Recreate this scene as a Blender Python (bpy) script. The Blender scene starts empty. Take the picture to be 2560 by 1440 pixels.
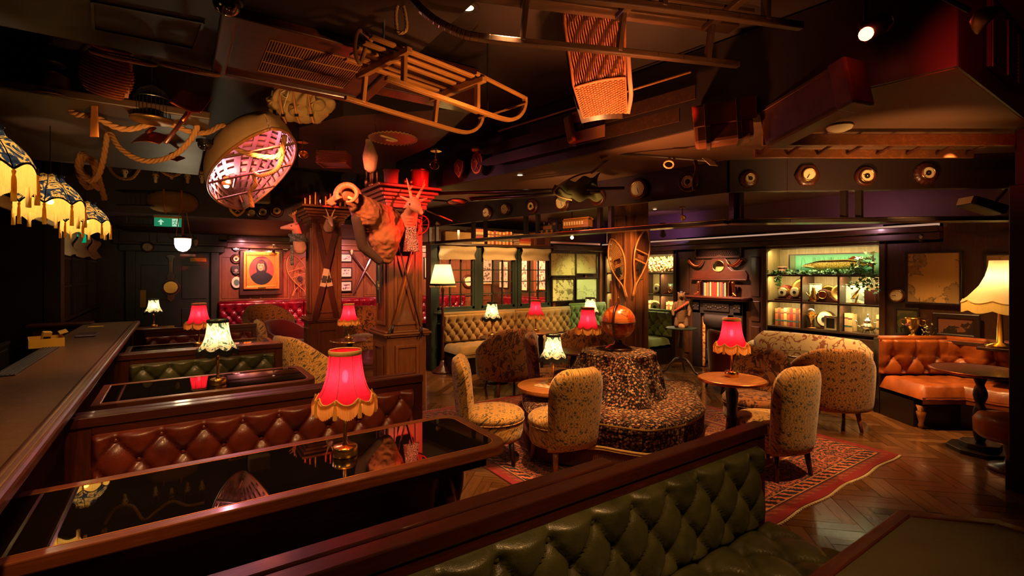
import bpy, bmesh, math, random
from mathutils import Vector, Matrix
random.seed(7)
PI = math.pi
S = bpy.context.scene
COL = S.collection
# ---------------------------------------------------------------- camera, world, exposure
F0, CX0, HY0, EYE = 1220.0, 1280.0, 678.0, 1.65
YAW = math.atan((CX0 - 447.0) / F0)
SN, CS = math.sin(YAW), math.cos(YAW)
cam = bpy.data.cameras.new('camera'); camo = bpy.data.objects.new('camera', cam); COL.objects.link(camo)
cam.sensor_width = 36.0; cam.lens = 36.0 * F0 / 2560.0
cam.shift_y = -(720.0 - HY0) / 2560.0
cam.clip_start = 0.05
camo.location = (0, 0, EYE); camo.rotation_euler = (PI / 2, 0, -YAW)
S.camera = camo
W = bpy.data.worlds.new('world'); S.world = W; W.use_nodes = True
W.node_tree.nodes['Background'].inputs[0].default_value = (1.0, 0.45, 0.2, 1)
W.node_tree.nodes['Background'].inputs[1].default_value = 0.004
S.view_settings.view_transform = 'Standard'
S.view_settings.look = 'None'
S.view_settings.gamma = 1.0
S.view_settings.use_curve_mapping = False
S.view_settings.exposure = 1.6
S.cycles.use_denoising = True
S.cycles.max_bounces = 7
S.cycles.diffuse_bounces = 4
S.cycles.glossy_bounces = 4
S.cycles.transmission_bounces = 5
S.cycles.transparent_max_bounces = 8
S.cycles.sample_clamp_indirect = 4.0
S.cycles.caustics_reflective = False
S.cycles.caustics_refractive = False

def P(px, py, z):
    d = F0 * (EYE - z) / (py - HY0); r = (px - CX0) / F0 * d
    return Vector((d * SN + r * CS, d * CS - r * SN, z))
def D(px, py, d):
    r = (px - CX0) / F0 * d
    return Vector((d * SN + r * CS, d * CS - r * SN, EYE - (py - HY0) / F0 * d))
def onY(px, py, y0):
    a = (px - CX0) / F0; return D(px, py, y0 / (CS - a * SN))
def onX(px, py, x0):
    a = (px - CX0) / F0; return D(px, py, x0 / (SN + a * CS))
def online(px, py, A, B):     # vertical plane through plan points A,B
    a = (px - CX0) / F0; dx, dy = SN + a * CS, CS - a * SN
    ex, ey = B[0] - A[0], B[1] - A[1]
    d = (A[0] * ey - A[1] * ex) / (dx * ey - dy * ex)
    return D(px, py, d)
RZ = lambda a: Matrix.Rotation(a, 4, 'Z')
RX = lambda a: Matrix.Rotation(a, 4, 'X')
RY = lambda a: Matrix.Rotation(a, 4, 'Y')
T = lambda *p: Matrix.Translation(p if len(p) == 3 else p[0])

# ---------------------------------------------------------------- lights: real lamps plus added spots without fittings
def light(kind, loc, col, power, size=0.04, to=None, angle=60, blend=.6, size_y=None):
    l = bpy.data.lights.new('lamp_or_fill_light', kind); o = bpy.data.objects.new('lamp_or_fill_light', l)
    l.color = col; l.energy = power
    if kind == 'AREA':
        l.size = size
        if size_y: l.shape = 'RECTANGLE'; l.size_y = size_y
    else: l.shadow_soft_size = size
    if kind == 'SPOT': l.spot_size = math.radians(angle); l.spot_blend = blend
    o.location = loc
    if to is not None:
        o.rotation_euler = (Vector(to) - Vector(loc)).to_track_quat('-Z', 'Y').to_euler()
    COL.objects.link(o); return o
AMB = (1.0, 0.50, 0.17); WARM = (1.0, 0.62, 0.28); RED = (1.0, 0.03, 0.02); PINK = (1.0, 0.35, 0.36)
GRN = (0.90, 0.86, 0.36); PUR = (0.62, 0.30, 0.75)
L = light
RS = D(2163, 78, 2.6)
L('SPOT', RS + Vector((-.08, .1, -.06)), RED, 950, .03, (2.40, 5.6, 2.28), 17, .55)
L('SPOT', (2.75, 1.75, 2.95), AMB, 150, .05, (2.15, 5.8, 1.0), 36, .8)
L('SPOT', (0.5, 4.3, 2.72), (1, .30, .13), 330, .05, (1.85, 8.0, 2.0), 34, .8)
L('SPOT', (0.7, 3.9, 2.85), (1, .26, .13), 130, .05, (1.95, 5.5, 2.2), 40, .9)
L('SPOT', (0.9, 4.1, 2.85), AMB, 60, .06, (2.1, 6.2, 0.7), 60, .9)
L('SPOT', (1.3, 11.3, 2.4), PINK, 105, .05, (1.5, 12.7, 0.9), 100, .9)
L('SPOT', (3.4, 11.2, 2.4), PINK, 120, .05, (3.4, 12.7, 1.0), 110, .9)
L('SPOT', (6.0, 11.0, 2.4), (1, .5, .3), 150, .05, (5.6, 12.7, 1.2), 120, .9)
L('SPOT', (6.4, 10.8, 2.4), (1, .45, .24), 260, .05, (7.9, 11.4, 1.4), 140, .9)
L('SPOT', (6.4, 9.0, 2.4), (1, .45, .24), 120, .05, (7.9, 9.4, 1.4), 140, .9)
L('SPOT', (1.40, 12.35, 2.42), WARM, 26, .02, (1.45, 12.7, 1.6), 80, .8)
L('SPOT', (1.80, 12.35, 2.42), WARM, 20, .02, (1.80, 12.7, 1.6), 80, .8)
for (x, y, tx, ty, p, a) in [(2.5, 2.9, 2.35, 3.5, 85, 50), (2.7, 2.3, 2.75, 3.1, 75, 44), (4.0, 1.2, 4.15, 2.1, 90, 44), (3.9, 3.2, 4.0, 2.6, 70, 60), (3.4, 3.0, 3.6, 3.4, 75, 52),
                          (5.5, 2.35, 5.8, 2.45, 60, 70), (5.2, 1.2, 5.75, 2.2, 70, 46), (3.6, 4.7, 3.8, 5.4, 62, 64), (4.15, 6.3, 3.8, 7.2, 110, 66), (4.7, 4.5, 4.8, 5.2, 36, 60),
                          (5.2, 6.3, 5.2, 7.3, 75, 70), (6.3, 6.4, 6.7, 7.3, 75, 70), (6.2, 3.4, 6.6, 3.0, 48, 70), (6.2, 1.9, 6.8, 1.9, 110, 70),
                          (6.0, 4.6, 6.6, 4.9, 52, 60), (5.4, 4.5, 7.5, 4.8, 190, 34), (1.6, 9.0, 1.5, 9.9, 60, 70), (2.6, 8.6, 2.9, 9.3, 40, 60)]:
    col = GRN if (x, y) == (6.3, 6.4) else AMB
    L('SPOT', (x, y, 2.66), col, p, .05, (tx, ty, 0.4), a, .8)  # most lack a fitting; the fireplace front spot is added
for (x, y, tx, ty, p) in [(0.2, 1.9, 0.3, 2.95, 55), (1.3, 1.9, 1.1, 3.1, 40), (1.7, .1, 1.6, 1.3, 34), (.9, .1, .9, 1.3, 18), (0.2, 4.0, 0.2, 5.2, 42), (0.1, 6.0, 0.2, 7.2, 30), (-.3, 1.2, -.8, 2.3, 60), (-.3, 4.2, -.75, 5.2, 26)]:
    L('SPOT', (x, y, 2.85), AMB, p, .05, (tx, ty, 0.6), 62, .9)  # added fill spots over booths and bar, out of view, no fittings
L('SPOT', (1.5, 1.3, 1.7), AMB, 60, .05, (1.3, 2.5, 2.6), 52, .8)              # added uplights without fittings, to brighten sledges, baskets, cases
L('SPOT', (1.9, 1.5, 1.65), (1, .40, .13), 130, .05, D(1500, 120, 2.9), 46, .8)
L('SPOT', (1.5, .9, 1.65), AMB, 46, .05, (1.9, 1.7, 2.95), 56, .9)  # added to bring out the dark sledge's slats
L('SPOT', D(2457, 60, 1.95), RED, 16, .03, (4.0, .8, 2.88), 50, .8)  # added red spot at the dome lamp, standing in for spotlight spill
L('SPOT', (4.0, .9, 1.7), AMB, 26, .05, (4.6, 1.6, 2.65), 80, .9)
L('SPOT', (4.6, 6.1, 2.45), AMB, 46, .05, (4.6, 7.45, 1.95), 110, .9)  # added spot to brighten the window blinds
L('SPOT', (-.1, 3.3, 1.9), AMB, 34, .05, (0.0, 4.7, 2.75), 60, .9)
L('SPOT', (.4, 3.0, 1.9), AMB, 22, .05, D(752, 262, 4.1), 40, .9)
L('SPOT', (2.6, 2.6, 1.75), (1, .38, .12), 55, .05, (3.2, 2.4, 2.9), 75, .9)
L('SPOT', (2.9, 3.4, 1.8), AMB, 46, .05, (4.0, 4.4, 2.5), 64, .9)  # added spot in mid-air, brightens the barometers and train
L('SPOT', (4.3, 1.6, 1.8), AMB, 26, .05, (5.0, 1.9, 2.5), 90, .9)  # added light from below for the ladder, no fitting
L('SPOT', (3.2, 5.4, 1.8), AMB, 14, .05, (3.2, 6.6, 2.7), 90, .9)
L('SPOT', (6.9, 5.6, 2.22), PUR, 6, .03, (7.5, 5.9, 2.5), 140, .9)
L('SPOT', (6.9, 2.6, 2.22), (.75, .34, .42), 4, .03, (7.5, 2.6, 2.5), 140, .9)
L('SPOT', (4.6, 3.5, 2.6), AMB, 190, .04, (5.30, 4.9, 1.7), 34, .7)              # snowshoe pillar
L('SPOT', (6.2, 4.9, 2.5), (1, .52, .30), 210, .04, (7.4, 4.85, 1.35), 50, .8)

# ---------------------------------------------------------------- materials
def lin(c): return tuple(((x / 255) / 12.92 if x / 255 <= .04045 else ((x / 255 + .055) / 1.055) ** 2.4) for x in c)
class NT:
    def __init__(s, name):
        s.m = bpy.data.materials.new(name); s.m.use_nodes = True; s.t = s.m.node_tree; s.t.nodes.clear()
        s.out = s.n('ShaderNodeOutputMaterial')
    def n(s, ty, **k):
        nd = s.t.nodes.new(ty)
        for a, b in k.items(): setattr(nd, a, b)
        return nd
    def put(s, sock, v):
        if isinstance(v, bpy.types.NodeSocket): s.t.links.new(v, sock)
        elif isinstance(v, (tuple, list)) and len(v) == 3 and sock.type == 'RGBA': sock.default_value = (*v, 1)
        else: sock.default_value = v
    def m_(s, op, a, b=0.0, c=None, clamp=False):
        nd = s.n('ShaderNodeMath', operation=op); nd.use_clamp = clamp
        s.put(nd.inputs[0], a); s.put(nd.inputs[1], b)
        if c is not None: s.put(nd.inputs[2], c)
        return nd.outputs[0]
    def co(s, kind='Object', scale=None, rot=None, loc=None):
        c = s.n('ShaderNodeTexCoord').outputs[kind]
        if scale is None and rot is None and loc is None: return c
        mp = s.n('ShaderNodeMapping'); s.put(mp.inputs[0], c)
        if scale is not None: mp.inputs['Scale'].default_value = scale
        if rot is not None: mp.inputs['Rotation'].default_value = rot
        if loc is not None: mp.inputs['Location'].default_value = loc
        return mp.outputs[0]
    def xyz(s, v):
        nd = s.n('ShaderNodeSeparateXYZ'); s.put(nd.inputs[0], v); return nd.outputs
    def vec(s, x, y, z=0.0):
        nd = s.n('ShaderNodeCombineXYZ'); s.put(nd.inputs[0], x); s.put(nd.inputs[1], y); s.put(nd.inputs[2], z); return nd.outputs[0]
    def noise(s, v, scale=5, detail=3, rough=.5, dist=0):
        nd = s.n('ShaderNodeTexNoise'); s.put(nd.inputs['Vector'], v)
        nd.inputs['Scale'].default_value = scale; nd.inputs['Detail'].default_value = detail
        nd.inputs['Roughness'].default_value = rough; nd.inputs['Distortion'].default_value = dist
        return nd.outputs[0]
    def vor(s, v, scale=5, feat='F1', out=0):
        nd = s.n('ShaderNodeTexVoronoi', feature=feat); s.put(nd.inputs['Vector'], v); nd.inputs['Scale'].default_value = scale
        return nd.outputs[out]
    def ramp(s, f, stops, interp='LINEAR'):
        nd = s.n('ShaderNodeValToRGB'); cr = nd.color_ramp; cr.interpolation = interp
        while len(cr.elements) < len(stops): cr.elements.new(.5)
        for e, (p, c) in zip(cr.elements, stops): e.position = p; e.color = (*c, 1) if len(c) == 3 else c
        s.put(nd.inputs[0], f); return nd.outputs[0]
    def mix(s, f, a, b, blend='MIX'):
        nd = s.n('ShaderNodeMix', data_type='RGBA', blend_type=blend)
        s.put(nd.inputs[0], f); s.put(nd.inputs[6], a); s.put(nd.inputs[7], b); return nd.outputs[2]
    def bump(s, h, strength=.3, dist=.01):
        nd = s.n('ShaderNodeBump'); s.put(nd.inputs['Height'], h); nd.inputs['Strength'].default_value = strength
        nd.inputs['Distance'].default_value = dist; return nd.outputs[0]
    def fin(s, col, rough=.5, metal=0, bump=None, coat=0, spec=.5, emit=None, es=0, sheen=0, trans=0, alpha=None):
        b = s.n('ShaderNodeBsdfPrincipled')
        s.put(b.inputs['Base Color'], col); s.put(b.inputs['Roughness'], rough); s.put(b.inputs['Metallic'], metal)
        b.inputs['Specular IOR Level'].default_value = spec; b.inputs['Coat Weight'].default_value = coat
        b.inputs['Coat Roughness'].default_value = .12; b.inputs['Sheen Weight'].default_value = sheen
        b.inputs['Transmission Weight'].default_value = trans
        if bump is not None: s.put(b.inputs['Normal'], bump)
        if emit is not None: s.put(b.inputs['Emission Color'], emit); s.put(b.inputs['Emission Strength'], es)
        s.t.links.new(b.outputs[0], s.out.inputs[0]); return s.m

def plain(name, c, rough=.5, metal=0, var=.25, sc=8, bs=.15, coat=0, sheen=0, spec=.5):
    t = NT(name); c = lin(c); v = t.co()
    n = t.noise(v, sc, 4)
    col = t.mix(n, tuple(x * (1 - var) for x in c), tuple(min(1, x * (1 + var)) for x in c))
    return t.fin(col, t.m_('ADD', t.m_('MULTIPLY', n, .16), rough - .08), metal, t.bump(t.noise(v, sc * 9, 3), bs, .004) if bs else None, coat, spec, sheen=sheen)
def wood(name, c1, c2, rough=.38, axis=0, sc=1.0, coat=.25):
    t = NT(name); st = [9, 9, 9]; st[axis] = .9; st = [a * sc for a in st]
    v = t.co('Object', tuple(st)); n = t.noise(v, 3.2, 6, .62, 1.4)
    fine = t.noise(t.co('Object', tuple(a * 6 for a in st)), 5, 2)
    col = t.ramp(n, [(.28, lin(c1)), (.52, lin(c2)), (.75, lin(tuple(x * .8 for x in c1)))])
    col = t.mix(t.m_('MULTIPLY', fine, .35), col, lin(tuple(x * .55 for x in c1)))
    return t.fin(col, t.m_('ADD', t.m_('MULTIPLY', n, .2), rough - .1), 0, t.bump(fine, .12, .003), coat)
def leather(name, c, dark, rough=.36):
    t = NT(name); v = t.co()
    n = t.noise(v, 6, 5, .6); cr = t.vor(v, 260)
    col = t.mix(t.ramp(n, [(.3, (0, 0, 0)), (.7, (1, 1, 1))]), lin(dark), lin(c))
    wr = t.noise(v, 22, 4, .6, 1.5)
    bm = t.bump(t.m_('ADD', t.m_('MULTIPLY', cr, .25), t.m_('MULTIPLY', wr, .9)), .28, .006)
    return t.fin(col, t.m_('ADD', t.m_('MULTIPLY', n, .2), rough - .1), 0, bm, .1, .5)
def translucent(name, c, c2=None, pattern=None, mixf=.6, stripes=0):
    t = NT(name); v = t.co()
    if pattern == 'morris':
        w = t.noise(v, 11, 4, .55, 2.6)
        col = t.ramp(w, [(.34, lin((40, 70, 72))), (.42, lin((84, 120, 110))), (.47, lin((232, 228, 200))), (.56, lin((240, 236, 214))), (.60, lin((60, 96, 96))), (.68, lin((196, 206, 180)))])
    elif pattern == 'blue':
        w = t.noise(v, 8, 4, .5, 3.2)
        col = t.ramp(w, [(.36, lin((26, 34, 52))), (.47, lin((52, 64, 88))), (.52, lin((214, 178, 96))), (.58, lin((205, 165, 90))), (.63, lin((34, 42, 60)))])
    else:
        n = t.noise(t.co('Object', (30, 30, 3)), 4, 3)
        col = t.mix(n, lin(c), lin(c2 or c))
    d = t.n('ShaderNodeBsdfDiffuse'); t.put(d.inputs[0], col)
    tr = t.n('ShaderNodeBsdfTranslucent'); t.put(tr.inputs[0], col)
    mx = t.n('ShaderNodeMixShader'); mx.inputs[0].default_value = mixf
    t.t.links.new(d.outputs[0], mx.inputs[1]); t.t.links.new(tr.outputs[0], mx.inputs[2])
    tp = t.n('ShaderNodeBsdfTransparent'); m2 = t.n('ShaderNodeMixShader'); m2.inputs[0].default_value = .05 if 'fringe' not in name else .12; t.put(tp.inputs[0], col)
    t.t.links.new(mx.outputs[0], m2.inputs[1]); t.t.links.new(tp.outputs[0], m2.inputs[2]); t.t.links.new(m2.outputs[0], t.out.inputs[0])
    return t.m
def emitm(name, c, s):
    t = NT(name); e = t.n('ShaderNodeEmission'); e.inputs[0].default_value = (*c, 1); e.inputs[1].default_value = s
    t.t.links.new(e.outputs[0], t.out.inputs[0]); return t.m
def deco(name, ground, line, leaf, sc=7.5, wild=0.0, dense=1.0, nap=.3):
    """Mirrored scrolling foliage pattern woven into upholstery."""
    t = NT(name); x, y, z = t.xyz(t.co())[:3]
    u = t.m_('MULTIPLY', t.m_('ADD', x, 0.013), sc); v = t.m_('MULTIPLY', t.m_('ADD', z, t.m_('MULTIPLY', y, .9)), sc * .9)
    um = t.m_('PINGPONG', u, .5)
    sw = t.m_('MULTIPLY', t.m_('SINE', t.m_('MULTIPLY', v, 2 * PI), 0.0), .16)
    nz = t.m_('MULTIPLY', t.noise(t.vec(um, v, 0), 4, 2), .10)
    l1 = t.m_('PINGPONG', t.m_('MULTIPLY', t.m_('ADD', t.m_('ADD', um, sw), nz), 4.0 * dense), .5)
    l2 = t.m_('PINGPONG', t.m_('MULTIPLY', t.m_('SUBTRACT', t.m_('SUBTRACT', um, sw), nz), 4.0 * dense), .5)
    def vo2(scale, off):
        nd = t.n('ShaderNodeTexVoronoi', feature='F1'); nd.voronoi_dimensions = '2D'; t.put(nd.inputs['Vector'], t.vec(t.m_('ADD', um, off), v, 0)); nd.inputs['Scale'].default_value = scale; return nd.outputs[0]
    va, vb = vo2(3.4, 0), vo2(6.5, 7.3)
    curl = t.m_('LESS_THAN', t.m_('PINGPONG', t.m_('MULTIPLY', va, 3.2), .5), .11)
    near_ = t.m_('LESS_THAN', va, .52)
    lines = t.m_('MAXIMUM', t.m_('LESS_THAN', l1, .085), t.m_('LESS_THAN', l2, .075))
    lines = t.m_('MAXIMUM', t.m_('MULTIPLY', lines, t.m_('SUBTRACT', 1.0, t.m_('MULTIPLY', near_, .55))), t.m_('MULTIPLY', curl, near_))
    petals = t.m_('MULTIPLY', t.m_('LESS_THAN', va, .36), t.m_('LESS_THAN', vb, .34))
    halo = t.m_('MULTIPLY', t.m_('LESS_THAN', va, .40), t.m_('LESS_THAN', vb, .42))
    col = t.mix(lines, lin(ground), lin(line))
    col = t.mix(halo, col, lin(ground)); col = t.mix(petals, col, lin(leaf))
    n = t.noise(t.co(), 9, 3)
    col = t.mix(t.m_('MULTIPLY', n, .35), col, tuple(q * .5 for q in lin(ground)))
    return t.fin(col, .85, 0, t.bump(t.m_('ADD', t.noise(t.co(), 420, 2), t.m_('MULTIPLY', lines, .4)), .25, .003), 0, .25, sheen=nap)
def floral(name, ground, petal, stem, sc=9):
    t = NT(name); v = t.co('Object', (1, 1, .8)); n = t.noise(v, sc * .8, 3, .5, 2.4)
    vo = t.vor(v, sc); st = t.m_('LESS_THAN', t.m_('ABSOLUTE', t.m_('SUBTRACT', n, .5), 0.0), .028)
    pet = t.m_('MULTIPLY', t.m_('LESS_THAN', vo, .33), t.m_('GREATER_THAN', n, .44)); eye = t.m_('LESS_THAN', vo, .14)
    col = t.mix(st, lin(ground), lin(stem)); col = t.mix(pet, col, lin(petal)); col = t.mix(eye, col, lin(stem))
    return t.fin(col, .9, 0, t.bump(t.noise(v, 300, 2), .25, .003), 0, .2, sheen=.3)
def kilim(name):
    """Small ethnic motifs scattered on near-black."""
    t = NT(name); x, y, z = t.xyz(t.co())[:3]
    w = t.vec(t.m_('ADD', x, t.m_('MULTIPLY', y, .25)), t.m_('ADD', y, t.m_('MULTIPLY', z, .1)), z)
    nd = t.n('ShaderNodeTexVoronoi', feature='F1', distance='MANHATTAN'); t.put(nd.inputs['Vector'], w); nd.inputs['Scale'].default_value = 44
    nd.inputs['Randomness'].default_value = .75
    d, c = nd.outputs[0], nd.outputs[1]
    h = t.xyz(c)
    ring = t.m_('LESS_THAN', t.m_('PINGPONG', t.m_('MULTIPLY', d, 3.0), .5), .30)
    ring = t.m_('MULTIPLY', ring, t.m_('LESS_THAN', d, .66))
    tone = t.ramp(h[0], [(0, lin((186, 128, 88))), (.3, lin((226, 184, 140))), (.5, lin((140, 76, 54))), (.7, lin((110, 96, 70))), (.85, lin((206, 160, 118)))], 'CONSTANT')
    col = t.mix(ring, lin((30, 20, 20)), tone)
    fine = t.vor(t.co(), 95)
    col = t.mix(t.m_('MULTIPLY', t.m_('LESS_THAN', fine, .2), .5), col, lin((170, 125, 95)))
    return t.fin(col, .9, 0, t.bump(t.m_('ADD', t.noise(t.co(), 350, 2), t.m_('MULTIPLY', ring, .5)), .3, .003), 0, .1, sheen=.04)
def rugmat(name, hx, hy):
    t = NT(name); x, y, z = t.xyz(t.co())[:3]
    ax, ay = t.m_('ABSOLUTE', x, 0.0), t.m_('ABSOLUTE', y, 0.0)
    e = t.m_('MINIMUM', t.m_('SUBTRACT', hx, ax), t.m_('SUBTRACT', hy, ay))
    um, vm = t.m_('PINGPONG', t.m_('MULTIPLY', x, 2.6), .5), t.m_('PINGPONG', t.m_('MULTIPLY', y, 2.6), .5)
    mv = t.vec(um, vm, 0)
    n = t.noise(mv, 6, 3, .5, 2.2); vo = t.vor(mv, 8.5)
    scroll = t.m_('LESS_THAN', t.m_('ABSOLUTE', t.m_('SUBTRACT', n, .5), 0.0), .035)
    fl = t.m_('LESS_THAN', vo, .30); ctr = t.m_('LESS_THAN', vo, .13)
    navy, salm, red, gold, brick = lin((22, 16, 26)), lin((190, 96, 62)), lin((128, 14, 18)), lin((178, 130, 76)), lin((110, 32, 24))
    body = t.mix(scroll, navy, salm); body = t.mix(fl, body, lin((150, 62, 44))); body = t.mix(ctr, body, gold)
    bands = t.ramp(t.m_('MULTIPLY', e, 1.0), [(0, red), (.055, brick), (.10, lin((60, 20, 18))), (.115, gold), (.125, navy), (.20, gold), (.21, navy), (.5, navy), (.51, gold), (.53, brick), (.60, gold), (.61, brick)], 'CONSTANT')
    small = t.m_('PINGPONG', t.m_('MULTIPLY', t.m_('ADD', t.m_('ADD', x, y), t.m_('MULTIPLY', n, .12)), 11), .5)
    inb = t.m_('MULTIPLY', t.m_('GREATER_THAN', e, .125), t.m_('LESS_THAN', e, .20))
    field = t.m_('MULTIPLY', t.m_('GREATER_THAN', e, .21), t.m_('LESS_THAN', e, .51)); inner = t.m_('GREATER_THAN', e, .61)
    col = t.mix(t.m_('MULTIPLY', inb, t.m_('LESS_THAN', small, .2)), bands, salm)
    col = t.mix(field, col, body)
    body2 = t.mix(scroll, brick, gold); body2 = t.mix(fl, body2, navy); body2 = t.mix(ctr, body2, salm)
    col = t.mix(inner, col, body2)
    inb2 = t.m_('MULTIPLY', t.m_('GREATER_THAN', e, .055), t.m_('LESS_THAN', e, .10))
    col = t.mix(t.m_('MULTIPLY', inb2, t.m_('LESS_THAN', small, .22)), col, lin((140, 60, 40)))
    return t.fin(col, .95, 0, t.bump(t.noise(t.co(), 240, 2), .4, .005), 0, .15, sheen=.3)
def planks(name):
    t = NT(name); oi = t.n('ShaderNodeObjectInfo').outputs['Random']
    g = t.n('ShaderNodeNewGeometry').outputs['Random Per Island']
    r = t.m_('FRACT', t.m_('ADD', oi, g), 0.0)
    n = t.noise(t.co('Object', (1.2, 14, 3)), 3, 5, .6, .8)
    col = t.ramp(n, [(.3, lin((44, 26, 14))), (.6, lin((92, 58, 32)))])
    col = t.mix(t.m_('MULTIPLY', r, .75), col, lin((112, 76, 44)), 'MIX')
    return t.fin(col, t.m_('ADD', t.m_('MULTIPLY', r, .14), .13), 0, t.bump(n, .10, .003), .3)
def glassm(name, c=(0.92, .95, .92)):
    t = NT(name); g = t.n('ShaderNodeBsdfGlossy'); g.inputs[0].default_value = (*c, 1); g.inputs[1].default_value = .03
    tr = t.n('ShaderNodeBsdfTransparent'); tr.inputs[0].default_value = (*c, 1)
    lw = t.n('ShaderNodeLayerWeight'); lw.inputs[0].default_value = .5
    mx = t.n('ShaderNodeMixShader'); t.t.links.new(t.m_('ADD', t.m_('MULTIPLY', t.m_('POWER', lw.outputs[1], 4.0), .8), .05), mx.inputs[0])
    t.t.links.new(tr.outputs[0], mx.inputs[1]); t.t.links.new(g.outputs[0], mx.inputs[2]); t.t.links.new(mx.outputs[0], t.out.inputs[0])
    return t.m
m = {}
m['mahog'] = wood('mahogany_x', (92, 36, 18), (62, 22, 12), axis=0)
m['mahogz'] = wood('mahogany_z', (88, 36, 18), (58, 22, 12), axis=2)
m['mahogy'] = wood('mahogany_y', (96, 40, 20), (66, 24, 12), axis=1)
m['oakz'] = wood('oak_z', (140, 82, 40), (104, 56, 26), axis=2)
m['oakx'] = wood('oak_x', (140, 82, 40), (104, 56, 26), axis=0)
m['oaky'] = wood('oak_y', (140, 82, 40), (104, 56, 26), axis=1)
m['walz'] = wood('walnut_z', (86, 50, 28), (54, 30, 18), axis=2)
m['walx'] = wood('walnut_x', (86, 50, 28), (54, 30, 18), axis=0)
m['waly'] = wood('walnut_y', (86, 50, 28), (54, 30, 18), axis=1)
m['honey'] = wood('honey_wood', (196, 128, 60), (160, 96, 40), axis=0)
m['honeyz'] = wood('honey_wood_z', (190, 120, 58), (150, 90, 38), axis=2)
m['honeyy'] = wood('honey_wood_y', (190, 120, 58), (150, 90, 38), axis=1)
m['olive'] = wood('niche_back', (150, 128, 74), (122, 102, 56), axis=2, rough=.6, coat=0)
m['darkwood'] = wood('dark_wood', (44, 26, 16), (26, 15, 10), axis=0)
m['leaBr'] = leather('leather_oxblood', (112, 44, 26), (70, 24, 15))
m['leaGr'] = leather('leather_green', (84, 82, 46), (48, 50, 28))
m['leaRd'] = leather('leather_crimson', (118, 6, 24), (70, 4, 15), .22)
m['leaOr'] = leather('leather_tan', (168, 88, 34), (118, 56, 20))
m['leaCase'] = leather('leather_case', (120, 62, 28), (74, 36, 18), .42)
m['tweed'] = plain('tweed', (92, 106, 46), .95, var=.18, sc=60, bs=.5, sheen=.3)
m['tweedB'] = plain('tweed_brown', (126, 98, 44), .95, var=.18, sc=60, bs=.5, sheen=.3)
m['canvas'] = plain('canvas', (150, 116, 66), .9, var=.2, sc=6, bs=.4)
m['linen'] = plain('linen', (196, 176, 134), .9, var=.12, sc=30, bs=.4)
m['rope'] = plain('rope', (176, 124, 66), .9, var=.25, sc=40, bs=.5)
m['brass'] = plain('brass', (232, 178, 86), .24, 1, .12, 6, .03)
m['brassd'] = plain('brass_dull', (150, 112, 56), .42, 1, .25, 9, .08)
m['copper'] = plain('copper', (200, 104, 62), .3, 1, .15, 6, .04)
m['silver'] = plain('silver', (205, 196, 170), .26, 1, .1, 8, .08)
m['steel'] = plain('steel', (120, 118, 112), .35, 1)
m['iron'] = plain('cast_iron', (44, 36, 38), .5, .5, .2, 30, .4)
m['black'] = plain('black_paint', (14, 11, 11), .42, 0, .2)
m['gren'] = plain('green_paint', (34, 46, 38), .4, 0, .15)
m['door'] = plain('door_paint', (38, 42, 30), .38, 0, .15)
m['ceil'] = plain('ceiling_dark', (40, 25, 21), .55, 0, .12, 2, .05)
m['ceilL'] = plain('ceiling_low', (96, 66, 46), .6, 0, .08, 2, .04)
m['beam'] = plain('beam_dark', (40, 26, 24), .45, 0, .12, 2, .05)
m['purple'] = plain('frieze_purple', (92, 60, 70), .6, 0, .06, 2, .03)
m['white'] = plain('white_paint', (220, 214, 200), .5, 0, .05)
m['paper'] = plain('paper', (214, 196, 150), .8, 0, .1, 5, 0)
m['bone'] = plain('bone', (226, 190, 130), .6, 0, .2, 20, .2)
m['ramhorn'] = plain('ram_horn', (176, 104, 66), .5, 0, .3, 22, .5)
m['rim'] = wood('rim_wood', (140, 74, 34), (104, 50, 24), axis=0)
m['horn'] = plain('horn', (120, 84, 52), .4, 0, .3, 18, .3)
m['fur'] = plain('fur_brown', (134, 82, 46), .95, 0, .35, 30, .9)
m['furd'] = plain('fur_dark', (58, 38, 26), .95, 0, .35, 30, .9)
m['furl'] = plain('fur_pale', (200, 160, 120), .95, 0, .2, 30, .6)
m['red'] = plain('red_paint', (150, 22, 18), .45)
m['velvet'] = plain('crimson_velvet', (112, 10, 16), .9, sheen=.6)
m['terra'] = plain('terracotta', (150, 92, 70), .8)
m['wick'] = plain('wicker', (150, 74, 34), .6, 0, .3, 60, .4)
m['tan'] = plain('tan_leather', (176, 110, 58), .6)
m['cream'] = plain('cream_cloth', (206, 186, 146), .8)
m['gold'] = plain('gilt', (224, 150, 62), .38, .8, .2, 20, .3)
def darkmirror(name):
    t = NT(name); g = t.n('ShaderNodeBsdfGlossy'); g.inputs[0].default_value = (.92, .86, .80, 1); g.inputs[1].default_value = .018
    d = t.n('ShaderNodeBsdfDiffuse'); d.inputs[0].default_value = (.006, .004, .003, 1); lw = t.n('ShaderNodeLayerWeight'); lw.inputs[0].default_value = .5
    mx = t.n('ShaderNodeMixShader'); t.t.links.new(t.m_('ADD', t.m_('MULTIPLY', t.m_('POWER', lw.outputs[1], 2.0), .5), .16), mx.inputs[0])
    t.t.links.new(d.outputs[0], mx.inputs[1]); t.t.links.new(g.outputs[0], mx.inputs[2]); t.t.links.new(mx.outputs[0], t.out.inputs[0]); return t.m
m['tableglass'] = darkmirror('table_glass')
m['decoG'] = deco('weave_gold', (206, 156, 84), (112, 76, 34), (56, 58, 46), 5.4, 0, 1.5)
m['decoD'] = deco('weave_bronze', (184, 126, 64), (96, 58, 26), (48, 36, 26), 5.0, 0, 1.5)
m['flor'] = floral('floral_rust', (140, 88, 46), (74, 34, 26), (56, 30, 22), 8)
m['florP'] = floral('floral_pale', (196, 178, 138), (196, 178, 140), (136, 82, 62), 5)
m['kilim'] = kilim('kilim_motifs')
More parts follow.
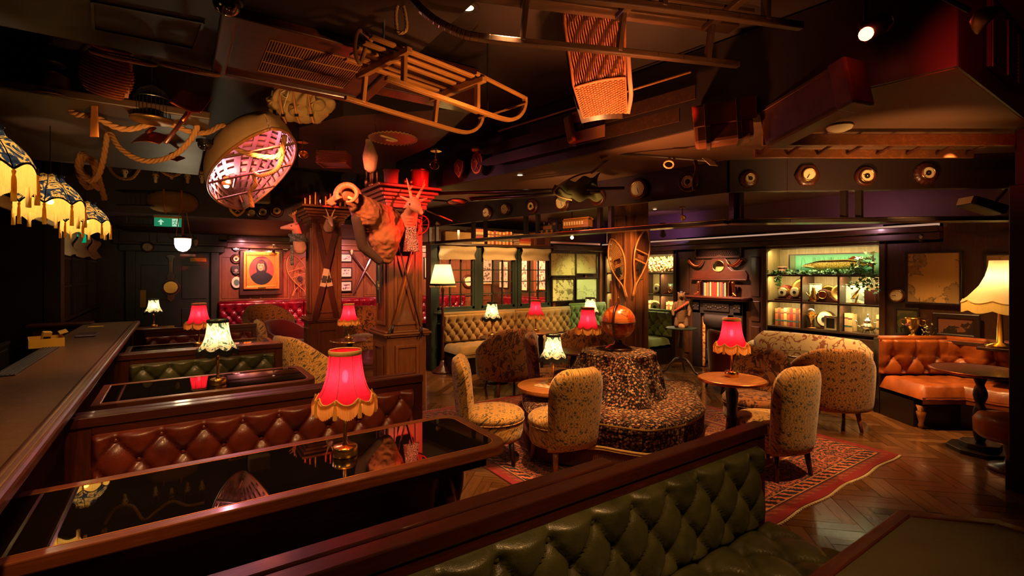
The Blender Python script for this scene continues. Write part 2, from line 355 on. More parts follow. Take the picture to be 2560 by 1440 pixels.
m['plank'] = planks('parquet_oak')
m['shadeR'] = translucent('silk_red', (226, 40, 74), (206, 22, 58))
m['shadeG'] = translucent('print_green', None, pattern='morris')
m['shadeB'] = translucent('print_blue', None, pattern='blue', mixf=.3)
m['shadeC'] = translucent('silk_cream', (250, 234, 184), (236, 212, 150))
m['fringe'] = translucent('fringe_gold', (240, 208, 120), (214, 172, 82), mixf=.5)
m['fringeO'] = translucent('fringe_amber', (238, 176, 96), (206, 130, 60), mixf=.5)
m['fringeK'] = plain('fringe_black', (22, 20, 18), .9)
m['braid'] = plain('gold_braid', (196, 156, 84), .7, 0, .3, 90, .4)
m['glass'] = glassm('clear_glass')
m['leaf'] = plain('ivy_leaf', (70, 110, 52), .5, 0, .4, 14)
m['leafP'] = plain('lily_leaf', (170, 180, 140), .5, 0, .2, 14)
for k, c in {'bkR': (150, 40, 28), 'bkO': (176, 92, 44), 'bkT': (206, 164, 100), 'bkG': (62, 92, 76), 'bkB': (56, 62, 92), 'bkBr': (104, 58, 34)}.items():
    m[k] = plain('bookcloth_' + k, c, .6, 0, .25, 12, .2)

# ---------------------------------------------------------------- mesh builder
class MB:
    def __init__(s): s.v = []; s.f = []
    def add(s, vs, fs, X=None):
        o = len(s.v)
        s.v += [tuple(X @ Vector(p)) if X is not None else tuple(p) for p in vs]
        s.f += [tuple(i + o for i in q) for q in fs]; return s
    def box(s, c, d, X=None, rz=0):
        x, y, z = (q / 2 for q in d)
        vs = [(a * x, b * y, e * z) for a in (-1, 1) for b in (-1, 1) for e in (-1, 1)]
        A = T(Vector(c)) @ RZ(rz)
        if X is not None: A = X @ A
        return s.add(vs, [(0, 1, 3, 2), (4, 6, 7, 5), (0, 4, 5, 1), (2, 3, 7, 6), (0, 2, 6, 4), (1, 5, 7, 3)], A)
    def span(s, a, b, X=None):   # box between two corners
        return s.box([(p + q) / 2 for p, q in zip(a, b)], [abs(p - q) for p, q in zip(a, b)], X)
    def bar(s, p, q, w, h, up=(0, 0, 1), X=None):     # rectangular bar along p->q
        p, q = Vector(p), Vector(q); d = (q - p); l = d.length; d.normalize(); up = Vector(up)
        sd = d.cross(up)
        if sd.length < 1e-4: sd = d.cross(Vector((0, 1, 0)))
        sd.normalize(); u2 = sd.cross(d)
        R = Matrix((sd, u2, -d)).transposed().to_4x4(); R.translation = (p + q) / 2
        return s.box((0, 0, 0), (w, h, l), (X @ R) if X is not None else R)
    def tube(s, pts, r, n=8, X=None, closed=False, caps=True):
        pts = [Vector(p) for p in pts]; N = len(pts); vs = []; fs = []
        rr = r if isinstance(r, (list, tuple)) else [r] * N
        up = None
        for i in range(N):
            a = pts[(i - 1) % N] if (closed or i) else pts[i]; b = pts[(i + 1) % N] if (closed or i < N - 1) else pts[i]
            d = (b - a)
            if d.length < 1e-7: d = Vector((0, 0, 1))
            d.normalize()
            if up is None:
                up = Vector((0, 0, 1)) if abs(d.z) < .9 else Vector((1, 0, 0))
            sd = d.cross(up)
            if sd.length < 1e-4: sd = d.cross(Vector((.3, 1, .2)))
            sd.normalize(); up = sd.cross(d).normalized()
            for k in range(n):
                t = 2 * PI * k / n; vs.append(pts[i] + (sd * math.cos(t) + up * math.sin(t)) * rr[i])
        M_ = N if closed else N - 1
        for i in range(M_):
            for k in range(n):
                j = (i + 1) % N; fs.append((i * n + k, i * n + (k + 1) % n, j * n + (k + 1) % n, j * n + k))
        if caps and not closed:
            fs.append(tuple(range(n))[::-1]); fs.append(tuple((N - 1) * n + k for k in range(n)))
        return s.add(vs, fs, X)
    def lathe(s, prof, n=24, X=None, caps=True, c=(0, 0, 0), fn=None):
        vs = []; fs = []
        for (r, z) in prof:
            for k in range(n):
                t = 2 * PI * k / n; q = fn(t, r, z) if fn else (r, z)
                vs.append((c[0] + q[0] * math.cos(t), c[1] + q[0] * math.sin(t), c[2] + q[1]))
        for i in range(len(prof) - 1):
            for k in range(n): fs.append((i * n + k, i * n + (k + 1) % n, (i + 1) * n + (k + 1) % n, (i + 1) * n + k))
        if caps:
            fs.append(tuple(range(n))[::-1]); fs.append(tuple((len(prof) - 1) * n + k for k in range(n)))
        return s.add(vs, fs, X)
    def ball(s, c, r, n=12, X=None):
        rx, ry, rz = (r, r, r) if isinstance(r, (int, float)) else r
        vs = []; fs = []; mm = max(4, n // 2)
        for i in range(mm + 1):
            a = PI * i / mm
            for k in range(n):
                t = 2 * PI * k / n; vs.append((c[0] + rx * math.sin(a) * math.cos(t), c[1] + ry * math.sin(a) * math.sin(t), c[2] + rz * math.cos(a)))
        for i in range(mm):
            for k in range(n): fs.append((i * n + k, (i + 1) * n + k, (i + 1) * n + (k + 1) % n, i * n + (k + 1) % n))
        return s.add(vs, fs, X)
    def grid(s, fn, nu, nv, cu=False, cv=False, X=None, flip=False):
        vs = [fn(i / (nu if cu else nu), j / nv) for i in range(nu if cu else nu + 1) for j in range(nv if cv else nv + 1)]
        A = nu if cu else nu + 1; B = nv if cv else nv + 1; fs = []
        for i in range(nu):
            for j in range(nv):
                a, b, c_, d = i * B + j, ((i + 1) % A) * B + j, ((i + 1) % A) * B + (j + 1) % B, i * B + (j + 1) % B
                fs.append((a, d, c_, b) if flip else (a, b, c_, d))
        return s.add(vs, fs, X)
    def prism(s, pts, z0, z1, X=None):
        n = len(pts); vs = [(p[0], p[1], z0) for p in pts] + [(p[0], p[1], z1) for p in pts]
        fs = [tuple(range(n))[::-1], tuple(range(n, 2 * n))] + [(i, (i + 1) % n, n + (i + 1) % n, n + i) for i in range(n)]
        return s.add(vs, fs, X)
    def ring(s, outer, inner, z0, z1, X=None):      # frame between two loops with equal counts
        n = len(outer); vs = [(p[0], p[1], z) for z in (z0, z1) for L_ in (outer, inner) for p in L_]; fs = []
        for i in range(n):
            j = (i + 1) % n
            fs += [(i, n + i, n + j, j), (2 * n + i, 2 * n + j, 3 * n + j, 3 * n + i), (i, j, 2 * n + j, 2 * n + i), (n + i, 3 * n + i, 3 * n + j, n + j)]
        return s.add(vs, fs, X)
def mk(name, mb, mat, parent=None, sm=False, bev=0, sub=0, kind=None, label=None, cat=None, group=None, sol=0, loc=None):
    if isinstance(mb, bpy.types.Mesh): me = mb
    else:
        me = bpy.data.meshes.new(name); me.from_pydata([tuple(v) for v in mb.v], [], mb.f); me.validate(); me.update()
        me.materials.append(m[mat] if isinstance(mat, str) else mat)
        if sm: me.polygons.foreach_set('use_smooth', [True] * len(me.polygons))
    o = bpy.data.objects.new(name, me); COL.objects.link(o)
    if parent is not None: o.parent = parent
    if loc is not None: o.location = loc
    if sol: q = o.modifiers.new('s', 'SOLIDIFY'); q.thickness = sol; q.offset = 0
    if bev: q = o.modifiers.new('b', 'BEVEL'); q.width = bev; q.segments = 2; q.limit_method = 'ANGLE'
    if sub: q = o.modifiers.new('u', 'SUBSURF'); q.levels = q.render_levels = sub
    if kind: o['kind'] = kind
    if label: o['label'] = label
    if cat: o['category'] = cat
    if group: o['group'] = group
    return o
def thing(name, label, cat, loc=(0, 0, 0), rz=0, group=None, rot=None):
    o = bpy.data.objects.new(name, None); COL.objects.link(o); o.empty_display_size = .1
    o.location = loc; o.rotation_euler = rot if rot is not None else (0, 0, rz)
    o['label'] = label; o['category'] = cat
    if group: o['group'] = group
    return o
def dup(root, loc, rz=None, label=None, group=None, sc=None, rot=None):
    r = root.copy(); COL.objects.link(r); r.location = loc
    if rz is not None: r.rotation_euler = (0, 0, rz)
    if rot is not None: r.rotation_euler = rot
    if label: r['label'] = label
    if group: r['group'] = group
    if sc: r.scale = (sc,) * 3 if isinstance(sc, (int, float)) else sc
    for ch in root.children:
        c = ch.copy(); COL.objects.link(c); c.parent = r
        for g in ch.children:
            d = g.copy(); COL.objects.link(d); d.parent = c
    return r
def one(name, mb, mat, label, cat, **k): return mk(name, mb, mat, label=label, cat=cat, **k)
def st(name, mb, mat, **k): return mk(name, mb, mat, kind='structure', **k)
def blob(name, caps, mat, parent=None, vox=.012, smooth=6, **k):
    """continuous body grown from tapered capsules (p, q, r_p, r_q)"""
    b = MB()
    for c in caps:
        p, q, r0, r1 = Vector(c[0]), Vector(c[1]), c[2], c[3]
        n = max(2, int((q - p).length / max(.004, min(r0, r1)) * 1.6) + 1); n = min(n, 14)
        for i in range(n + 1):
            t = i / n; r = r0 * (1 - t) + r1 * t; b.ball(p.lerp(q, t), r, 10)
    o = mk(name, b, mat, parent, sm=True, **k)
    q = o.modifiers.new('r', 'REMESH'); q.mode = 'VOXEL'; q.voxel_size = vox; q.use_smooth_shade = True
    q = o.modifiers.new('m', 'SMOOTH'); q.iterations = smooth; q.factor = .6
    return o
def catmull(pts, n=8, closed=False):
    pts = [Vector(p) for p in pts]; out = []; N = len(pts)
    for i in range(N if closed else N - 1):
        g = lambda k: pts[k % N] if closed else pts[max(0, min(N - 1, k))]
        p0, p1, p2, p3 = g(i - 1), g(i), g(i + 1), g(i + 2)
        for j in range(n):
            t = j / n; out.append(.5 * ((2 * p1) + (p2 - p0) * t + (2 * p0 - 5 * p1 + 4 * p2 - p3) * t * t + (3 * p1 - p0 - 3 * p2 + p3) * t ** 3))
    if not closed: out.append(pts[-1])
    return out
def rrect(x0, y0, x1, y1, r, n=5, corners=(1, 1, 1, 1)):   # order: x1y1, x0y1, x0y0, x1y0
    out = []
    for k, (cx, cy, sx, sy) in enumerate([(x1, y1, 1, 1), (x0, y1, -1, 1), (x0, y0, -1, -1), (x1, y0, 1, -1)]):
        q = r if corners[k] else .004
        for i in range(n + 1):
            a = (k + i / n) * PI / 2
            out.append((cx - sx * q + q * math.cos(a), cy - sy * q + q * math.sin(a)))
    return out
def ell(rx, ry, n=24, c=(0, 0), a0=0): return [(c[0] + rx * math.cos(a0 + 2 * PI * i / n), c[1] + ry * math.sin(a0 + 2 * PI * i / n)) for i in range(n)]
# ================================================================ THE SETTING
YB, XR = 12.75, 7.5
fl = st('floor', MB().span((-3.3, -2.2, -.2), (9.5, 12.9, -.012)), 'darkwood')
RUG = (2.12, 1.66, 5.33, 5.3)
# herringbone parquet, blocks at 45 degrees to the room
PL, PW = .46, .092
near = []
a45 = PI / 4
seen = set()
for i in range(-60, 110):
    for j in range(-28, 40):
        for k in (0, 1):
            # herringbone lattice in rotated frame
            bx = i * PW + j * (PL) ; by = i * PW - j * (PL)
            if k == 0: cx_, cy_, ang = bx + PL / 2, by + PW / 2, 0
            else: cx_, cy_, ang = bx + PL + PW / 2 - 0, by - PL / 2 + PW, PI / 2
            x = cx_ * math.cos(a45) - cy_ * math.sin(a45) + 3.0; y = cx_ * math.sin(a45) + cy_ * math.cos(a45) + 2.0
            if not (-1.0 < x < 8.6 and -0.6 < y < 10.5): continue
            d = x * SN + y * CS; r = x * CS - y * SN
            if d < .8 or abs(r / d) > 1.25: continue
            pxx, pyy = CX0 + F0 * r / d, HY0 + F0 * EYE / d
            if RUG[0] + .3 < x < RUG[2] - .3 and RUG[1] + .3 < y < RUG[3] - .3: continue
            under = x < 1.75 and y < 8.2
            near.append((d if not under else d + 50, x, y, ang + a45, pyy))
near.sort()
sq = [q for q in near if q[4] < 1600 and q[0] < 50 and not (q[1] < 2.25 and q[2] < 1.9)]
ids = set(id(q) for q in sq[:300])
meshes = []
for v in range(6):
    mb = MB().box((0, 0, -.008), (PL - .0035, PW - .0035, .016 + .001 * (v % 3)))
    me = bpy.data.meshes.new('plank'); me.from_pydata(mb.v, [], mb.f); me.materials.append(m['plank']); meshes.append(me)
rest = MB()
for q in near:
    if id(q) in ids:
        o = bpy.data.objects.new('plank', meshes[random.randrange(6)]); COL.objects.link(o); o.parent = fl
        o.location = (q[1], q[2], random.uniform(-.0006, .0006)); o.rotation_euler = (0, 0, q[3])
    else:
        rest.box((q[1], q[2], -.008 + random.uniform(-.0006, .0006)), (PL - .0035, PW - .0035, .016), rz=q[3])
mk('plank_field', rest, 'plank', fl, kind='stuff')

# ceilings (several levels)
F1, F2, F3, F4 = (2.55, 6.6), (2.98, 4.33), (3.35, .80), (9.4, .84)
st('ceiling', MB().span((-3.3, -2.2, 3.3), (9.5, 12.9, 3.4)), 'ceil')
low = MB().prism([(2.35, 12.8), (2.30, 8.0), F1, F2, F3, (9.45, .82), (9.45, 12.8)], 2.71, 3.32)
st('ceiling_low', low, 'ceilL')
fas = MB()
for a, b in ((F1, F2), (F2, F3), (F3, F4)):
    fas.bar((a[0] - .012, a[1], 3.0), (b[0] - .012, b[1] - (.012 if b[1] < 1 else 0), 3.0), .03, .575)
st('trim_1', fas, 'beam')
st('ceiling_bar_soffit', MB().span((-3.2, -2.1, 2.9), (1.14, 3.53, 3.3)), 'ceil', bev=.01)
m['panelb'] = plain('panel_brown', (62, 40, 22), .5, 0, .1, 2, .05)
st('ceiling_hanging_panel', MB().span((-2.4, 4.35, 2.8), (.2, 6.95, 2.86)), 'panelb', bev=.01)
st('ceiling_pillar_soffit', MB().prism([(1.2, 4.4), (2.05, 3.55), (2.30, 4.9), (2.2, 6.9), (1.3, 6.9), (.95, 5.0)], 3.02, 3.3), 'ceil')
st('ceiling_rear_drop', MB().span((-.9, 8.6, 2.46), (8, 12.7, 2.54)).span((-3.2, 8.6, 2.54), (2.3, 8.75, 3.3)), 'ceil')
st('trim_2', MB().span((1.0, -1.2, 2.98), (1.16, 3.53, 3.28)).span((1.15, 3.40, 2.96), (2.0, 3.56, 3.28)), 'mahogy', bev=.006)
# access panel in the bar soffit
ap = [P(230, 2, 2.9), P(508, 55, 2.9), P(484, 120, 2.9), P(234, 70, 2.9)]
hb = MB()
for k in range(4): hb.bar(ap[k] - Vector((0, 0, .004)), ap[(k + 1) % 4] - Vector((0, 0, .004)), .012, .01)
st('trim_3', hb, 'beam')
# walls
def panelwall(name, x0, x1, y, mat, pan, rows=((.12, .8), (.98, 2.0)), pw=.78, z1=2.5, gapm='oakz'):
    w = st(name, MB().span((x0, y, 0), (x1, y + .14, z1 + .9)), mat)
    n = max(1, round((x1 - x0) / pw)); ww = (x1 - x0) / n
    for i in range(n):
        for (a, b) in rows:
            xa, xb = x0 + i * ww + .09, x0 + (i + 1) * ww - .09
            q = MB().ring([(xb, b), (xa, b), (xa, a), (xb, a)], [(xb - .035, b - .035), (xa + .035, b - .035), (xa + .035, a + .035), (xb - .035, a + .035)], 0, .022, T(0, y, 0) @ RX(PI / 2))
            mk('panel_moulding', q, mat, w)
            mk('panel', MB().box(((xa + xb) / 2, y - .004, (a + b) / 2), (xb - xa - .1, .012, b - a - .1)), mat, w, bev=.004)
    return w
wb = panelwall('wall_back', .66, 8.0, YB, 'oakz', 'oakz', pw=.86)
mk('dado_rail', MB().span((.62, YB - .05, .93), (8, YB, .97)), 'oakx', wb)
mk('cornice', MB().span((.62, YB - .1, 2.18), (8, YB, 2.30)).span((.62, YB - .16, 2.30), (8, YB, 2.36)), 'oakx', wb, bev=.01)
wd = st('wall_back_door', MB().span((-3.2, YB, 0), (.66, YB + .14, 3.4)), 'walz')
mk('cornice', MB().span((-1.1, YB - .16, 2.2), (.9, YB, 2.52)).span((-1.16, YB - .26, 2.52), (.96, YB, 2.6)), 'mahog', wd, bev=.012)
for i in range(3):
    mk('panel', MB().span((-1.0 + i * .62, YB - .185, 2.25), (-1.0 + i * .62 + .5, YB - .16, 2.46)), 'mahog', wd, bev=.008)
# dark green double door
dr = st('door_1', MB().span((-.74, YB - .09, 0), (.58, YB - .03, 2.06)), 'door', bev=.004)
for (a, b) in ((-.70, -.12), (.0, .54)):
    mk('panel', MB().span((a + .05, YB - .105, 1.05), (b - .05, YB - .09, 1.78)), 'door', dr, bev=.01)
    mk('panel', MB().span((a + .05, YB - .105, .2), (b - .05, YB - .09, .85)), 'door', dr, bev=.01)
mk('door_frame', MB().span((-.90, YB - .16, 0), (-.74, YB, 2.10)).span((.58, YB - .16, 0), (.74, YB, 2.10)).span((-1.0, YB - .2, 2.06), (.84, YB, 2.2)), 'door', dr, bev=.012)
mk('push_plate', MB().span((-.66, YB - .108, .9), (-.56, YB - .1, 1.26)), 'brassd', dr)
mk('name_plate', MB().span((.20, YB - .115, 1.86), (.50, YB - .1, 1.94)), 'brassd', dr)
mk('door_closer', MB().span((.02, YB - .15, 1.97), (.3, YB - .11, 2.02)).bar((.1, YB - .13, 2.03), (.35, YB - .3, 2.03), .02, .015), 'steel', dr)
st('wall_left', MB().span((-3.3, -2.2, 0), (-3.2, 12.9, 3.4)), 'black')
st('wall_front', MB().span((-3.3, -2.3, 0), (9.5, -2.2, 3.4)), 'walz')
# dark service wall behind the bar with a glazed hatch and three linen blinds
ws = st('wall_service', MB().span((-3.2, 8.55, 0), (-1.3, 8.65, 3.3)).span((-1.4, 8.6, 0), (-1.3, 12.7, .95)).span((-1.4, 8.6, 2.28), (-1.3, 12.7, 3.3)).span((-1.42, 8.5, 0), (-1.26, 8.75, 3.3)), 'darkwood')
for i, (a, b) in enumerate(((8.8, 9.65), (9.75, 11.1), (11.2, 12.4))):
    w_ = st('window_%d' % (4 + i), MB().span((-1.38, a - .07, .93), (-1.3, a, 2.28)).span((-1.38, b, .93), (-1.3, b + .06, 2.28)).span((-1.38, a, .93), (-1.3, b, 1.0)).span((-1.37, a, 1.42), (-1.31, b, 1.45)).span((-1.37, a, 1.82), (-1.31, b, 1.85)), 'darkwood')
    n = 6
    for k in range(n): mk('glazing_bar', MB().span((-1.36, a + (k + .5) * (b - a) / n - .01, .98), (-1.32, a + (k + .5) * (b - a) / n + .01, 2.2)), 'walz', w_)
    mk('pane', MB().span((-1.345, a, .98), (-1.34, b, 2.2)), 'tableglass', w_)
    bl = MB().grid(lambda u, v, a=a, b=b: (-1.28 + .03 * math.sin(v * PI * 2.6) * (1 - v * .3) + .012 * math.sin(u * 9 + v * 5), a - .02 + u * (b - a + .04), 2.24 - .36 * v - .02 * math.sin(u * 5) * v), 14, 12)
    one('roman_blind', bl, 'linen', ['folded linen blind nearest the bar, over the dark hatch', 'middle folded linen blind over the dark hatch', 'farthest linen blind over the dark hatch, by the green door'][i], 'blind', sm=True, sol=.006, group='linen blinds over the hatch behind the bar')
# right wall: book alcoves, chimney breast; parallel to the bar
wr = st('wall_right', MB().span((XR + .42, .6, 0), (XR + .5, 12.8, 3.3)).span((XR, .6, 0), (XR + .42, 2.16, 2.25)).span((XR, 2.16, 0), (XR + .42, 2.50, 2.25)).span((XR, 4.02, 0), (XR + .42, 5.66, 2.25)).span((XR, 7.45, 0), (XR + .42, 7.6, 2.25)).span((XR, 1.9, 2.0), (XR + .42, 7.6, 2.25)), 'walz')
for (a, b) in ((4.08, 4.28), (5.36, 5.60)):
    for (z0, z1) in ((.2, .78), (.86, 1.18), (1.25, 1.88)):
        mk('panel', MB().span((XR - .02, a + .03, z0), (XR, b - .03, z1)), 'walz', wr, bev=.008)
mk('cornice', MB().span((XR - .10, 1.9, 2.03), (XR, 7.5, 2.12)).span((XR - .18, 1.9, 2.12), (XR, 7.5, 2.19)), 'waly', wr, bev=.01)
st('wall_frieze', MB().span((XR + .1, .9, 2.25), (XR + .16, 7.5, 2.72)).span((6.1, 7.62, 2.25), (XR + .2, 7.66, 2.72)), 'purple')
st('trim_4', MB().span((XR - .16, 1.9, 2.19), (XR - .12, 7.4, 2.215)), emitm('led_strip', (1, .55, .36), .16))
# alcoves
def alcove(name, y0, y1, zs, divs, label, z0=.80, z1=1.99):
    t = thing(name, label, 'bookcase', (XR, (y0 + y1) / 2, 0)); X = lambda a, b: (a[0] - XR, a[1] - (y0 + y1) / 2, a[2], b[0] - XR, b[1] - (y0 + y1) / 2, b[2])
    def sp(*s):
        mb = MB()
        for a, b in s: q = X(a, b); mb.span(q[:3], q[3:])
        return mb
    mk('back_panel', sp(((XR + .36, y0, z0), (XR + .40, y1, z1))), 'olive', t)
    mk('side_panel', sp(((XR - .01, y0 - .02, 0), (XR + .4, y0, z1 + .02))), 'olive', t); mk('side_panel', sp(((XR - .01, y1, 0), (XR + .4, y1 + .02, z1 + .02))), 'olive', t)
    mk('frame', sp(((XR - .05, y0 - .07, 0), (XR, y0, 2.06)), ((XR - .05, y1, 0), (XR, y1 + .07, 2.06)), ((XR - .05, y0 - .07, z1), (XR, y1 + .07, 2.06))), 'walz', t, bev=.008)
    for z in zs: mk('shelf', sp(((XR - .015, y0, z - .026), (XR + .38, y1, z))), 'waly', t, bev=.004)
    for (y, a, b) in divs: mk('divider', sp(((XR - .012, y - .014, a), (XR + .38, y + .014, b))), 'walz', t, bev=.003)
    if z0 > .5:
        for k in range(3):
            a = y0 + k * (y1 - y0) / 3; mk('cupboard_door', sp(((XR - .03, a + .01, .1), (XR - .005, a + (y1 - y0) / 3 - .01, z0 - .05))), 'waly', t, bev=.006)
    mk('plinth', sp(((XR - .02, y0, 0), (XR + .3, y1, .1))), 'walx', t)
    return t
d1, d2 = 3.495, 3.01
alcove('bookcase', 2.53, 3.985, (.82, 1.205, 1.60), ((d1, .82, 1.58), (d2, .82, 1.58)), 'lit walnut alcove shelves holding a fish case, clocks and books')
alcove('bookcase', 5.70, 7.40, (.82, 1.21, 1.62), ((6.02, .82, 1.6), (6.5, .82, 1.6)), 'lit walnut alcove shelves behind the snowshoe pillar, topped with shells', z1=1.96)
def striplight(y0, y1, z, p, tilt=.3):
    o = L('AREA', (XR + .03, (y0 + y1) / 2, z), (1, .80, .42), p, .03, (XR + .03 + tilt * .6, (y0 + y1) / 2, z - 1), size_y=.03)
    o.data.shape = 'RECTANGLE'; o.data.size = .02; o.data.size_y = y1 - y0
    o.rotation_euler = (0, math.radians(-22), 0)
for (a, b) in ((2.56, d2 - .03), (d2 + .03, d1 - .03), (d1 + .03, 3.95)):
    striplight(a, b, 1.57, 2.4); striplight(a, b, 1.175, 1.9)
striplight(2.56, 3.95, 1.965, 7)
for (a, b) in ((5.73, 5.99), (6.05, 6.47), (6.53, 7.37)):
    striplight(a, b, 1.59, 2); striplight(a, b, 1.18, 2)
striplight(5.73, 7.37, 1.93, 6)
# window wall parallel to the booths
ww = st('wall_window', MB().span((3.46, 7.5, 0), (6.02, 7.62, .93)).span((6.02, 7.5, 0), (7.95, 7.62, 2.2)), 'gren')
mk('shelf_top', MB().span((3.40, 7.36, 2.09), (6.1, 7.72, 2.13)), 'walx', ww, bev=.005)
mk('panelling', MB().span((6.02, 7.46, .9), (7.5, 7.5, 2.08)), 'walz', ww)
mk('cornice', MB().span((6.02, 7.38, 2.06), (7.5, 7.5, 2.17)), 'walx', ww, bev=.01)
for i in range(4): mk('stile', MB().span((6.05 + i * .42, 7.43, .9), (6.11 + i * .42, 7.46, 2.05)), 'oakz', ww, bev=.004)
mk('post', MB().span((3.44, 7.42, 0), (3.56, 7.62, 2.1)), 'gren', ww, bev=.006)
mk('sill', MB().span((3.5, 7.40, .93), (6.02, 7.52, .965)), 'gren', ww, bev=.006)
wx = [(3.58, 4.30), (4.44, 5.16), (5.28, 5.98)]
for i, (a, b) in enumerate(wx):
    z0, z1 = .99, 2.06
    w_ = st('window_%d' % (i + 1), MB().span((a - .07, 7.46, .95), (a, 7.60, 2.1)).span((b, 7.46, .95), (b + .07, 7.60, 2.1)).span((a, 7.46, .95), (b, 7.60, z0)).span((a, 7.46, z1), (b, 7.6, 2.1)), 'gren', bev=.004)
    fr = MB().span((a, 7.47, z0), (a + .045, 7.53, z1)).span((b - .045, 7.47, z0), (b, 7.53, z1)).span((a, 7.47, z0), (b, 7.53, z0 + .05)).span((a, 7.47, z1 - .05), (b, 7.53, z1))
    sash = mk('sash', fr, 'gren', w_, bev=.003)
    ia, ib = a + .045, b - .045
    for k in (1, 2): x = ia + (ib - ia) * k / 3; mk('glazing_bar', MB().span((x - .010, 7.485, z0 + .05), (x + .010, 7.515, 1.86)), 'gren', w_)
    for k in (1, 2, 3): z = z0 + .05 + k * .21; mk('glazing_bar', MB().span((ia, 7.485, z - .009), (ib, 7.515, z + .009)), 'gren', w_)
    for c in (0, 1):     # arched corners of the top lights
        sx = 1 if c == 0 else -1; xx = ia if c == 0 else ib; R_ = .2
        pts = [(xx, 2.0)] + [(xx + sx * (R_ - R_ * math.cos(t * PI / 16)), 1.80 + R_ * math.sin(t * PI / 16)) for t in range(9)]
        if sx < 0: pts = pts[::-1]
        mk('arch_corner', MB().prism(pts, -.012, .012, T(0, 7.5, 0) @ RX(PI / 2)), 'gren', w_)
    for r_ in range(4):
        for c in range(3):
            xa = ia + (ib - ia) * c / 3 + .01; xb = ia + (ib - ia) * (c + 1) / 3 - .01; za = z0 + .06 + r_ * .21
            mk('pane', MB().span((xa, 7.497, za), (xb, 7.501, za + .19)), 'glass', sash)
    bl = MB().grid(lambda u, v, a=a, b=b: (a + .01 + u * (b - a - .02), 7.42 - .028 * math.sin(v * PI * 2.2) - .01 * math.sin(u * 8 + 3 * v), 2.085 - .235 * v - .006 * math.sin(u * 11)), 14, 12)
    one('roman_blind', bl, 'linen', ['leftmost cream linen blind over the green window, behind the standing lamp', 'middle cream linen blind on the green window wall', 'rightmost cream linen blind on the green window wall, beside the maps'][i], 'blind', sm=True, sol=.006, group='linen blinds on the green windows')
# gantry: barometer beam with a hanging train shelf
G = [(3.37, 8.62), (3.52, 7.75), (4.36, 2.70), (4.75, 2.36), (6.35, .96)]
def seg(mb, a, b, z0, z1, w):
    mb.bar((a[0], a[1], (z0 + z1) / 2), (b[0], b[1], (z0 + z1) / 2), w, z1 - z0)
bm_ = MB()
for a, b in zip(G[:-1], G[1:]): seg(bm_, a, b, 2.40, 2.72, .08)
st('trim_5', bm_, 'beam', bev=.004)
sh = MB()
for a, b in zip(G[:-1], G[1:]): seg(sh, a, b, 2.10, 2.135, .20)
shelf = one('train_shelf', sh, 'darkwood', 'long narrow dark shelf hung under the barometer beam', 'shelf', bev=.004)
rl = MB()
for a, b in zip(G[:-1], G[1:]):
    dx, dy = b[0] - a[0], b[1] - a[1]; l = math.hypot(dx, dy); nx, ny = -dy / l, dx / l
    if nx * .56 + ny * .82 > 0: nx, ny = -nx, -ny
    for k in (.03, .075): rl.bar((a[0] + nx * k, a[1] + ny * k, 2.14), (b[0] + nx * k, b[1] + ny * k, 2.14), .006, .01)
mk('rail', rl, 'brass', shelf)
def gp(px, py=560): # point on the gantry centreline for a photo column
    for a, b in zip(G[:-1], G[1:]):
        q = online(px, py, a, b)
        lo, hi = min(a[1], b[1]) - .02, max(a[1], b[1]) + .02
        if lo <= q.y <= hi: return q, a, b
    return q, a, b
for px in (1075, 1092, 1184, 1214, 1315, 1345, 1500, 1528, 1832, 1850, 2110, 2148):
    q, a, b = gp(px)
    mk('hanger_post', MB().bar((q.x, q.y, 2.13), (q.x, q.y, 2.41), .05, .05), 'darkwood', shelf)
# black column on the right with its door frame
st('wall_right_front', MB().span((5.2, .5, 0), (5.40, .90, 3.3)).span((5.185, .70, 0), (5.2, .93, 2.3)).span((5.16, .70, 0), (5.22, .945, .22)), 'black', bev=.006)
# ceiling vent unit over the booths
v0 = thing('ceiling_vent', 'large wooden ceiling vent with a slatted grille above the booths', 'vent', (.635, 3.08, 2.9))
mk('frame', MB().ring([(.47, .44), (-.47, .44), (-.47, -.44), (.47, -.44)], [(.40, .37), (-.40, .37), (-.40, -.37), (.40, -.37)], -.05, 0), 'mahogy', v0, bev=.008)
mk('inner_frame', MB().ring([(.40, .37), (-.40, .37), (-.40, -.37), (.40, -.37)], [(.27, .24), (-.24, .24), (-.24, -.24), (.27, -.24)], -.03, 0), 'mahog', v0, bev=.006)
for k in range(38): mk('slat', MB().box((-.235 + k * .0135, 0, -.022), (.006, .48, .014)), 'honeyy', v0)
for k in (-.24, -.08, .08, .24): mk('cross_wire', MB().box((.015, k, -.032), (.51, .005, .005)), 'honeyy', v0)
mk('backing', MB().box((.015, 0, -.004), (.52, .49, .006)), 'black', v0)
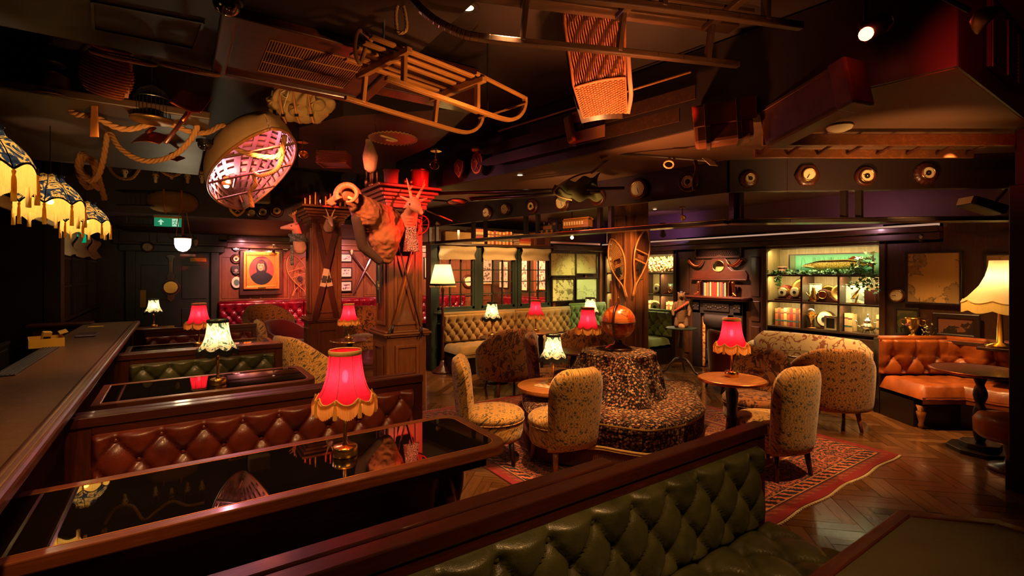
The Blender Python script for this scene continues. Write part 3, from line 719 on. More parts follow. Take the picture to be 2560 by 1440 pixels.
# ================================================================ TUFTING
def tuftgrid(x0, x1, z0, z1, sx, sz, depth, rowtop=True, res=14, edge=.03, off=0.0, zt=None):
    """height field: returns (h(x,z), button list); diamond tufting with pleats running out of the top row"""
    cols = max(1, round((x1 - x0) / sx)); sx = (x1 - x0) / cols
    ztop = (zt if zt is not None else z1 - sz * .75)
    def h(x, z):
        u = (x - x0) / sx * 2 + off; v = (ztop - z) / sz * 2           # half-step lattice, buttons where u+v is odd/even
        e = min(1, (x - x0) / edge, (x1 - x) / edge, (z1 - z) / edge, (z - z0) / edge); e = max(0, e)
        ef = math.sqrt(max(0, 1 - (1 - e) ** 2))
        u1 = u - 1
        if v < 0:
            s_ = abs(math.sin(PI * u1 / 2)); k = .35 * s_ ** .22 + .65 * min(1, s_ * 1.6 + .45)
            r = math.hypot(((u1 + 1) % 2) - 1, v) ; 
            rr = math.hypot(min(u1 % 2, 2 - u1 % 2) * .9, v)
            return depth * ef * (.40 + .6 * k) * (1 - .55 * math.exp(-(rr / .42) ** 2))
        a, b = (u1 + v) / 2, (u1 - v) / 2
        s_ = abs(math.sin(PI * a)) * abs(math.sin(PI * b))
        ra, rb = abs(a - round(a)), abs(b - round(b)); rr = math.hypot(ra, rb)
        f = min(ra, rb)
        k = 1 - math.exp(-(f / .06) ** 1.0)
        return depth * ef * (.34 + .30 * k + .36 * s_ ** .45) * (1 - .85 * math.exp(-(rr / .15) ** 1.6))
    btn = []
    nz = int((ztop - z0) / (sz / 2)) + 1
    for j in range(nz):
        z = ztop - j * sz / 2
        if z < z0 + .03: break
        for i in range(-1, cols * 2 + 2):
            if (i - 1 + j) % 2 == 0 and True:
                u1 = i - 1; 
                x = x0 + (i - off) * sx / 2
                if x0 + .04 < x < x1 - .04: btn.append((x, z))
    return h, btn
BTN = {}
def button(parent, loc, mat, r=.011):
    k = (mat, r)
    if k not in BTN:
        b = MB().ball((0, 0, 0), (r, r * .6, r), 10); me = bpy.data.meshes.new('button'); me.from_pydata(b.v, [], b.f); me.materials.append(m[mat])
        me.polygons.foreach_set('use_smooth', [True] * len(me.polygons)); BTN[k] = me
    o = bpy.data.objects.new('button', BTN[k]); COL.objects.link(o); o.parent = parent; o.location = loc
def tuft_back(parent, x0, x1, z0, z1, y, mat, sx=.185, sz=.235, depth=.055, res=.0125, bmat=None, name='backrest', zt=None, lean=.0, r=.011):
    h, btn = tuftgrid(x0, x1, z0, z1, sx, sz, depth, zt=zt)
    nx = int((x1 - x0) / res); nz = int((z1 - z0) / res)
    mb = MB().grid(lambda u, v: (x0 + u * (x1 - x0), y - h(x0 + u * (x1 - x0), z0 + v * (z1 - z0)) - lean * (1 - v), z0 + v * (z1 - z0)), nx, nz)
    p = mk(name, mb, mat, parent, sm=True)
    for (x, z) in btn:
        if abs(z - z1) > .03: button(p, (x, y - depth * .22 - lean * (1 - (z - z0) / (z1 - z0)), z), bmat or mat, r)
    return p
def booth(x0, x1, y, mat, label, visible=True, face=-1, seat=True, group='button-back benches of the bar booths'):
    """bench whose leather back faces -Y (face -1) or +Y"""
    t = thing('booth_bench', label, 'bench', ((x0 + x1) / 2, y, 0), 0 if face < 0 else PI, group)
    w = (x1 - x0) / 2
    mk('top_rail', MB().span((-w, -.014, .825), (w, .055, .88)), 'mahog', t, bev=.006)
    mk('side_post', MB().span((-w, 0, .05), (-w + .11, .045, .825)), 'mahogz', t, bev=.004)
    mk('side_post', MB().span((w - .08, 0, .05), (w, .045, .825)), 'mahogz', t, bev=.004)
    mk('back_board', MB().span((-w + .02, .02, .05), (w - .02, .04, .83)), 'mahog', t)
    mk('rail_face', MB().span((-w + .11, -.004, .78), (w - .08, .02, .825)), 'mahog', t, bev=.003)
    mk('plinth', MB().span((-w + .02, -.44, .0), (w - .02, -.02, .30)), 'mahog', t)
    if visible: tuft_back(t, -w + .11, w - .08, .40, .782, 0.0, mat, sx=.205, sz=.24, zt=.735, r=.014, depth=.06)
    else: mk('backrest', MB().span((-w + .11, -.05, .40), (w - .08, 0, .78)), mat, t, bev=.02)
    # seat cushion
    if visible == 2:
        hh, bt = tuftgrid(-w + .08, w - .04, -.50, -.03, .24, .30, .05, zt=-.10)
        mk('seat', MB().grid(lambda u, v: (-w + .08 + u * (2 * w - .12), -.50 + v * .47, .375 + hh(-w + .08 + u * (2 * w - .12), -.50 + v * .47)), int(w * 150), 40), mat, t, sm=True)
        mk('seat_base', MB().span((-w + .05, -.49, .28), (w - .02, -.02, .385)), mat, t, bev=.03)
    else:
        mk('seat', MB().span((-w + .06, -.48, .29), (w - .04, -.03, .43)), mat, t, bev=.03)
    return t
booth(-0.491, 1.507, 3.393, 'leaBr', 'oxblood leather button-back bench behind the table with the big red lamp')
booth(-0.491, 1.484, 3.515, 'leaGr', 'bench backing onto the oxblood one, facing the table with the green print lamp', False, 1)
booth(-0.491, 0.926, 5.747, 'leaGr', 'green leather button-back bench behind the table with the green print lamp')
booth(-0.491, 0.926, 5.87, 'leaBr', 'bench backing onto the far green one, facing the third booth table', False, 1)
booth(-0.491, 0.971, 8.080, 'leaBr', 'farthest oxblood button-back bench, behind the third booth table')
booth(0.000, 2.461, 1.322, 'leaGr', 'large green leather button-back bench in the foreground', 2)
booth(-0.223, 1.451, 1.445, 'leaBr', 'rear of the bench backing onto the foreground green one', False, 1)
def booth_table(x0, x1, y0, y1, label, leg=True, rim=.052):
    t = thing('booth_table', label, 'table', ((x0 + x1) / 2, (y0 + y1) / 2, 0), 0, 'glass-topped mahogany booth tables')
    a, b = (x1 - x0) / 2, (y1 - y0) / 2
    o = rrect(-a, -b, a, b, .11, 6, (1, 0, 0, 1)); i = rrect(-a + rim, -b + rim, a - rim, b - rim, .075, 6, (1, 0, 0, 1))
    mk('rim', MB().ring(o, i, .70, .752), 'rim', t, bev=.006)
    i2 = rrect(-a + rim - .004, -b + rim - .004, a - rim + .004, b - rim + .004, .078, 6, (1, 0, 0, 1))
    mk('glass_top', MB().prism(i2, .735, .750), 'tableglass', t)
    mk('inlay_line', MB().ring([(p[0] * 1.0, p[1]) for p in i], [(p[0] * .996, p[1] * .985) for p in i], 0.7505, .7515), 'gold', t)
    mk('underframe', MB().span((-a + .05, -b + .06, .64), (a - .12, b - .06, .70)), 'mahog', t)
    for yy in (0,):
        tw = MB(); n = 48; prof = []
        tw.grid(lambda u, v: ((.062 + .022 * math.cos(3 * 2 * PI * u + v * 9)) * math.cos(2 * PI * u), (.062 + .022 * math.cos(3 * 2 * PI * u + v * 9)) * math.sin(2 * PI * u), .07 + v * .52), 24, 40, cu=True, flip=True)
        mk('twisted_leg', tw, 'mahogz', t, sm=True, loc=(a - .2, yy, 0))
        mk('leg_collar', MB().lathe([(.07, .57), (.10, .59), (.10, .62), (.08, .64), (.06, .66)], 20), 'mahogz', t, sm=True, loc=(a - .2, yy, 0))
        mk('foot', MB().span((a - .34, yy - .16, 0), (a - .06, yy + .16, .07)), 'mahogz', t, bev=.015)
    mk('wall_bracket', MB().span((-a + .02, -.2, .3), (-a + .06, .2, .64)), 'mahogz', t)
    return t
booth_table(-.62, 1.44, 2.11, 2.765, 'black glass booth table holding the large red fringed lamp')
booth_table(-.49, .955, 4.27, 5.0, 'black glass booth table holding the green print lamp')
booth_table(-.5, 1.01, 6.84, 7.40, 'farthest glass booth table, holding a red fringed lamp', rim=.045)
# foreground table with leather insert
t = thing('booth_table', 'dark leather-topped table in the bottom right corner', 'table', (2.03, .34, 0), 0)
o = rrect(-.62, -.62, .30, .36, .12, 6, (0, 0, 0, 0)); o = [(.21, .36), (-.62, .36), (-.62, -.62), (.42, -.62), (.42, .13)]; i = [(.19, .315), (-.56, .315), (-.56, -.56), (.365, -.56), (.365, .12)]
mk('rim', MB().ring(o, i, .705, .752), 'mahog', t, bev=.008)
mk('leather_top', MB().prism(i, .73, .747), plain('hide_top', (64, 58, 34), .5, 0, .3, 5, .5), t)
mk('pedestal', MB().lathe([(.2, 0), (.2, .04), (.06, .1), (.05, .6), (.12, .7)], 20), 'mahogz', t, sm=True)
# ================================================================ BAR
t = thing('bar_counter', 'long dark bar counter with a crinkled brown top and brass trim', 'bar', (0, 0, 0))
mk('top', MB().span((-.98, -.6, .965), (-.50, 8.20, .985)), (lambda q: q.fin(q.mix(q.noise(q.co('Object', (3.2, 9, 4)), 4, 5, .6, 2.0), lin((50, 32, 15)), lin((160, 110, 56))), .30, 0, q.bump(q.m_('ABSOLUTE', q.m_('SUBTRACT', q.noise(q.co('Object', (3, 12, 4)), 5, 6, .65, 2.6), .5), 0.0), .95, .05), .1))(NT('bar_hide')), t)
mk('nosing', MB().span((-.50, -.6, .935), (-.427, 8.22, .987)), 'mahogy', t, bev=.014)
mk('brass_trim', MB().span((-.478, -.6, .987), (-.471, 8.22, .991)).span((-.456, -.6, .987), (-.450, 8.22, .991)), 'brassd', t)
mk('front_panel', MB().span((-.70, -.6, 0), (-.67, 8.15, .96)), 'mahogz', t)
mk('apron', MB().span((-.67, -.6, .87), (-.52, 8.18, .96)), 'mahogy', t, bev=.02)
mk('back_panel', MB().span((-.975, -.6, 0), (-.955, 8.15, .965)), 'mahogz', t)
mk('end_cap', MB().span((-1.45, 8.05, 0), (-.68, 8.20, .96)).span((-1.5, 8.0, .975), (-.9, 8.24, 1.01)), 'mahog', t, bev=.008)
dt = thing('drip_tray', 'ribbed metal drip tray along the working edge of the bar', 'tray', (-.914, 5.04, .985))
mk('pan', MB().span((-.055, -.7, 0), (.055, .7, .008)), 'iron', dt)
for k in range(6): mk('rib', MB().span((-.05 + k * .019, -.69, .008), (-.044 + k * .019, .69, .013)), 'steel', dt)
t = thing('tool_box', 'open yellow cardboard box on the bar counter', 'box', (-.98, 5.95, .985), .2)
ycard = plain('yellow_card', (206, 160, 44), .7)
for a, b in (((-.11, -.15, 0), (.11, .15, .006)), ((-.115, -.15, 0), (-.109, .15, .075)), ((.109, -.15, 0), (.115, .15, .075)), ((-.11, -.156, 0), (.11, -.15, .075)), ((-.11, .15, 0), (.11, .156, .075))): mk('side', MB().span(a, b), ycard, t)
mk('flap', MB().span((.112, -.15, .075), (.17, .15, .08), RY(-.3)), ycard, t)
tb = thing('bottle_opener_box', 'small yellow-labelled pack standing in the open box', 'packet', (-.99, 5.92, .991), .5, rot=(.3, .1, .5))
mk('pack', MB().span((-.03, -.02, 0), (.03, .02, .13)), ycard, tb, bev=.004); mk('print', MB().span((-.025, -.0212, .03), (.025, -.0202, .09)), 'black', tb)
one('chopping_board', MB().span((-.08, -.17, 0), (.08, .17, .018)), 'mahogy', 'reddish wooden board lying flat on the bar counter', 'board', bev=.006, loc=(-.78, 6.65, .985))
one('menu_card', MB().span((-.07, -.05, 0), (.07, .05, .004)), ycard, 'yellow card lying at the far end of the bar', 'card', loc=(-.82, 7.65, .985))
one('menu_card', MB().span((-.05, -.04, 0), (.05, .04, .004)), 'tan', 'tan card lying on the near bar edge by the drip tray', 'card', loc=(-.94, 4.0, .985))
wk = thing('back_bar_station', 'dark low work station behind the counter at far left', 'counter', (-1.75, 5.2, 0))
mk('carcass', MB().span((-.3, -1.6, 0), (.3, 1.9, .9)), 'black', wk); mk('edge', MB().span((.28, -1.6, .9), (.31, 1.9, .93)), 'steel', wk)
for k in range(5): mk('door', MB().span((.3, -1.55 + k * .68, .08), (.315, -.92 + k * .68, .86)), 'darkwood', wk, bev=.004)
sh_ = thing('back_bar_shelving', 'tall dark shelving with a few glinting shelves behind the bar', 'shelves', (-2.6, 5.2, 0))
mk('carcass', MB().span((-.2, -2.2, 0), (-.15, 2.6, 2.3)).span((-.2, 2.55, 0), (.2, 2.6, 2.3)), 'black', sh_)
for k in range(5): mk('shelf', MB().span((-.18, -2.2, .95 + k * .26), (.2, 2.55, .97 + k * .26)), 'steel' if k % 2 else 'darkwood', sh_)
# ================================================================ RUG
hx, hy = (RUG[2] - RUG[0]) / 2, (RUG[3] - RUG[1]) / 2
rg = thing('persian_rug', 'large red and navy Persian rug under the round sofa', 'rug', ((RUG[0] + RUG[2]) / 2, (RUG[1] + RUG[3]) / 2, 0))
mk('pile', MB().grid(lambda u, v: (-hx + 2 * hx * u, -hy + 2 * hy * v + (.010 * math.sin(u * 31) if v == 0 else 0), .010 + .0015 * math.sin(u * 17 + v * 5)), 40, 30).span((-hx, -hy + .02, .001), (hx, hy, .008)), rugmat('rug_pile', hx, hy), rg, sm=True)
fr = MB()
for k in range(420):
    x = -hx + 2 * hx * k / 420
    for s in (-1, 1):
        yy = s * hy + (.010 * math.sin((x + hx) / 2 / hx * 31) if s < 0 else 0)
        fr.span((x, yy, .002), (x + .0052, yy + s * (.018 + .006 * math.sin(k * 1.7)), .007))
mk('fringe', fr, 'cream', rg, kind='stuff')
# ================================================================ ROUND SOFA (three lobes round a draped hub)
outl = [(1305, 975), (1310, 1010), (1340, 1035), (1420, 1048), (1497, 1052), (1550, 1060), (1617, 1068), (1663, 1064), (1717, 1052), (1752, 1034), (1764, 1014), (1752, 994), (1746, 980), (1756, 968), (1748, 958), (1722, 950), (1685, 950)]
pp = [P(a, b, .42) for a, b in outl] + [Vector(q) for q in ((4.22, 3.78, 0), (3.95, 3.98, 0), (3.6, 4.0, 0), (3.35, 4.12, 0), (3.1, 4.2, 0))]
cc = Vector((3.58, 3.36, 0))
pl = catmull([(p.x, p.y, 0) for p in pp], 5, True)
so = thing('round_sofa', 'round buttoned ottoman sofa in dark tribal-print fabric on the rug', 'sofa', cc)
N = len(pl); L2 = [((p - cc).x, (p - cc).y) for p in pl]
def shrink(k): return [(x * k, y * k) for x, y in L2]
def loft(prof, name, mat, par, sm=True, n=N, base=L2):
    mb = MB(); vs = [(x * k, y * k, z) for (k, z) in prof for (x, y) in base]; fs = []
    for i in range(len(prof) - 1):
        for j in range(n): fs.append((i * n + j, i * n + (j + 1) % n, (i + 1) * n + (j + 1) % n, (i + 1) * n + j))
    mb.add(vs, fs); return mk(name, mb, mat, par, sm=sm)
loft([(.965, .20), (.985, .24), (.99, .36), (.992, .39), (.98, .415), (.955, .428), (.8, .44), (.4, .445), (.0, .447)][::1], 'seat', 'kilim', so)
loft([(1.0, .385), (1.003, .392), (1.0, .40)], 'piping', 'braid', so)
loft([(.975, .175), (.995, .178), (.995, .186), (.985, .19), (.995, .195), (.995, .205), (.975, .21)], 'braid', 'braid', so)
fm = MB(); q = 520
for k in range(q):
    a = k / q * N; i = int(a); f = a - i; x = L2[i][0] * (1 - f) + L2[(i + 1) % N][0] * f; y = L2[i][1] * (1 - f) + L2[(i + 1) % N][1] * f
    s = .98 + .006 * (k % 2); fm.v.append((x * s, y * s, .18)); fm.v.append((x * (s + .004), y * (s + .004), .035))
fm.f = [(2 * k, 2 * ((k + 1) % q), 2 * ((k + 1) % q) + 1, 2 * k + 1) for k in range(q)]
mk('fringe', fm, plain('bullion', (92, 50, 28), .9), so, kind='stuff')
mk('core', MB().lathe([(.5, .02), (.5, .3)], 24), 'black', so)
for (a, b) in ((1663, 1064), (1420, 1048), (1746, 978)):
    p = P(a, b, .42) - cc; mk('seam', MB().tube([(p.x * 1.004, p.y * 1.004, .22), (p.x * 1.004, p.y * 1.004, .38), (p.x * .97, p.y * .97, .424), (p.x * .5, p.y * .5, .447)], .0025, 5), 'black', so)
# draped hub: fluted column flaring into three rounded feet
def hubr(t, v):
    base = .36 + .10 * (1 - v) ** 1.4
    lob = .5 + .5 * math.cos(3 * (t - 2.05))
    return base + (1 - v) ** .8 * (.17 * lob ** 2) + .016 * math.sin(9 * t + 4 * v) * (1 - v * .3) + .012 * math.sin(17 * t + 2)
hb = thing('draped_hub', 'tall tribal-print draped centre of the round sofa, carrying the globe', 'pedestal', (3.62, 3.42, .43))
def hubf(u, v):
    t = 2 * PI * u
    if v < .9:
        w_ = v / .9; r = hubr(t, w_); dim = 0
        for bt in (.18, .52, .80):
            for k in range(7):
                bt_t = 2 * PI * (k + (.5 if bt == .52 else 0)) / 7; dd = math.hypot(((t - bt_t + PI) % (2 * PI) - PI) * r / .06, (w_ - bt) * .42 / .06); dim += .030 * math.exp(-dd * dd)
        return ((r - dim) * math.cos(t), (r - dim) * math.sin(t), .42 * w_ - .0)
    w_ = (v - .9) / .1; r = hubr(t, 1) * (1 - w_ ** 2 * .98); return (r * math.cos(t), r * math.sin(t), .42 + .018 * math.sin(w_ * PI / 2))
drp = mk('drape', MB().grid(hubf, 120, 44, cu=True, flip=True), 'kilim', hb, sm=True)
for bt in (.18, .52, .80):
    for k in range(7):
        t_ = 2 * PI * (k + (.5 if bt == .52 else 0)) / 7; r = hubr(t_, bt) - .026; button(drp, (r * math.cos(t_), r * math.sin(t_), .42 * bt), 'kilim', .014)
# globe
g0 = thing('table_globe', 'reddish antique globe on a turned wooden stand atop the draped hub', 'globe', (3.62, 3.42, .868), .5)
gl = NT('globe_map'); v = gl.co(); n = gl.noise(v, 9, 6, .6, .6)
gc = gl.ramp(n, [(.40, lin((168, 62, 24))), (.49, lin((176, 70, 28))), (.5, lin((92, 30, 14))), (.515, lin((206, 110, 50))), (.7, lin((220, 130, 66)))])
gx = gl.xyz(v); gr = gl.m_('LESS_THAN', gl.m_('PINGPONG', gl.m_('MULTIPLY', gx[2], 19), .5), .02); gc = gl.mix(gl.m_('MULTIPLY', gr, .6), gc, lin((80, 28, 14)))
gm = gl.fin(gc, .28, 0, None, .6)
mk('sphere', MB().ball((0, 0, .275), .168, 40), gm, g0, sm=True)
mk('equator_band', MB().lathe([(.169, .272), (.172, .273), (.172, .279), (.169, .28)], 40, caps=False), 'black', g0, sm=True)
arc = [(.195 * math.sin(a), 0, .275 + .195 * math.cos(a)) for a in [(.15 - k / 24 * (PI + .1)) for k in range(25)]]
mk('meridian_arc', MB().tube(arc, .013, 8), 'mahogz', g0, sm=True)
mk('finial', MB().lathe([(.006, .47), (.012, .485), (.006, .5), (.011, .515), (.002, .53)], 12), 'brassd', g0, sm=True)
mk('stand', MB().lathe([(.13, 0), (.135, .012), (.12, .025), (.10, .03), (.09, .045), (.05, .055), (.04, .08), (.02, .10)], 32), 'mahog', g0, sm=True)
# ================================================================ CHAIRS
def slab(w, h, t, top=.35, nu=26, nv=30, bend=0.0, taper=0.0, tuft=False, scal=0):
    """upholstered slab in the XZ plane (front -Y), base at z=0; returns MB"""
    def f(side):
        def g(u, v):
            x, z = 2 * u - 1, v
            ww = w / 2 * (1 - taper * (1 - z))
            if z > 1 - top: k = (z - 1 + top) / top; ww *= math.sqrt(max(0, 1 - (k * .93) ** 3.2))
            X_ = ww * x; Z_ = h * z
            T_ = t / 2 * (max(0, (1 - abs(x) ** 5)) * max(0, (1 - abs(2 * z - 1) ** 8))) ** .4
            y = side * T_
            if tuft and side < 0:
                for (bx, bz) in tuft:
                    y += .035 * math.exp(-(((X_ - bx) / .035) ** 2 + ((Z_ - bz) / .035) ** 2))
            y += bend * (X_ / (w / 2)) ** 2 * -1
            return (X_, y, Z_)
        return g
    mb = MB(); mb.grid(f(-1), nu, nv); mb.grid(f(1), nu, nv, flip=True); return mb
def slipper(label, mat, loc, face, group=None, hb_=.88, w=.48, leg='mahogz'):
    """face: compass angle clockwise from +Y the sitter looks to"""
    t = thing('slipper_chair', label, 'chair', loc, -math.radians(face) + PI, group)
    tb_ = [(-.11, .30), (.11, .30), (0, .18), (0, .40)]
    b = slab(w, hb_ - .18, .12, .42, bend=.07, taper=.10, tuft=tb_)
    bo = mk('backrest', b, mat, t, sm=True, loc=(0, .24, .19)); bo.rotation_euler = (-.10, 0, 0)
    for (x, z) in tb_: button(bo, (x, -.02, z), mat, .012)
    mk('seat', MB().lathe([(.02, .20), (.25, .20), (.265, .23), (.262, .34), (.25, .355)], 36, caps=True), mat, t, sm=True)
    mk('seat_cushion', MB().lathe([(.25, .352), (.272, .365), (.275, .40), (.25, .43), (.15, .445), (.0, .448)], 36, caps=False), mat, t, sm=True)
    mk('piping', MB().tube([(.273 * math.cos(a * PI / 18), .273 * math.sin(a * PI / 18), .36) for a in range(36)], .005, 6, closed=True), mat, t, sm=True)
    for (x, y) in ((-.16, -.15), (.16, -.15), (-.17, .19), (.17, .19)):
        mk('leg', MB().tube([(x, y, .22), (x * 1.12, y * 1.15, .0)], [.026, .016], 8), leg, t, sm=True)
    return t
def tubchair(label, mat, loc, face, h=.86, arm=.60, R=.335, group=None, sweep=118, leg='honeyz', vee=1.0):
    t = thing('tub_chair', label, 'armchair', loc, -math.radians(face) + PI, group)
    sw = math.radians(sweep)
    def f(u, v):
        a = -sw + 2 * sw * u; c = math.cos(a * .62)        # a=0 is the back centre (+Y)
        k = max(0, (abs(a) / sw - .12) / .88)
        top = arm + (h - arm) * (.5 + .5 * math.cos(PI * min(1, k * vee)))
        lo = .20; th = .055 * (1 - .25 * abs(u - .5) * 2)
        endf = min(1, u * 16, (1 - u) * 16) ** .5
        s = v * 2 * PI; cx_, cz_ = math.cos(s), math.sin(s)
        q = lambda c: math.copysign(abs(c) ** .42, c)
        rr = R + th * q(cx_) * endf + .055 * ((lo + top) / 2 + (top - lo) / 2 * q(cz_) - .2); z = (lo + top) / 2 + (top - lo) / 2 * q(cz_)
        flare = 1.0
        return (rr * math.sin(a) * 1.0, rr * math.cos(a) * flare, z)
    mb = MB().grid(f, 44, 24, cv=True, flip=True)
    n = 24; mb.f.append(tuple(range(n))); mb.f.append(tuple(44 * n + k for k in range(n))[::-1])
    mk('backrest', mb, mat, t, sm=True)
    mk('seat_base', MB().lathe([(.05, .19), (R - .03, .19), (R - .02, .22), (R - .03, .33)], 32), mat, t, sm=True)
    mk('seat_cushion', MB().lathe([(R - .08, .33), (R - .045, .345), (R - .04, .39), (R - .07, .42), (.16, .44), (0, .442)], 32, caps=False), mat, t, sm=True)
    for (x, y) in ((-.2, -.2), (.2, -.2), (-.2, .24), (.2, .24)):
        mk('leg', MB().tube([(x, y, .21), (x * 1.12, y * 1.22, .0)], [.026, .016], 8), leg, t, sm=True)
    return t
slipper('gold woven slipper chair with buttoned back, turned side-on at the rug edge', 'decoG', (2.27, 3.62, .011), 122, leg='darkwood', hb_=.90, w=.44)
slipper('gold woven slipper chair seen from behind at the chessboard table', 'decoG', (2.68, 3.20, .011), 6, hb_=.86, w=.54, leg='honeyz')
slipper('gold woven slipper chair seen from behind, right of the round sofa', 'decoG', (4.06, 2.14, .011), 12, hb_=.90, w=.50, leg='mahogz')
tubchair('bronze woven tub chair with tapered oak legs near the pale settee', 'decoD', (5.86, 2.46, 0), 52, .86, .50, .36, leg='honeyz')
slipper('rust floral armless chair behind the round table with a red lamp', 'flor', (4.64, 2.62, .011), 262, hb_=.85, w=.58)
tubchair('rust floral tub chair nearest the standing lamp', 'flor', (3.74, 5.62, 0), 12, .90, .56, .37)
slipper('rust floral slipper chair side-on behind the chessboard table', 'flor', (3.78, 4.62, 0), 128, hb_=.90, w=.50)
tubchair('rust floral tub chair just left of the globe', 'flor', (4.72, 5.16, 0), 20, .93, .58, .40)
tubchair('gold woven tub chair beside the booths, left of the pillar with crossed skis', 'decoG', (1.36, 6.28, 0), 70, .90, .55, .37, leg='darkwood')
slipper('narrow gold woven chair standing behind the tub chair by the booths', 'decoG', (1.28, 8.2, 0), 90, hb_=.92, w=.46)
tubchair('high-backed brown woven tub chair in front of the portrait', 'decoD', (1.45, 10.3, 0), 165, 1.0, .7, .40, leg='darkwood')
tubchair('crimson velvet tub chair between the far booth and the ski pillar', 'velvet', (1.60, 9.35, 0), 150, .78, .55, .34, leg='darkwood')
tubchair('dark floral tub chair behind the small round table with a red lamp', 'flor', (2.98, 9.3, 0), 190, .96, .62, .42, leg='darkwood')
tubchair('crimson velvet tub chair in front of the fireplace', 'velvet', (6.37, 3.86, 0), 120, .84, .6, .27, leg='darkwood')
# ================================================================ BANQUETTES
def banq(name, label, A, B, z0, z1, mat, seatd, legs=None, split=(), res=.016, sx=.17, sz=.2, depth=.075, seatz=.46, plz=.28, rol=True, group=None, seat_h=.12, btn=.009):
    A, B = Vector((*A, 0)), Vector((*B, 0)); l = (B - A).length
    t = thing(name, label, 'banquette', (A + B) / 2, math.atan2(B.y - A.y, B.x - A.x), group); w = l / 2
    e = [-w] + [x * l - w for x in split] + [w]
    for a, b in zip(e[:-1], e[1:]):
        h, bt = tuftgrid(a, b, z0, z1, sx, sz, depth, zt=z1 - sz * .65)
        mb = MB().grid(lambda u, v: (a + u * (b - a), -.03 - h(a + u * (b - a), z0 + v * (z1 - z0)) , z0 + v * (z1 - z0)), int((b - a) / res), int((z1 - z0) / res * 1.3))
        bc = mk('back_cushion', mb, mat, t, sm=True)
        for (x, z) in bt: button(bc, (x, -.045, z), mat, btn)
        mk('seat_cushion', MB().grid(lambda u, v: (a + u * (b - a), -.04 - v * seatd, seatz - seat_h + seat_h * (max(0, 1 - abs(2 * v - 1) ** 9) * max(0, 1 - abs(2 * u - 1) ** 40)) ** .5 + .012 * abs(math.sin(v * 9)) * abs(math.sin(u * (b - a) * 18)) ** .5 - .006), int((b - a) / .035), 20, flip=True).grid(lambda u, v: (a + u * (b - a), -.04 - seatd * 1.0 + .004, plz + v * (seatz - seat_h - plz + .02)), 2, 2), mat, t, sm=True)
        mk('back_roll', MB().tube([(a + .004, -.035, z1), (b - .004, -.035, z1)], .035, 12), mat, t, sm=True)
    mk('back_board', MB().span((-w, -.03, 0), (w, .05, z1)), 'darkwood', t)
    mk('plinth', MB().span((-w, -seatd + .08, 0), (w, -.05, plz)), 'darkwood', t)
    return t
banq('banquette', 'amber-green tweed button-back banquette under the green windows', (3.60, 7.34), (6.35, 7.34), .46, .93, 'tweedB', .58, split=(.52,), sx=.16)
banq('banquette', 'green tweed button-back banquette under the framed maps', (6.36, 7.34), (7.32, 7.34), .46, .98, 'tweed', .58, sx=.16)
banq('banquette', 'green tweed banquette by the shell-topped alcove, behind the snowshoe pillar', (7.34, 6.70), (7.34, 5.62), .46, .92, 'tweed', .58, sx=.17)
banq('banquette', 'long crimson leather button-back banquette along the panelled rear wall', (.72, 12.60), (6.9, 12.60), .44, .94, 'leaRd', .62, split=(.285, .5, .74), sx=.2, sz=.24, depth=.10, res=.022)
t = banq('banquette', 'tan leather button-back banquette on turned legs at far right', (6.72, 2.30), (7.36, 1.86), .46, .87, 'leaOr', .60, sx=.27, sz=.30, depth=.085, plz=.27, seat_h=.14)
for x in (-.34, .36): mk('turned_leg', MB().lathe([(.02, 0), (.03, .03), (.02, .06), (.035, .12), (.045, .17), (.03, .19), (.045, .24)], 16), 'honeyz', t, sm=True, loc=(x, -.56, 0))
banq('banquette', 'tan leather banquette run continuing behind the black column', (7.37, 1.84), (7.40, 1.0), .46, .87, 'leaOr', .62, sx=.27, sz=.30, depth=.085, plz=.27, seat_h=.14)
# pale floral settee
st_ = thing('settee', 'pale scroll-patterned settee with a humped roll back below the fish case', 'sofa', (6.93, 3.05, 0), PI / 2 * 3 + PI)
mk('backrest', MB().grid(lambda u, v: (-.72 + 1.44 * u, .22 + .07 * math.cos(2 * PI * v) * min(1, u * 14, (1 - u) * 14) ** .5, .62 + (.20 + .02 * math.sin(u * PI)) * math.sin(2 * PI * v) * min(1, .25 + u * 8, .25 + (1 - u) * 8) ** .7), 40, 20, cv=True), 'florP', st_, sm=True)
mk('seat', MB().grid(lambda u, v: (-.68 + 1.36 * u, -.05 + .30 * math.cos(2 * PI * v), .36 + .10 * math.copysign(abs(math.sin(2 * PI * v)) ** .5, math.sin(2 * PI * v))), 30, 20, cv=True), 'florP', st_, sm=True)
mk('base', MB().span((-.66, -.28, .12), (.66, .26, .28)), 'florP', st_, bev=.03)
for x in (-.6, .6):
    for y in (-.25, .22): mk('leg', MB().tube([(x, y, .14), (x, y, 0)], [.025, .016], 8), 'darkwood', st_, sm=True)
for s in (-1,): mk('arm', MB().ball((.74 * -s, -.02, .60), (.16, .26, .07), 16), 'florP', st_, sm=True)
# tan stool at the right edge
t = thing('footstool', 'round tan leather pedestal stool half hidden by the black column at right', 'stool', (5.68, 1.0, 0))
mk('seat', MB().lathe([(.02, .26), (.2, .26), (.235, .30), (.24, .40), (.21, .445), (.1, .46), (0, .462)], 32), 'leaOr', t, sm=True)
mk('pedestal', MB().lathe([(.16, 0), (.165, .02), (.13, .04), (.05, .06), (.035, .12), (.05, .2), (.08, .26)], 28), 'mahog', t, sm=True)
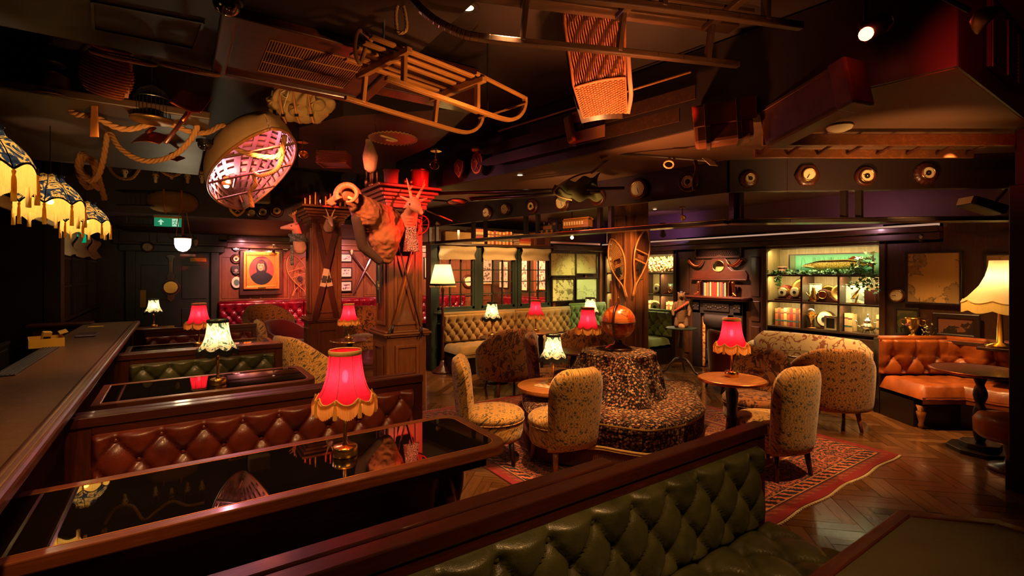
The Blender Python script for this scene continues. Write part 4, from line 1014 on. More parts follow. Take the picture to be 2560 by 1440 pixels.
# ================================================================ ROUND TABLES
def rtable(label, loc, r, z, mat, kind='col', rim=.022, rimm=None, base=.2, group=None):
    t = thing('round_table', label, 'table', loc, 0, group)
    mk('tabletop', MB().lathe([(r - .012, z - rim), (r, z - rim * .7), (r, z - .006), (r - .01, z)], 48), mat, t, sm=False, bev=0)
    if rimm: mk('rim', MB().lathe([(r, z - rim), (r + .008, z - rim * .8), (r + .008, z - .004), (r, z + .001)], 48, caps=False), rimm, t, sm=True)
    if kind == 'col':
        mk('pedestal', MB().lathe([(base, 0), (base, .02), (base * .8, .04), (.05, .07), (.035, .12), (.045, .3), (.03, .36), (.05, z - .12), (.032, z - .08), (.07, z - rim)], 24), 'darkwood', t, sm=True)
    elif kind == 'twist':
        mk('pedestal', MB().grid(lambda u, v: ((.04 + .012 * math.cos(4 * PI * u + v * 22)) * math.cos(2 * PI * u), (.04 + .012 * math.cos(4 * PI * u + v * 22)) * math.sin(2 * PI * u), .1 + v * (z - .14)), 20, 50, cu=True, flip=True), 'darkwood', t, sm=True)
        mk('foot', MB().prism(ell(.24, .24, 8, a0=.4), 0, .04).prism(ell(.15, .15, 8, a0=.4), .04, .09), 'darkwood', t, bev=.006); mk('top_block', MB().lathe([(.11, z - .06), (.13, z - rim)], 16), 'darkwood', t)
    elif kind == 'tripod':
        mk('pedestal', MB().lathe([(.03, .18), (.055, .22), (.04, .26), (.05, .36), (.055, .50), (.035, .60), (.03, z - .05), (.09, z - rim)], 24), 'walz', t, sm=True)
        for k in range(3):
            a = k * 2.094 + .5; mk('leg', MB().tube([(math.cos(a) * q_, math.sin(a) * q_, zz) for q_, zz in ((.03, .24), (.10, .23), (.18, .15), (.25, .055), (.33, .018))], [.026, .024, .02, .017, .022], 8), 'walz', t, sm=True)
    return t
rtable('round oak table on a dark turned column, holding a red lamp by the rust chair', (3.80, 2.32, .011), .265, .75, 'honey', rimm='copper')
tt = rtable('round wooden tray-table resting on the round sofa, with a chessboard', (3.03, 3.74, .40), .34, .135, 'honey', kind='none', rim=.045)
mk('foot', MB().lathe([(.16, .04), (.16, .09)], 24), 'darkwood', tt)
cb = thing('chessboard', 'cream and brown chessboard on the wooden tray-table', 'chessboard', (3.05, 3.70, .5355), .35)
mk('board', MB().span((-.16, -.16, 0), (.16, .16, .006)), 'cream', cb)
for i in range(8):
    for j in range(8):
        if (i + j) % 2: mk('dark_square', MB().span((-.144 + i * .036, -.144 + j * .036, .006), (-.108 + i * .036, -.108 + j * .036, .0066)), 'bkT' if 0 else 'tan', cb)
rtable('small dark round table by the standing lamp, with a green print lamp', (3.93, 6.16, 0), .26, .67, 'mahog')
rtable('small round table before the green banquette, with a red lamp', (4.62, 5.98, 0), .27, .72, 'honey')
rtable('oxblood-topped round table left of the draped hub, with a red lamp', (3.86, 4.36, .011), .26, .70, 'mahog')
rtable('small round table at the foot of the snowshoe pillar, with a green print lamp', (5.42, 5.62, 0), .24, .72, 'darkwood')
rtable('brown round table left of the big pillar, with a red lamp', (1.92, 6.72, 0), .25, .72, 'mahog', rimm='brass')
rtable('glossy dark round table in front of the pale settee', (6.17, 2.88, 0), .27, .66, 'tableglass', rimm='steel')
rtable('dark round table with a twisted column beside the tan banquette', (6.05, 1.27, 0), .36, .75, 'mahog', kind='twist', rimm='copper')
bt_ = rtable('tripod wine table in front of the fireplace, carrying the wooden bear', (6.72, 4.98, 0), .24, .74, 'gren', kind='tripod')
# ================================================================ LAMPS
bulbm = emitm('bulb', (1, .66, .30), 60)
def lampproto(kind):
    lab = {'R': 'red', 'G': 'green'}[kind]
    t = thing('table_lamp', lab, 'lamp', (0, 0, -9))
    mk('base', MB().lathe([(.0, .0), (.056, 0), (.058, .004), (.058, .042), (.052, .048), (.02, .050), (.012, .055)], 36), 'brass', t, sm=True, bev=0)
    mk('stem', MB().lathe([(.014, .05), (.016, .056), (.0095, .064), (.0095, .19), (.014, .195), (.010, .203), (.016, .212), (.010, .222), (.006, .30)], 20), 'brass', t, sm=True)
    mk('bulb', MB().ball((0, 0, .385), (.015, .015, .032), 12), bulbm, t, sm=True)
    n = 96; K = 8
    pr = [(.074, .508), (.074, .50), (.077, .47), (.080, .44), (.086, .40), (.096, .36), (.110, .325), (.126, .30)]
    def sc(a): return abs(math.sin(a * K / 2))
    def f(u, v):
        a = 2 * PI * u; k = v * (len(pr) - 1); i = min(int(k), len(pr) - 2); fr = k - i
        r = pr[i][0] * (1 - fr) + pr[i + 1][0] * fr; z = pr[i][1] * (1 - fr) + pr[i + 1][1] * fr
        zb = .300 - .026 * sc(a); z = .508 - (.508 - z) / .208 * (.508 - zb)
        r = r + (.010 * v ** 2) * sc(a); r *= (1 - .035 * (1 - sc(a)) * math.sin(v * PI))
        return (r * math.cos(a), r * math.sin(a), z)
    mk('lamp_shade', MB().grid(f, n, 16, cu=True), {'R': 'shadeR', 'G': 'shadeG'}[kind], t, sm=True)
    for k in range(K):
        a = 2 * PI * k / K; pts = [f(k / K, j / 10) for j in range(11)]
        mk('seam', MB().tube([(x * 1.008, y * 1.008, z) for x, y, z in pts], .0014, 4), 'braid' if kind == 'G' else 'velvet', t)
    mk('top_band', MB().lathe([(.0765, .492), (.0785, .500), (.0785, .512), (.075, .516)], 40, caps=False), 'braid' if kind == 'R' else 'fringeK', t, sm=True)
    edge = [f(k / 96, 1) for k in range(96)]
    mk('trim_braid', MB().tube([(x * 1.015, y * 1.015, z) for x, y, z in edge], .0042, 6, closed=True), 'braid' if kind == 'R' else 'fringeK', t, sm=True)
    fm = MB(); N = 288
    for k in range(N):
        a = 2 * PI * k / N; r = .139 + .012 * sc(a) + (.002 if k % 2 else 0); z0 = .300 - .026 * sc(a); ln = (.055 + .010 * sc(a)) if kind == 'R' else .045
        ln += .003 * math.sin(k * 2.3)
        fm.v += [(r * math.cos(a), r * math.sin(a), z0), ((r + .001) * math.cos(a), (r + .001) * math.sin(a), z0 - ln)]
    fm.f = [(2 * k, 2 * ((k + 1) % N), 2 * ((k + 1) % N) + 1, 2 * k + 1) for k in range(N)]
    mk('fringe', fm, 'fringeO' if kind == 'R' else 'fringeK', t, kind='stuff')
    if kind == 'R':
        for k in range(K):
            a = 2 * PI * k / K; r = .144
            mk('tassel', MB().lathe([(.002, .30), (.007, .288), (.004, .278), (.0085, .262), (.0105, .215), (.0105, .212)], 10, c=(r * math.cos(a), r * math.sin(a), 0)), 'fringe', t, sm=True)
    for a in (0, 2.09, 4.19): mk('spoke', MB().bar((0, 0, .495), (.074 * math.cos(a), .074 * math.sin(a), .50), .003, .003), 'steel', t)
    return t
LP = {k: lampproto(k) for k in 'RG'}
LU = {'R': 0, 'G': 0}
def lamp(kind, loc, label, p=3.2, s=1.0, rz=0.0):
    if LU[kind] == 0:
        t = LP[kind]; t.location = loc; t.rotation_euler = (0, 0, rz); t['label'] = label; t.scale = (s, s, s)
    else: t = dup(LP[kind], loc, rz, label, sc=s)
    LU[kind] = 1
    t['group'] = 'red fringed table lamps' if kind == 'R' else 'green print table lamps'
    L('POINT', (loc[0], loc[1], loc[2] + .385 * s), (1, .66, .34) if kind == 'R' else (1, .80, .52), p * (.17 if kind == 'R' else .22), .014)
lamp('R', (.672, 2.431, .751), 'large red fringed table lamp on the nearest glass booth table', 4.5, 1, .2)
lamp('G', (.256, 4.52, .751), 'green print brass lamp on the second glass booth table', 5)
lamp('R', (.20, 6.95, .751), 'red fringed lamp on the farthest booth table, left of the green print one', 4, 1.0, .3)
lamp('G', (-.30, 8.75, .84), 'small green print lamp before the dark green door', 3, .8)
one('lamp_ledge', MB().span((-.55, 8.6, 0), (-.05, 8.9, .838)), 'mahog', 'low dark cabinet by the far bar end carrying a small green lamp', 'cabinet', bev=.01)
lamp('R', (3.86, 2.36, .762), 'red fringed lamp on the oak round table right of the sofa', 5.5, .95, .1)
lamp('G', (3.03, 3.72, .543), 'green print lamp standing on the chessboard tray-table', 5, .95)
lamp('G', (3.87, 6.2, .671), 'green print lamp on the table before the amber-green banquette', 4)
lamp('R', (4.50, 5.95, .721), 'red fringed lamp before the green banquette, left of the globe', 4, .95)
lamp('R', (3.92, 4.18, .712), 'red fringed lamp on the oxblood table left of the globe', 4, 1.0, .4)
lamp('G', (5.36, 5.66, .721), 'green print lamp beside the snowshoe pillar', 4)
lamp('R', (1.90, 6.70, .721), 'red fringed lamp left of the big oak pillar', 4, .95)
lamp('R', (6.3, 2.2, -5), 'spare', 0) if 0 else None
# pendants over the bar
def pendant(label, first=None, loc=None):
    if first: 
        t = dup(first, loc, None, label); return t
    t = thing('pendant_lamp', label, 'lamp', loc, 0, 'fringed pendant lamps over the bar')
    K = 8; sc = lambda a: abs(math.cos(a * K / 2)); zt, zf = .40, .17
    pr = [(.085, .40), (.083, .385), (.10, .345), (.135, .31), (.165, .27), (.19, .22), (.205, .17)]
    def f(u, v):
        a = 2 * PI * u; k = v * (len(pr) - 1); i = min(int(k), len(pr) - 2); fr = k - i
        r = pr[i][0] * (1 - fr) + pr[i + 1][0] * fr; z = pr[i][1] * (1 - fr) + pr[i + 1][1] * fr
        c = 1 - abs(math.cos(a * K / 2)) ** .7
        z = .40 - (.40 - z) / .23 * (.23 - .04 * (1 - (1 - abs(math.cos(a * K / 2)) ** 1.2)) * 0 - .045 * abs(math.sin(a * K / 2))); r *= 1 - .05 * abs(math.cos(a * K / 2)) * math.sin(v * PI)
        if v < .01: z += .012 * abs(math.sin(a * K / 2))
        return (r * math.cos(a), r * math.sin(a), z)
    mk('lamp_shade', MB().grid(f, 96, 18, cu=True), 'shadeB', t, sm=True)
    for k in range(K):
        u0 = (k) / K; mk('rib', MB().tube([tuple(q * 1.006 for q in f(u0, j / 12)[:2]) + (f(u0, j / 12)[2],) for j in range(13)], .003, 5), 'fringeK', t)
    mk('trim_braid', MB().tube([(f(k / 96, 1)[0] * 1.01, f(k / 96, 1)[1] * 1.01, f(k / 96, 1)[2]) for k in range(96)], .006, 6, closed=True), 'fringeK', t, sm=True)
    mk('hoop', MB().tube([(f(k / 96, .42)[0] * 1.006, f(k / 96, .42)[1] * 1.006, f(k / 96, .42)[2]) for k in range(96)], .0026, 5, closed=True), 'fringeK', t, sm=True)
    fm = MB(); N = 320
    for k in range(N):
        a = 2 * PI * k / N; x, y, z = f(k / N, 1); r = math.hypot(x, y) + (.003 if k % 2 else 0); ln = .125 + .004 * math.sin(k * 3.1)
        fm.v += [(r * math.cos(a), r * math.sin(a), z), ((r + .002) * math.cos(a), (r + .002) * math.sin(a), z - ln)]
    fm.f = [(2 * k, 2 * ((k + 1) % N), 2 * ((k + 1) % N) + 1, 2 * k + 1) for k in range(N)]
    mk('fringe', fm, 'fringe', t, kind='stuff')
    for k in range(K):
        x, y, z = f(k / K, 1); mk('tassel', MB().lathe([(.003, z), (.011, z - .012), (.006, z - .03), (.0115, z - .05), (.0125, z - .165)], 10, c=(x * 1.02, y * 1.02, 0)), 'fringe', t, sm=True)
    mk('cord', MB().tube([(0, 0, .38), (0, 0, 1.28)], .004, 6), 'black', t)
    mk('bulb', MB().ball((0, 0, .2), .022, 12), bulbm, t, sm=True)
    for a in (0, 2.09, 4.19): mk('spoke', MB().bar((0, 0, .39), (.085 * math.cos(a), .085 * math.sin(a), .39), .004, .004), 'brassd', t)
    return t
PZ = [(-.86, 4.05), (-.86, 5.6), (-.86, 7.6)]
p0 = pendant('nearest blue-patterned pendant lamp with long gold fringe, cut by the left edge', loc=(-.84, 3.62, 2.00))
pendant('middle blue-patterned fringed pendant lamp over the bar', p0, (-.84, 5.25, 2.00))
pendant('farthest blue-patterned fringed pendant lamp over the bar', p0, (-.84, 7.05, 2.00))
pendant('unseen added pendant lamp, blue-patterned and fringed, above the nearest glass table end', p0, (-.84, 2.1, 2.00))  # added out of view for ambient light, continuing the row
for y in (3.62, 5.25, 7.05, 2.1): L('POINT', (-.84, y, 2.18), (1, .82, .56), 2.3, .03)  # last one is fill light in the added unseen pendant
# standing lamp
t = thing('floor_lamp', 'standing lamp with pleated cream shade beside the amber-green banquette', 'lamp', (3.56, 7.22, 0))
mk('base', MB().lathe([(.17, 0), (.175, .02), (.15, .04), (.13, .05), (.10, .09), (.06, .11), (.045, .16), (.03, .2)], 28), 'mahogz', t, sm=True)
mk('pole', MB().lathe([(.02, .18), (.03, .25), (.022, .35), (.02, .7), (.03, .74), (.018, .78), (.022, 1.0), (.032, 1.04), (.018, 1.08), (.02, 1.3), (.03, 1.34), (.012, 1.4), (.01, 1.72)], 16), 'mahogz', t, sm=True)
mk('lamp_shade', MB().lathe([(.205, 1.43), (.165, 1.6), (.125, 1.76)][::-1], 144, caps=False, fn=lambda t_, r, z: (r * (1 + .018 * math.sin(t_ * 48)), z)), 'shadeC', t, sm=True)
mk('trim', MB().lathe([(.212, 1.415), (.214, 1.435), (.208, 1.45)], 40, caps=False), 'fringeK', t, sm=True)
bb = MB()
for k in range(56): a = 2 * PI * k / 56; bb.ball((.212 * math.cos(a), .212 * math.sin(a), 1.40), (.007, .007, .016), 6)
mk('bobble_fringe', bb, 'braid', t, kind='stuff')
L('POINT', (3.56, 7.22, 1.6), (1, .76, .46), 4.2, .03)
# cream fringed lamp far right
q = D(2500, 735, 5.0)
t = thing('fringed_lamp', 'large cream bell-shaped fringed lamp beside the black column', 'lamp', (q.x, q.y, 0))
prf = [(.085, 1.76), (.09, 1.70), (.115, 1.60), (.16, 1.50), (.23, 1.41), (.30, 1.35)]
mk('lamp_shade', MB().lathe(prf, 96, caps=False, fn=lambda a, r, z: (r * (1 - .04 * abs(math.cos(a * 4))), z - (.03 * abs(math.sin(a * 4)) if z < 1.4 else 0))), 'shadeC', t, sm=True)
fm = MB(); N = 260
for k in range(N):
    a = 2 * PI * k / N; r = .30 * (1 - .04 * abs(math.cos(a * 4))); z = 1.35 - .03 * abs(math.sin(a * 4)); fm.v += [(r * math.cos(a), r * math.sin(a), z), (r * math.cos(a), r * math.sin(a), z - .10)]
fm.f = [(2 * k, 2 * ((k + 1) % N), 2 * ((k + 1) % N) + 1, 2 * k + 1) for k in range(N)]
mk('fringe', fm, 'fringe', t, kind='stuff')
mk('trim', MB().tube([(.30 * (1 - .04 * abs(math.cos(k * PI / 12))) * math.cos(k * PI / 48), .30 * (1 - .04 * abs(math.cos(k * PI / 12))) * math.sin(k * PI / 48), 1.352 - .03 * abs(math.sin(k * PI / 12))) for k in range(96)], .006, 6, closed=True), 'braid', t)
mk('base', MB().lathe([(.12, .87), (.12, .89), (.03, .92), (.02, 1.2), (.012, 1.6)], 20), 'brass', t, sm=True)
mk('wall_shelf', MB().span((-.15, -.15, .84), (XR - q.x - .005, .15, .87)), 'walx', t, bev=.006)
L('POINT', (q.x, q.y, 1.55), (1, .70, .36), 3.6, .03)
# white acorn pendant by the door
q = D(457, 611, 6.9)
t = thing('hanging_lamp', 'glowing white glass bowl lamp hung on three brass chains', 'lamp', q)
mk('glass_bowl', MB().lathe([(.10, .08), (.098, .0), (.085, -.05), (.05, -.09), (.0, -.105)], 28, caps=False), emitm('opal_bowl', (1, .80, .5), 3.2), t, sm=True)
mk('rim', MB().lathe([(.102, .08), (.115, .085), (.115, .10), (.05, .115), (.01, .13)], 28), 'brassd', t, sm=True)
for k in range(3):
    a = k * 2.094 + .4
    mk('chain', MB().tube([(.105 * math.cos(a), .105 * math.sin(a), .1), (.02 * math.cos(a), .02 * math.sin(a), .62)], .006, 5), 'brassd', t)
mk('stem', MB().tube([(0, 0, .1), (0, 0, .7)], .010, 8), 'brassd', t); mk('chain_hook', MB().tube([(0, 0, .7), (0, 0, 1.26)], .004, 5), 'black', t)
L('POINT', q + Vector((0, 0, -.16)), (1, .78, .42), 5, .08)
# ================================================================ PILLARS
def pillar(label, x, y, w, ztop, cap=True, base=True, z2=3.0):
    t = thing('pillar', label, 'pillar', (x + w / 2, y + w / 2, 0)); h = w / 2
    if cap:
        mk('shaft', MB().span((-h + .03, -h + .03, .93), (h - .03, h - .03, ztop - .2)), 'oakz', t, bev=.006)
        mk('plinth', MB().span((-h, -h, 0), (h, h, .86)), 'oakz', t, bev=.006)
        for z, e in ((.86, .035), (.885, .055), (.91, .03)): mk('plinth_moulding', MB().span((-h - e, -h - e, z), (h + e, h + e, z + .025)), 'oakx', t, bev=.008)
        for z, e in ((ztop - .21, .02), (ztop - .17, .05), (ztop - .13, .085), (ztop - .09, .12), (ztop - .035, .15)): mk('capital_moulding', MB().span((-h - e, -h - e, z), (h + e, h + e, z + .038)), 'oakx', t, bev=.010)
        mk('neck', MB().span((-h - .01, -h - .01, ztop - .26), (h + .01, h + .01, ztop - .2)), 'oakx', t, bev=.006)
        zz = (1.0, ztop - .34)
    else:
        mk('shaft', MB().span((-h + .02, -h + .02, 0), (h - .02, h - .02, z2)), 'oakz', t, bev=.006); zz = (.5, 2.45)
    for rot in range(4):
        R_ = RZ(rot * PI / 2)
        for (a, b) in (zz, (.12, .76)) if cap else (zz,):
            e = .03 if a > .5 and cap else (.02 if not cap else 0)
            o = [(h - .10, b), (-h + .10, b), (-h + .10, a), (h - .10, a)]; i = [(h - .135, b - .035), (-h + .135, b - .035), (-h + .135, a + .035), (h - .135, a + .035)]
            mk('panel_moulding', MB().ring(o, i, 0, .022, R_ @ T(0, -h + e, 0) @ RX(PI / 2)), 'oakz', t, bev=.003)
    return t
BX, BY, BW = 2.03, 5.60, .50
pillar('big oak pillar lit red, hung with crossed ski poles and animal heads', BX, BY, BW, 2.67)
SX_, SY_, SW_ = 1.67, 7.92, .50
pillar('smaller oak pillar further back, hung with crossed skis', SX_, SY_, SW_, 2.66)
PX_, PY_, PW_ = 5.30, 4.77, .42
pillar('honey oak pillar behind the globe, hung with two snowshoes', PX_, PY_, PW_, 0, cap=False, z2=2.71)
for (px, py, yy, lab) in ((950, 636, BX - .004, 'small brass plate'), (1, 1, 0, '')):
    if lab: q = onX(px, py, BX); one('brass_plate', MB().box((0, 0, 0), (.008, .08, .018)), 'brass', 'small brass plate on the left face of the big red-lit pillar', 'plaque', loc=(BX + .02, q.y, q.z))
q = onY(1010, 636, BY); one('brass_plate', MB().box((0, 0, 0), (.09, .008, .018)), 'brass', 'small brass plate on the front face of the big red-lit pillar', 'plaque', loc=(q.x, BY + .024, q.z))
q = onY(1604, 697, PY_); one('brass_plate', MB().box((0, 0, 0), (.10, .008, .018)), 'brass', 'small brass plate on the pillar below the darker snowshoe', 'plaque', loc=(q.x, PY_ + .014, q.z))
# ---- skis
def ski(label, a, b, nrm, mat, w=.075, group=None, tip=True, patch=None):
    """a = tail point, b = tip point (world), nrm = face normal"""
    a, b, nrm = Vector(a), Vector(b), Vector(nrm).normalized(); d = b - a; l = d.length; d.normalize(); s = d.cross(nrm).normalized()
    t = thing('ski', label, 'ski', a, group=group)
    pts = []; n = 20; mb = MB(); vs = []
    for i in range(n + 1):
        k = i / n; wl = w / 2 * (1 if k < .86 else max(.04, math.sqrt(max(0, 1 - ((k - .86) / .14) ** 2)))); up = (max(0, k - .84) / .16) ** 2 * .09 if tip else 0
        c = d * (l * k) + nrm * (.006 + up)
        for (ss, hh) in ((-1, 0), (1, 0), (1, .012), (-1, .012)): vs.append(c + s * (wl * ss) + nrm * hh)
    fs = [(0, 3, 2, 1)] + [(4 * n, 4 * n + 1, 4 * n + 2, 4 * n + 3)]
    for i in range(n):
        for k in range(4): fs.append((4 * i + k, 4 * i + (k + 1) % 4, 4 * i + 4 + (k + 1) % 4, 4 * i + 4 + k))
    mb.add(vs, fs); mk('blade', mb, mat, t)
    c = d * (l * .42) + nrm * .02
    mk('binding', MB().bar(c - d * .05, c + d * .06, w * .8, .012, nrm).bar(c - s * w * .55, c + s * w * .55, .03, .02, nrm), 'steel', t)
    if patch: c0 = d * (l * patch); mk('foot_plate', MB().bar(c0 - d * .14 + nrm * .02, c0 + d * .14 + nrm * .02, w * 1.02, .005, nrm), 'linen', t)
    return t
def fy(px, py, y): return onY(px, py, y)
yy = SY_ - .02
ski('long red-brown ski leaning left to right up the smaller pillar, tip at top left', fy(842, 800, yy), fy(790, 555, yy - .02), (0, -1, 0), 'mahogz', .085, patch=.44)
ski('long red-brown ski crossing the other on the smaller pillar, tip at top right', fy(786, 802, yy - .03), fy(842, 560, yy - .05), (0, -1, 0), 'mahogz', .085, patch=.44)
q0, q1 = onX(934, 760, BX - .0), onX(946, 652, BX)
ski('short dark ski with fur binding on the left face of the big pillar', onX(948, 758, BX - .01), onX(946, 654, BX - .01), (-1, 0, 0), 'darkwood', .09, tip=False)
def pole(label, a, b, mat='honeyz', basket=True, group='ski poles crossed on the big pillar'):
    a, b = Vector(a), Vector(b); t = thing('ski_pole', label, 'ski pole', a, group=group); d = (b - a)
    mk('shaft', MB().tube([(0, 0, 0), d], [.009, .012], 8), mat, t, sm=True)
    dn = d.normalized()
    if basket:
        c = d * .985 - dn * .04; n = 28
        u = Vector((1, 0, .05)); v = Vector((0, -.3, 1))
        mk('basket_ring', MB().tube([c + (u * math.cos(2 * PI * k / n) + v * math.sin(2 * PI * k / n)) * .11 for k in range(n)], .008, 6, closed=True), 'red', t, sm=True)
        for k in range(4):
            e = u * math.cos(PI * k / 4) + v * math.sin(PI * k / 4); mk('basket_strap', MB().bar(c - e * .11, c + e * .11, .012, .004), 'velvet', t)
    mk('hand_strap', MB().tube([(0, 0, .10), (-.03, -.015, .05), (-.045, -.02, -.03), (-.015, -.015, -.03), (0, 0, .06)], .006, 6), 'black', t)
    mk('grip', MB().tube([(0, 0, 0), dn * .12], .015, 8), 'black', t, sm=True)
    return t
yb = BY - .03
pole('ski pole rising left to right across the big pillar, strap at lower left', fy(978, 836, yb), fy(1054, 550, yb - .03), 'honeyz')
pole('ski pole rising right to left across the big pillar, strap at lower right', fy(1056, 838, yb - .02), fy(980, 550, yb - .05), 'mahogz')
# ---- snowshoes
def snowshoe(label, tail, top, nrm, w=.30, mat='honeyz', bl=None, web='rope', group=None):
    tail, top, nrm = Vector(tail), Vector(top), Vector(nrm).normalized(); d = top - tail; l = d.length; d.normalize(); s = d.cross(nrm).normalized()
    t = thing('snowshoe', label, 'snowshoe', tail, group=group)
    half = lambda k: w / 2 * (0.06 + .94 * math.sin(PI * min(1, max(0, (k - .18) / .82)) ** 1.25) ** .8) if k > .18 else w / 2 * .06
    pts = [d * (l * k / 30) + s * half(k / 30) for k in range(30)] + [d * l] + [d * (l * k / 30) - s * half(k / 30) for k in range(29, -1, -1)]
    pts = [p + nrm * .02 for p in pts]
    mk('frame', MB().tube(pts, .013, 8), mat, t, sm=True)
    wb_ = MB()
    for sgn in (-1, 1):
        for j in range(-14, 32):
            q = None
            for i in range(0, 40):
                k = .3 + i / 40 * .68; off = (j / 16 - .5) * 1.4 + sgn * (k - .3) * 2.2
                x = off * w
                if abs(x) < half(k) and not (.56 < k < .64 and abs(x) < w * .22):
                    p = d * (l * k) + s * x + nrm * .02
                    if q is not None: wb_.bar(q, p, .0035, .003, nrm)
                    q = p
                else: q = None
    mk('webbing', wb_, web, t, kind='stuff')
    for k in (.52, .66): mk('crossbar', MB().bar(d * l * k - s * half(k) + nrm * .02, d * l * k + s * half(k) + nrm * .02, .02, .012, nrm), mat, t)
    mk('binding', MB().bar(d * l * .44 - s * .05 + nrm * .035, d * l * .44 + s * .05 + nrm * .035, .10, .02, nrm).bar(d * l * .34 + nrm * .04, d * l * .5 + nrm * .04, .03, .012, nrm), 'black', t, bev=.006)
    return t
snowshoe('pale webbed snowshoe on the left face of the pillar behind the globe', onX(1569, 744, PX_ - .01), onX(1530, 597, PX_ - .01), (-1, 0, 0), .30)
snowshoe('darker snowshoe on the right face of the pillar behind the globe', fy(1580, 742, PY_ - .01), fy(1614, 574, PY_ - .01), (0, -1, 0), .30, web='mahogz')
snowshoe('snowshoe hung left of the smaller pillar near the portrait', fy(768, 745, 12.66), fy(726, 636, 12.66), (0, -1, 0), .40)
snowshoe('second snowshoe crossing behind the first near the portrait', fy(730, 742, 12.70), fy(772, 640, 12.70), (0, -1, 0), .34)
# ---- animal heads
m['ramface'] = plain('ram_face', (178, 104, 72), .9, 0, .25, 20, .6)
def ramhead():
    t = thing('ram_trophy', 'large mounted ram head and shoulders jutting from the big pillar capital', 'animal head', (BX, 5.85, 2.25))
    G_ = lambda px, py, d: D(px, py, d) - t.location
    c = [(G_(972, 565, 5.8), G_(950, 560, 5.6), .22, .24), (G_(950, 560, 5.6), G_(916, 532, 5.32), .24, .16), (G_(918, 532, 5.3), G_(886, 500, 5.12), .17, .085), (G_(960, 590, 5.55), G_(965, 640, 5.6), .2, .10), (G_(886, 500, 5.12), G_(868, 490, 5.07), .085, .07)]
    tx = bpy.data.textures.new('fleece', 'CLOUDS'); tx.noise_scale = .05
    sh_o = blob('shoulders', c, 'fur', t, .014, 3); dm = sh_o.modifiers.new('d', 'DISPLACE'); dm.texture = tx; dm.strength = .035; dm.mid_level = .5
    h = [(G_(872, 482, 5.1), G_(858, 484, 5.05), .072, .065), (G_(858, 484, 5.05), G_(838, 496, 5.0), .058, .040), (G_(838, 496, 5.0), G_(820, 506, 4.97), .036, .024), (G_(858, 496, 5.05), G_(828, 511, 4.98), .03, .018)]
    blob('head', h, 'ramface', t, .008, 3)
    for sd in (-1, 1):
        cx_ = G_(873, 488, 5.0 + (0 if sd < 0 else .28)); n = 40; pts = []; rr = []
        for k in range(n):
            f_ = k / (n - 1); a = PI * 1.18 - f_ * PI * 1.72; R_ = .115 - .03 * f_
            q = cx_ + Vector((CS, -SN, 0)) * (-math.cos(a) * R_ * -1 * 1.0) + Vector((0, 0, 1)) * math.sin(a) * R_ * .92 + Vector((SN, CS, 0)) * sd * (.02 + .05 * f_)
            pts.append(q); rr.append((.044 * (1 - f_ * .74)) * (1 + .12 * (k % 2)))
        mk('horn', MB().tube(pts, rr, 14), 'ramhorn', t, sm=False, sub=1)
    mk('eye', MB().ball(G_(849, 484, 4.93), .012, 10), 'black', t, sm=True); mk('nostril', MB().ball(G_(818, 506, 4.955), .008, 8), 'black', t, sm=True)
    blob('ear', [(G_(872, 494, 4.99), G_(888, 500, 4.97), .018, .01)], 'furl', t, .006, 2)
    blob('mane', [(G_(893, 545, 5.2), G_(905, 615, 5.35), .07, .06), (G_(905, 615, 5.35), G_(948, 652, 5.5), .06, .05)], 'furd', t, .018, 5)
    mk('mount_board', MB().box((0, 0, 0), (.02, .34, .44)), 'darkwood', t, bev=.02, loc=(-.008, 0, .05))
ramhead()
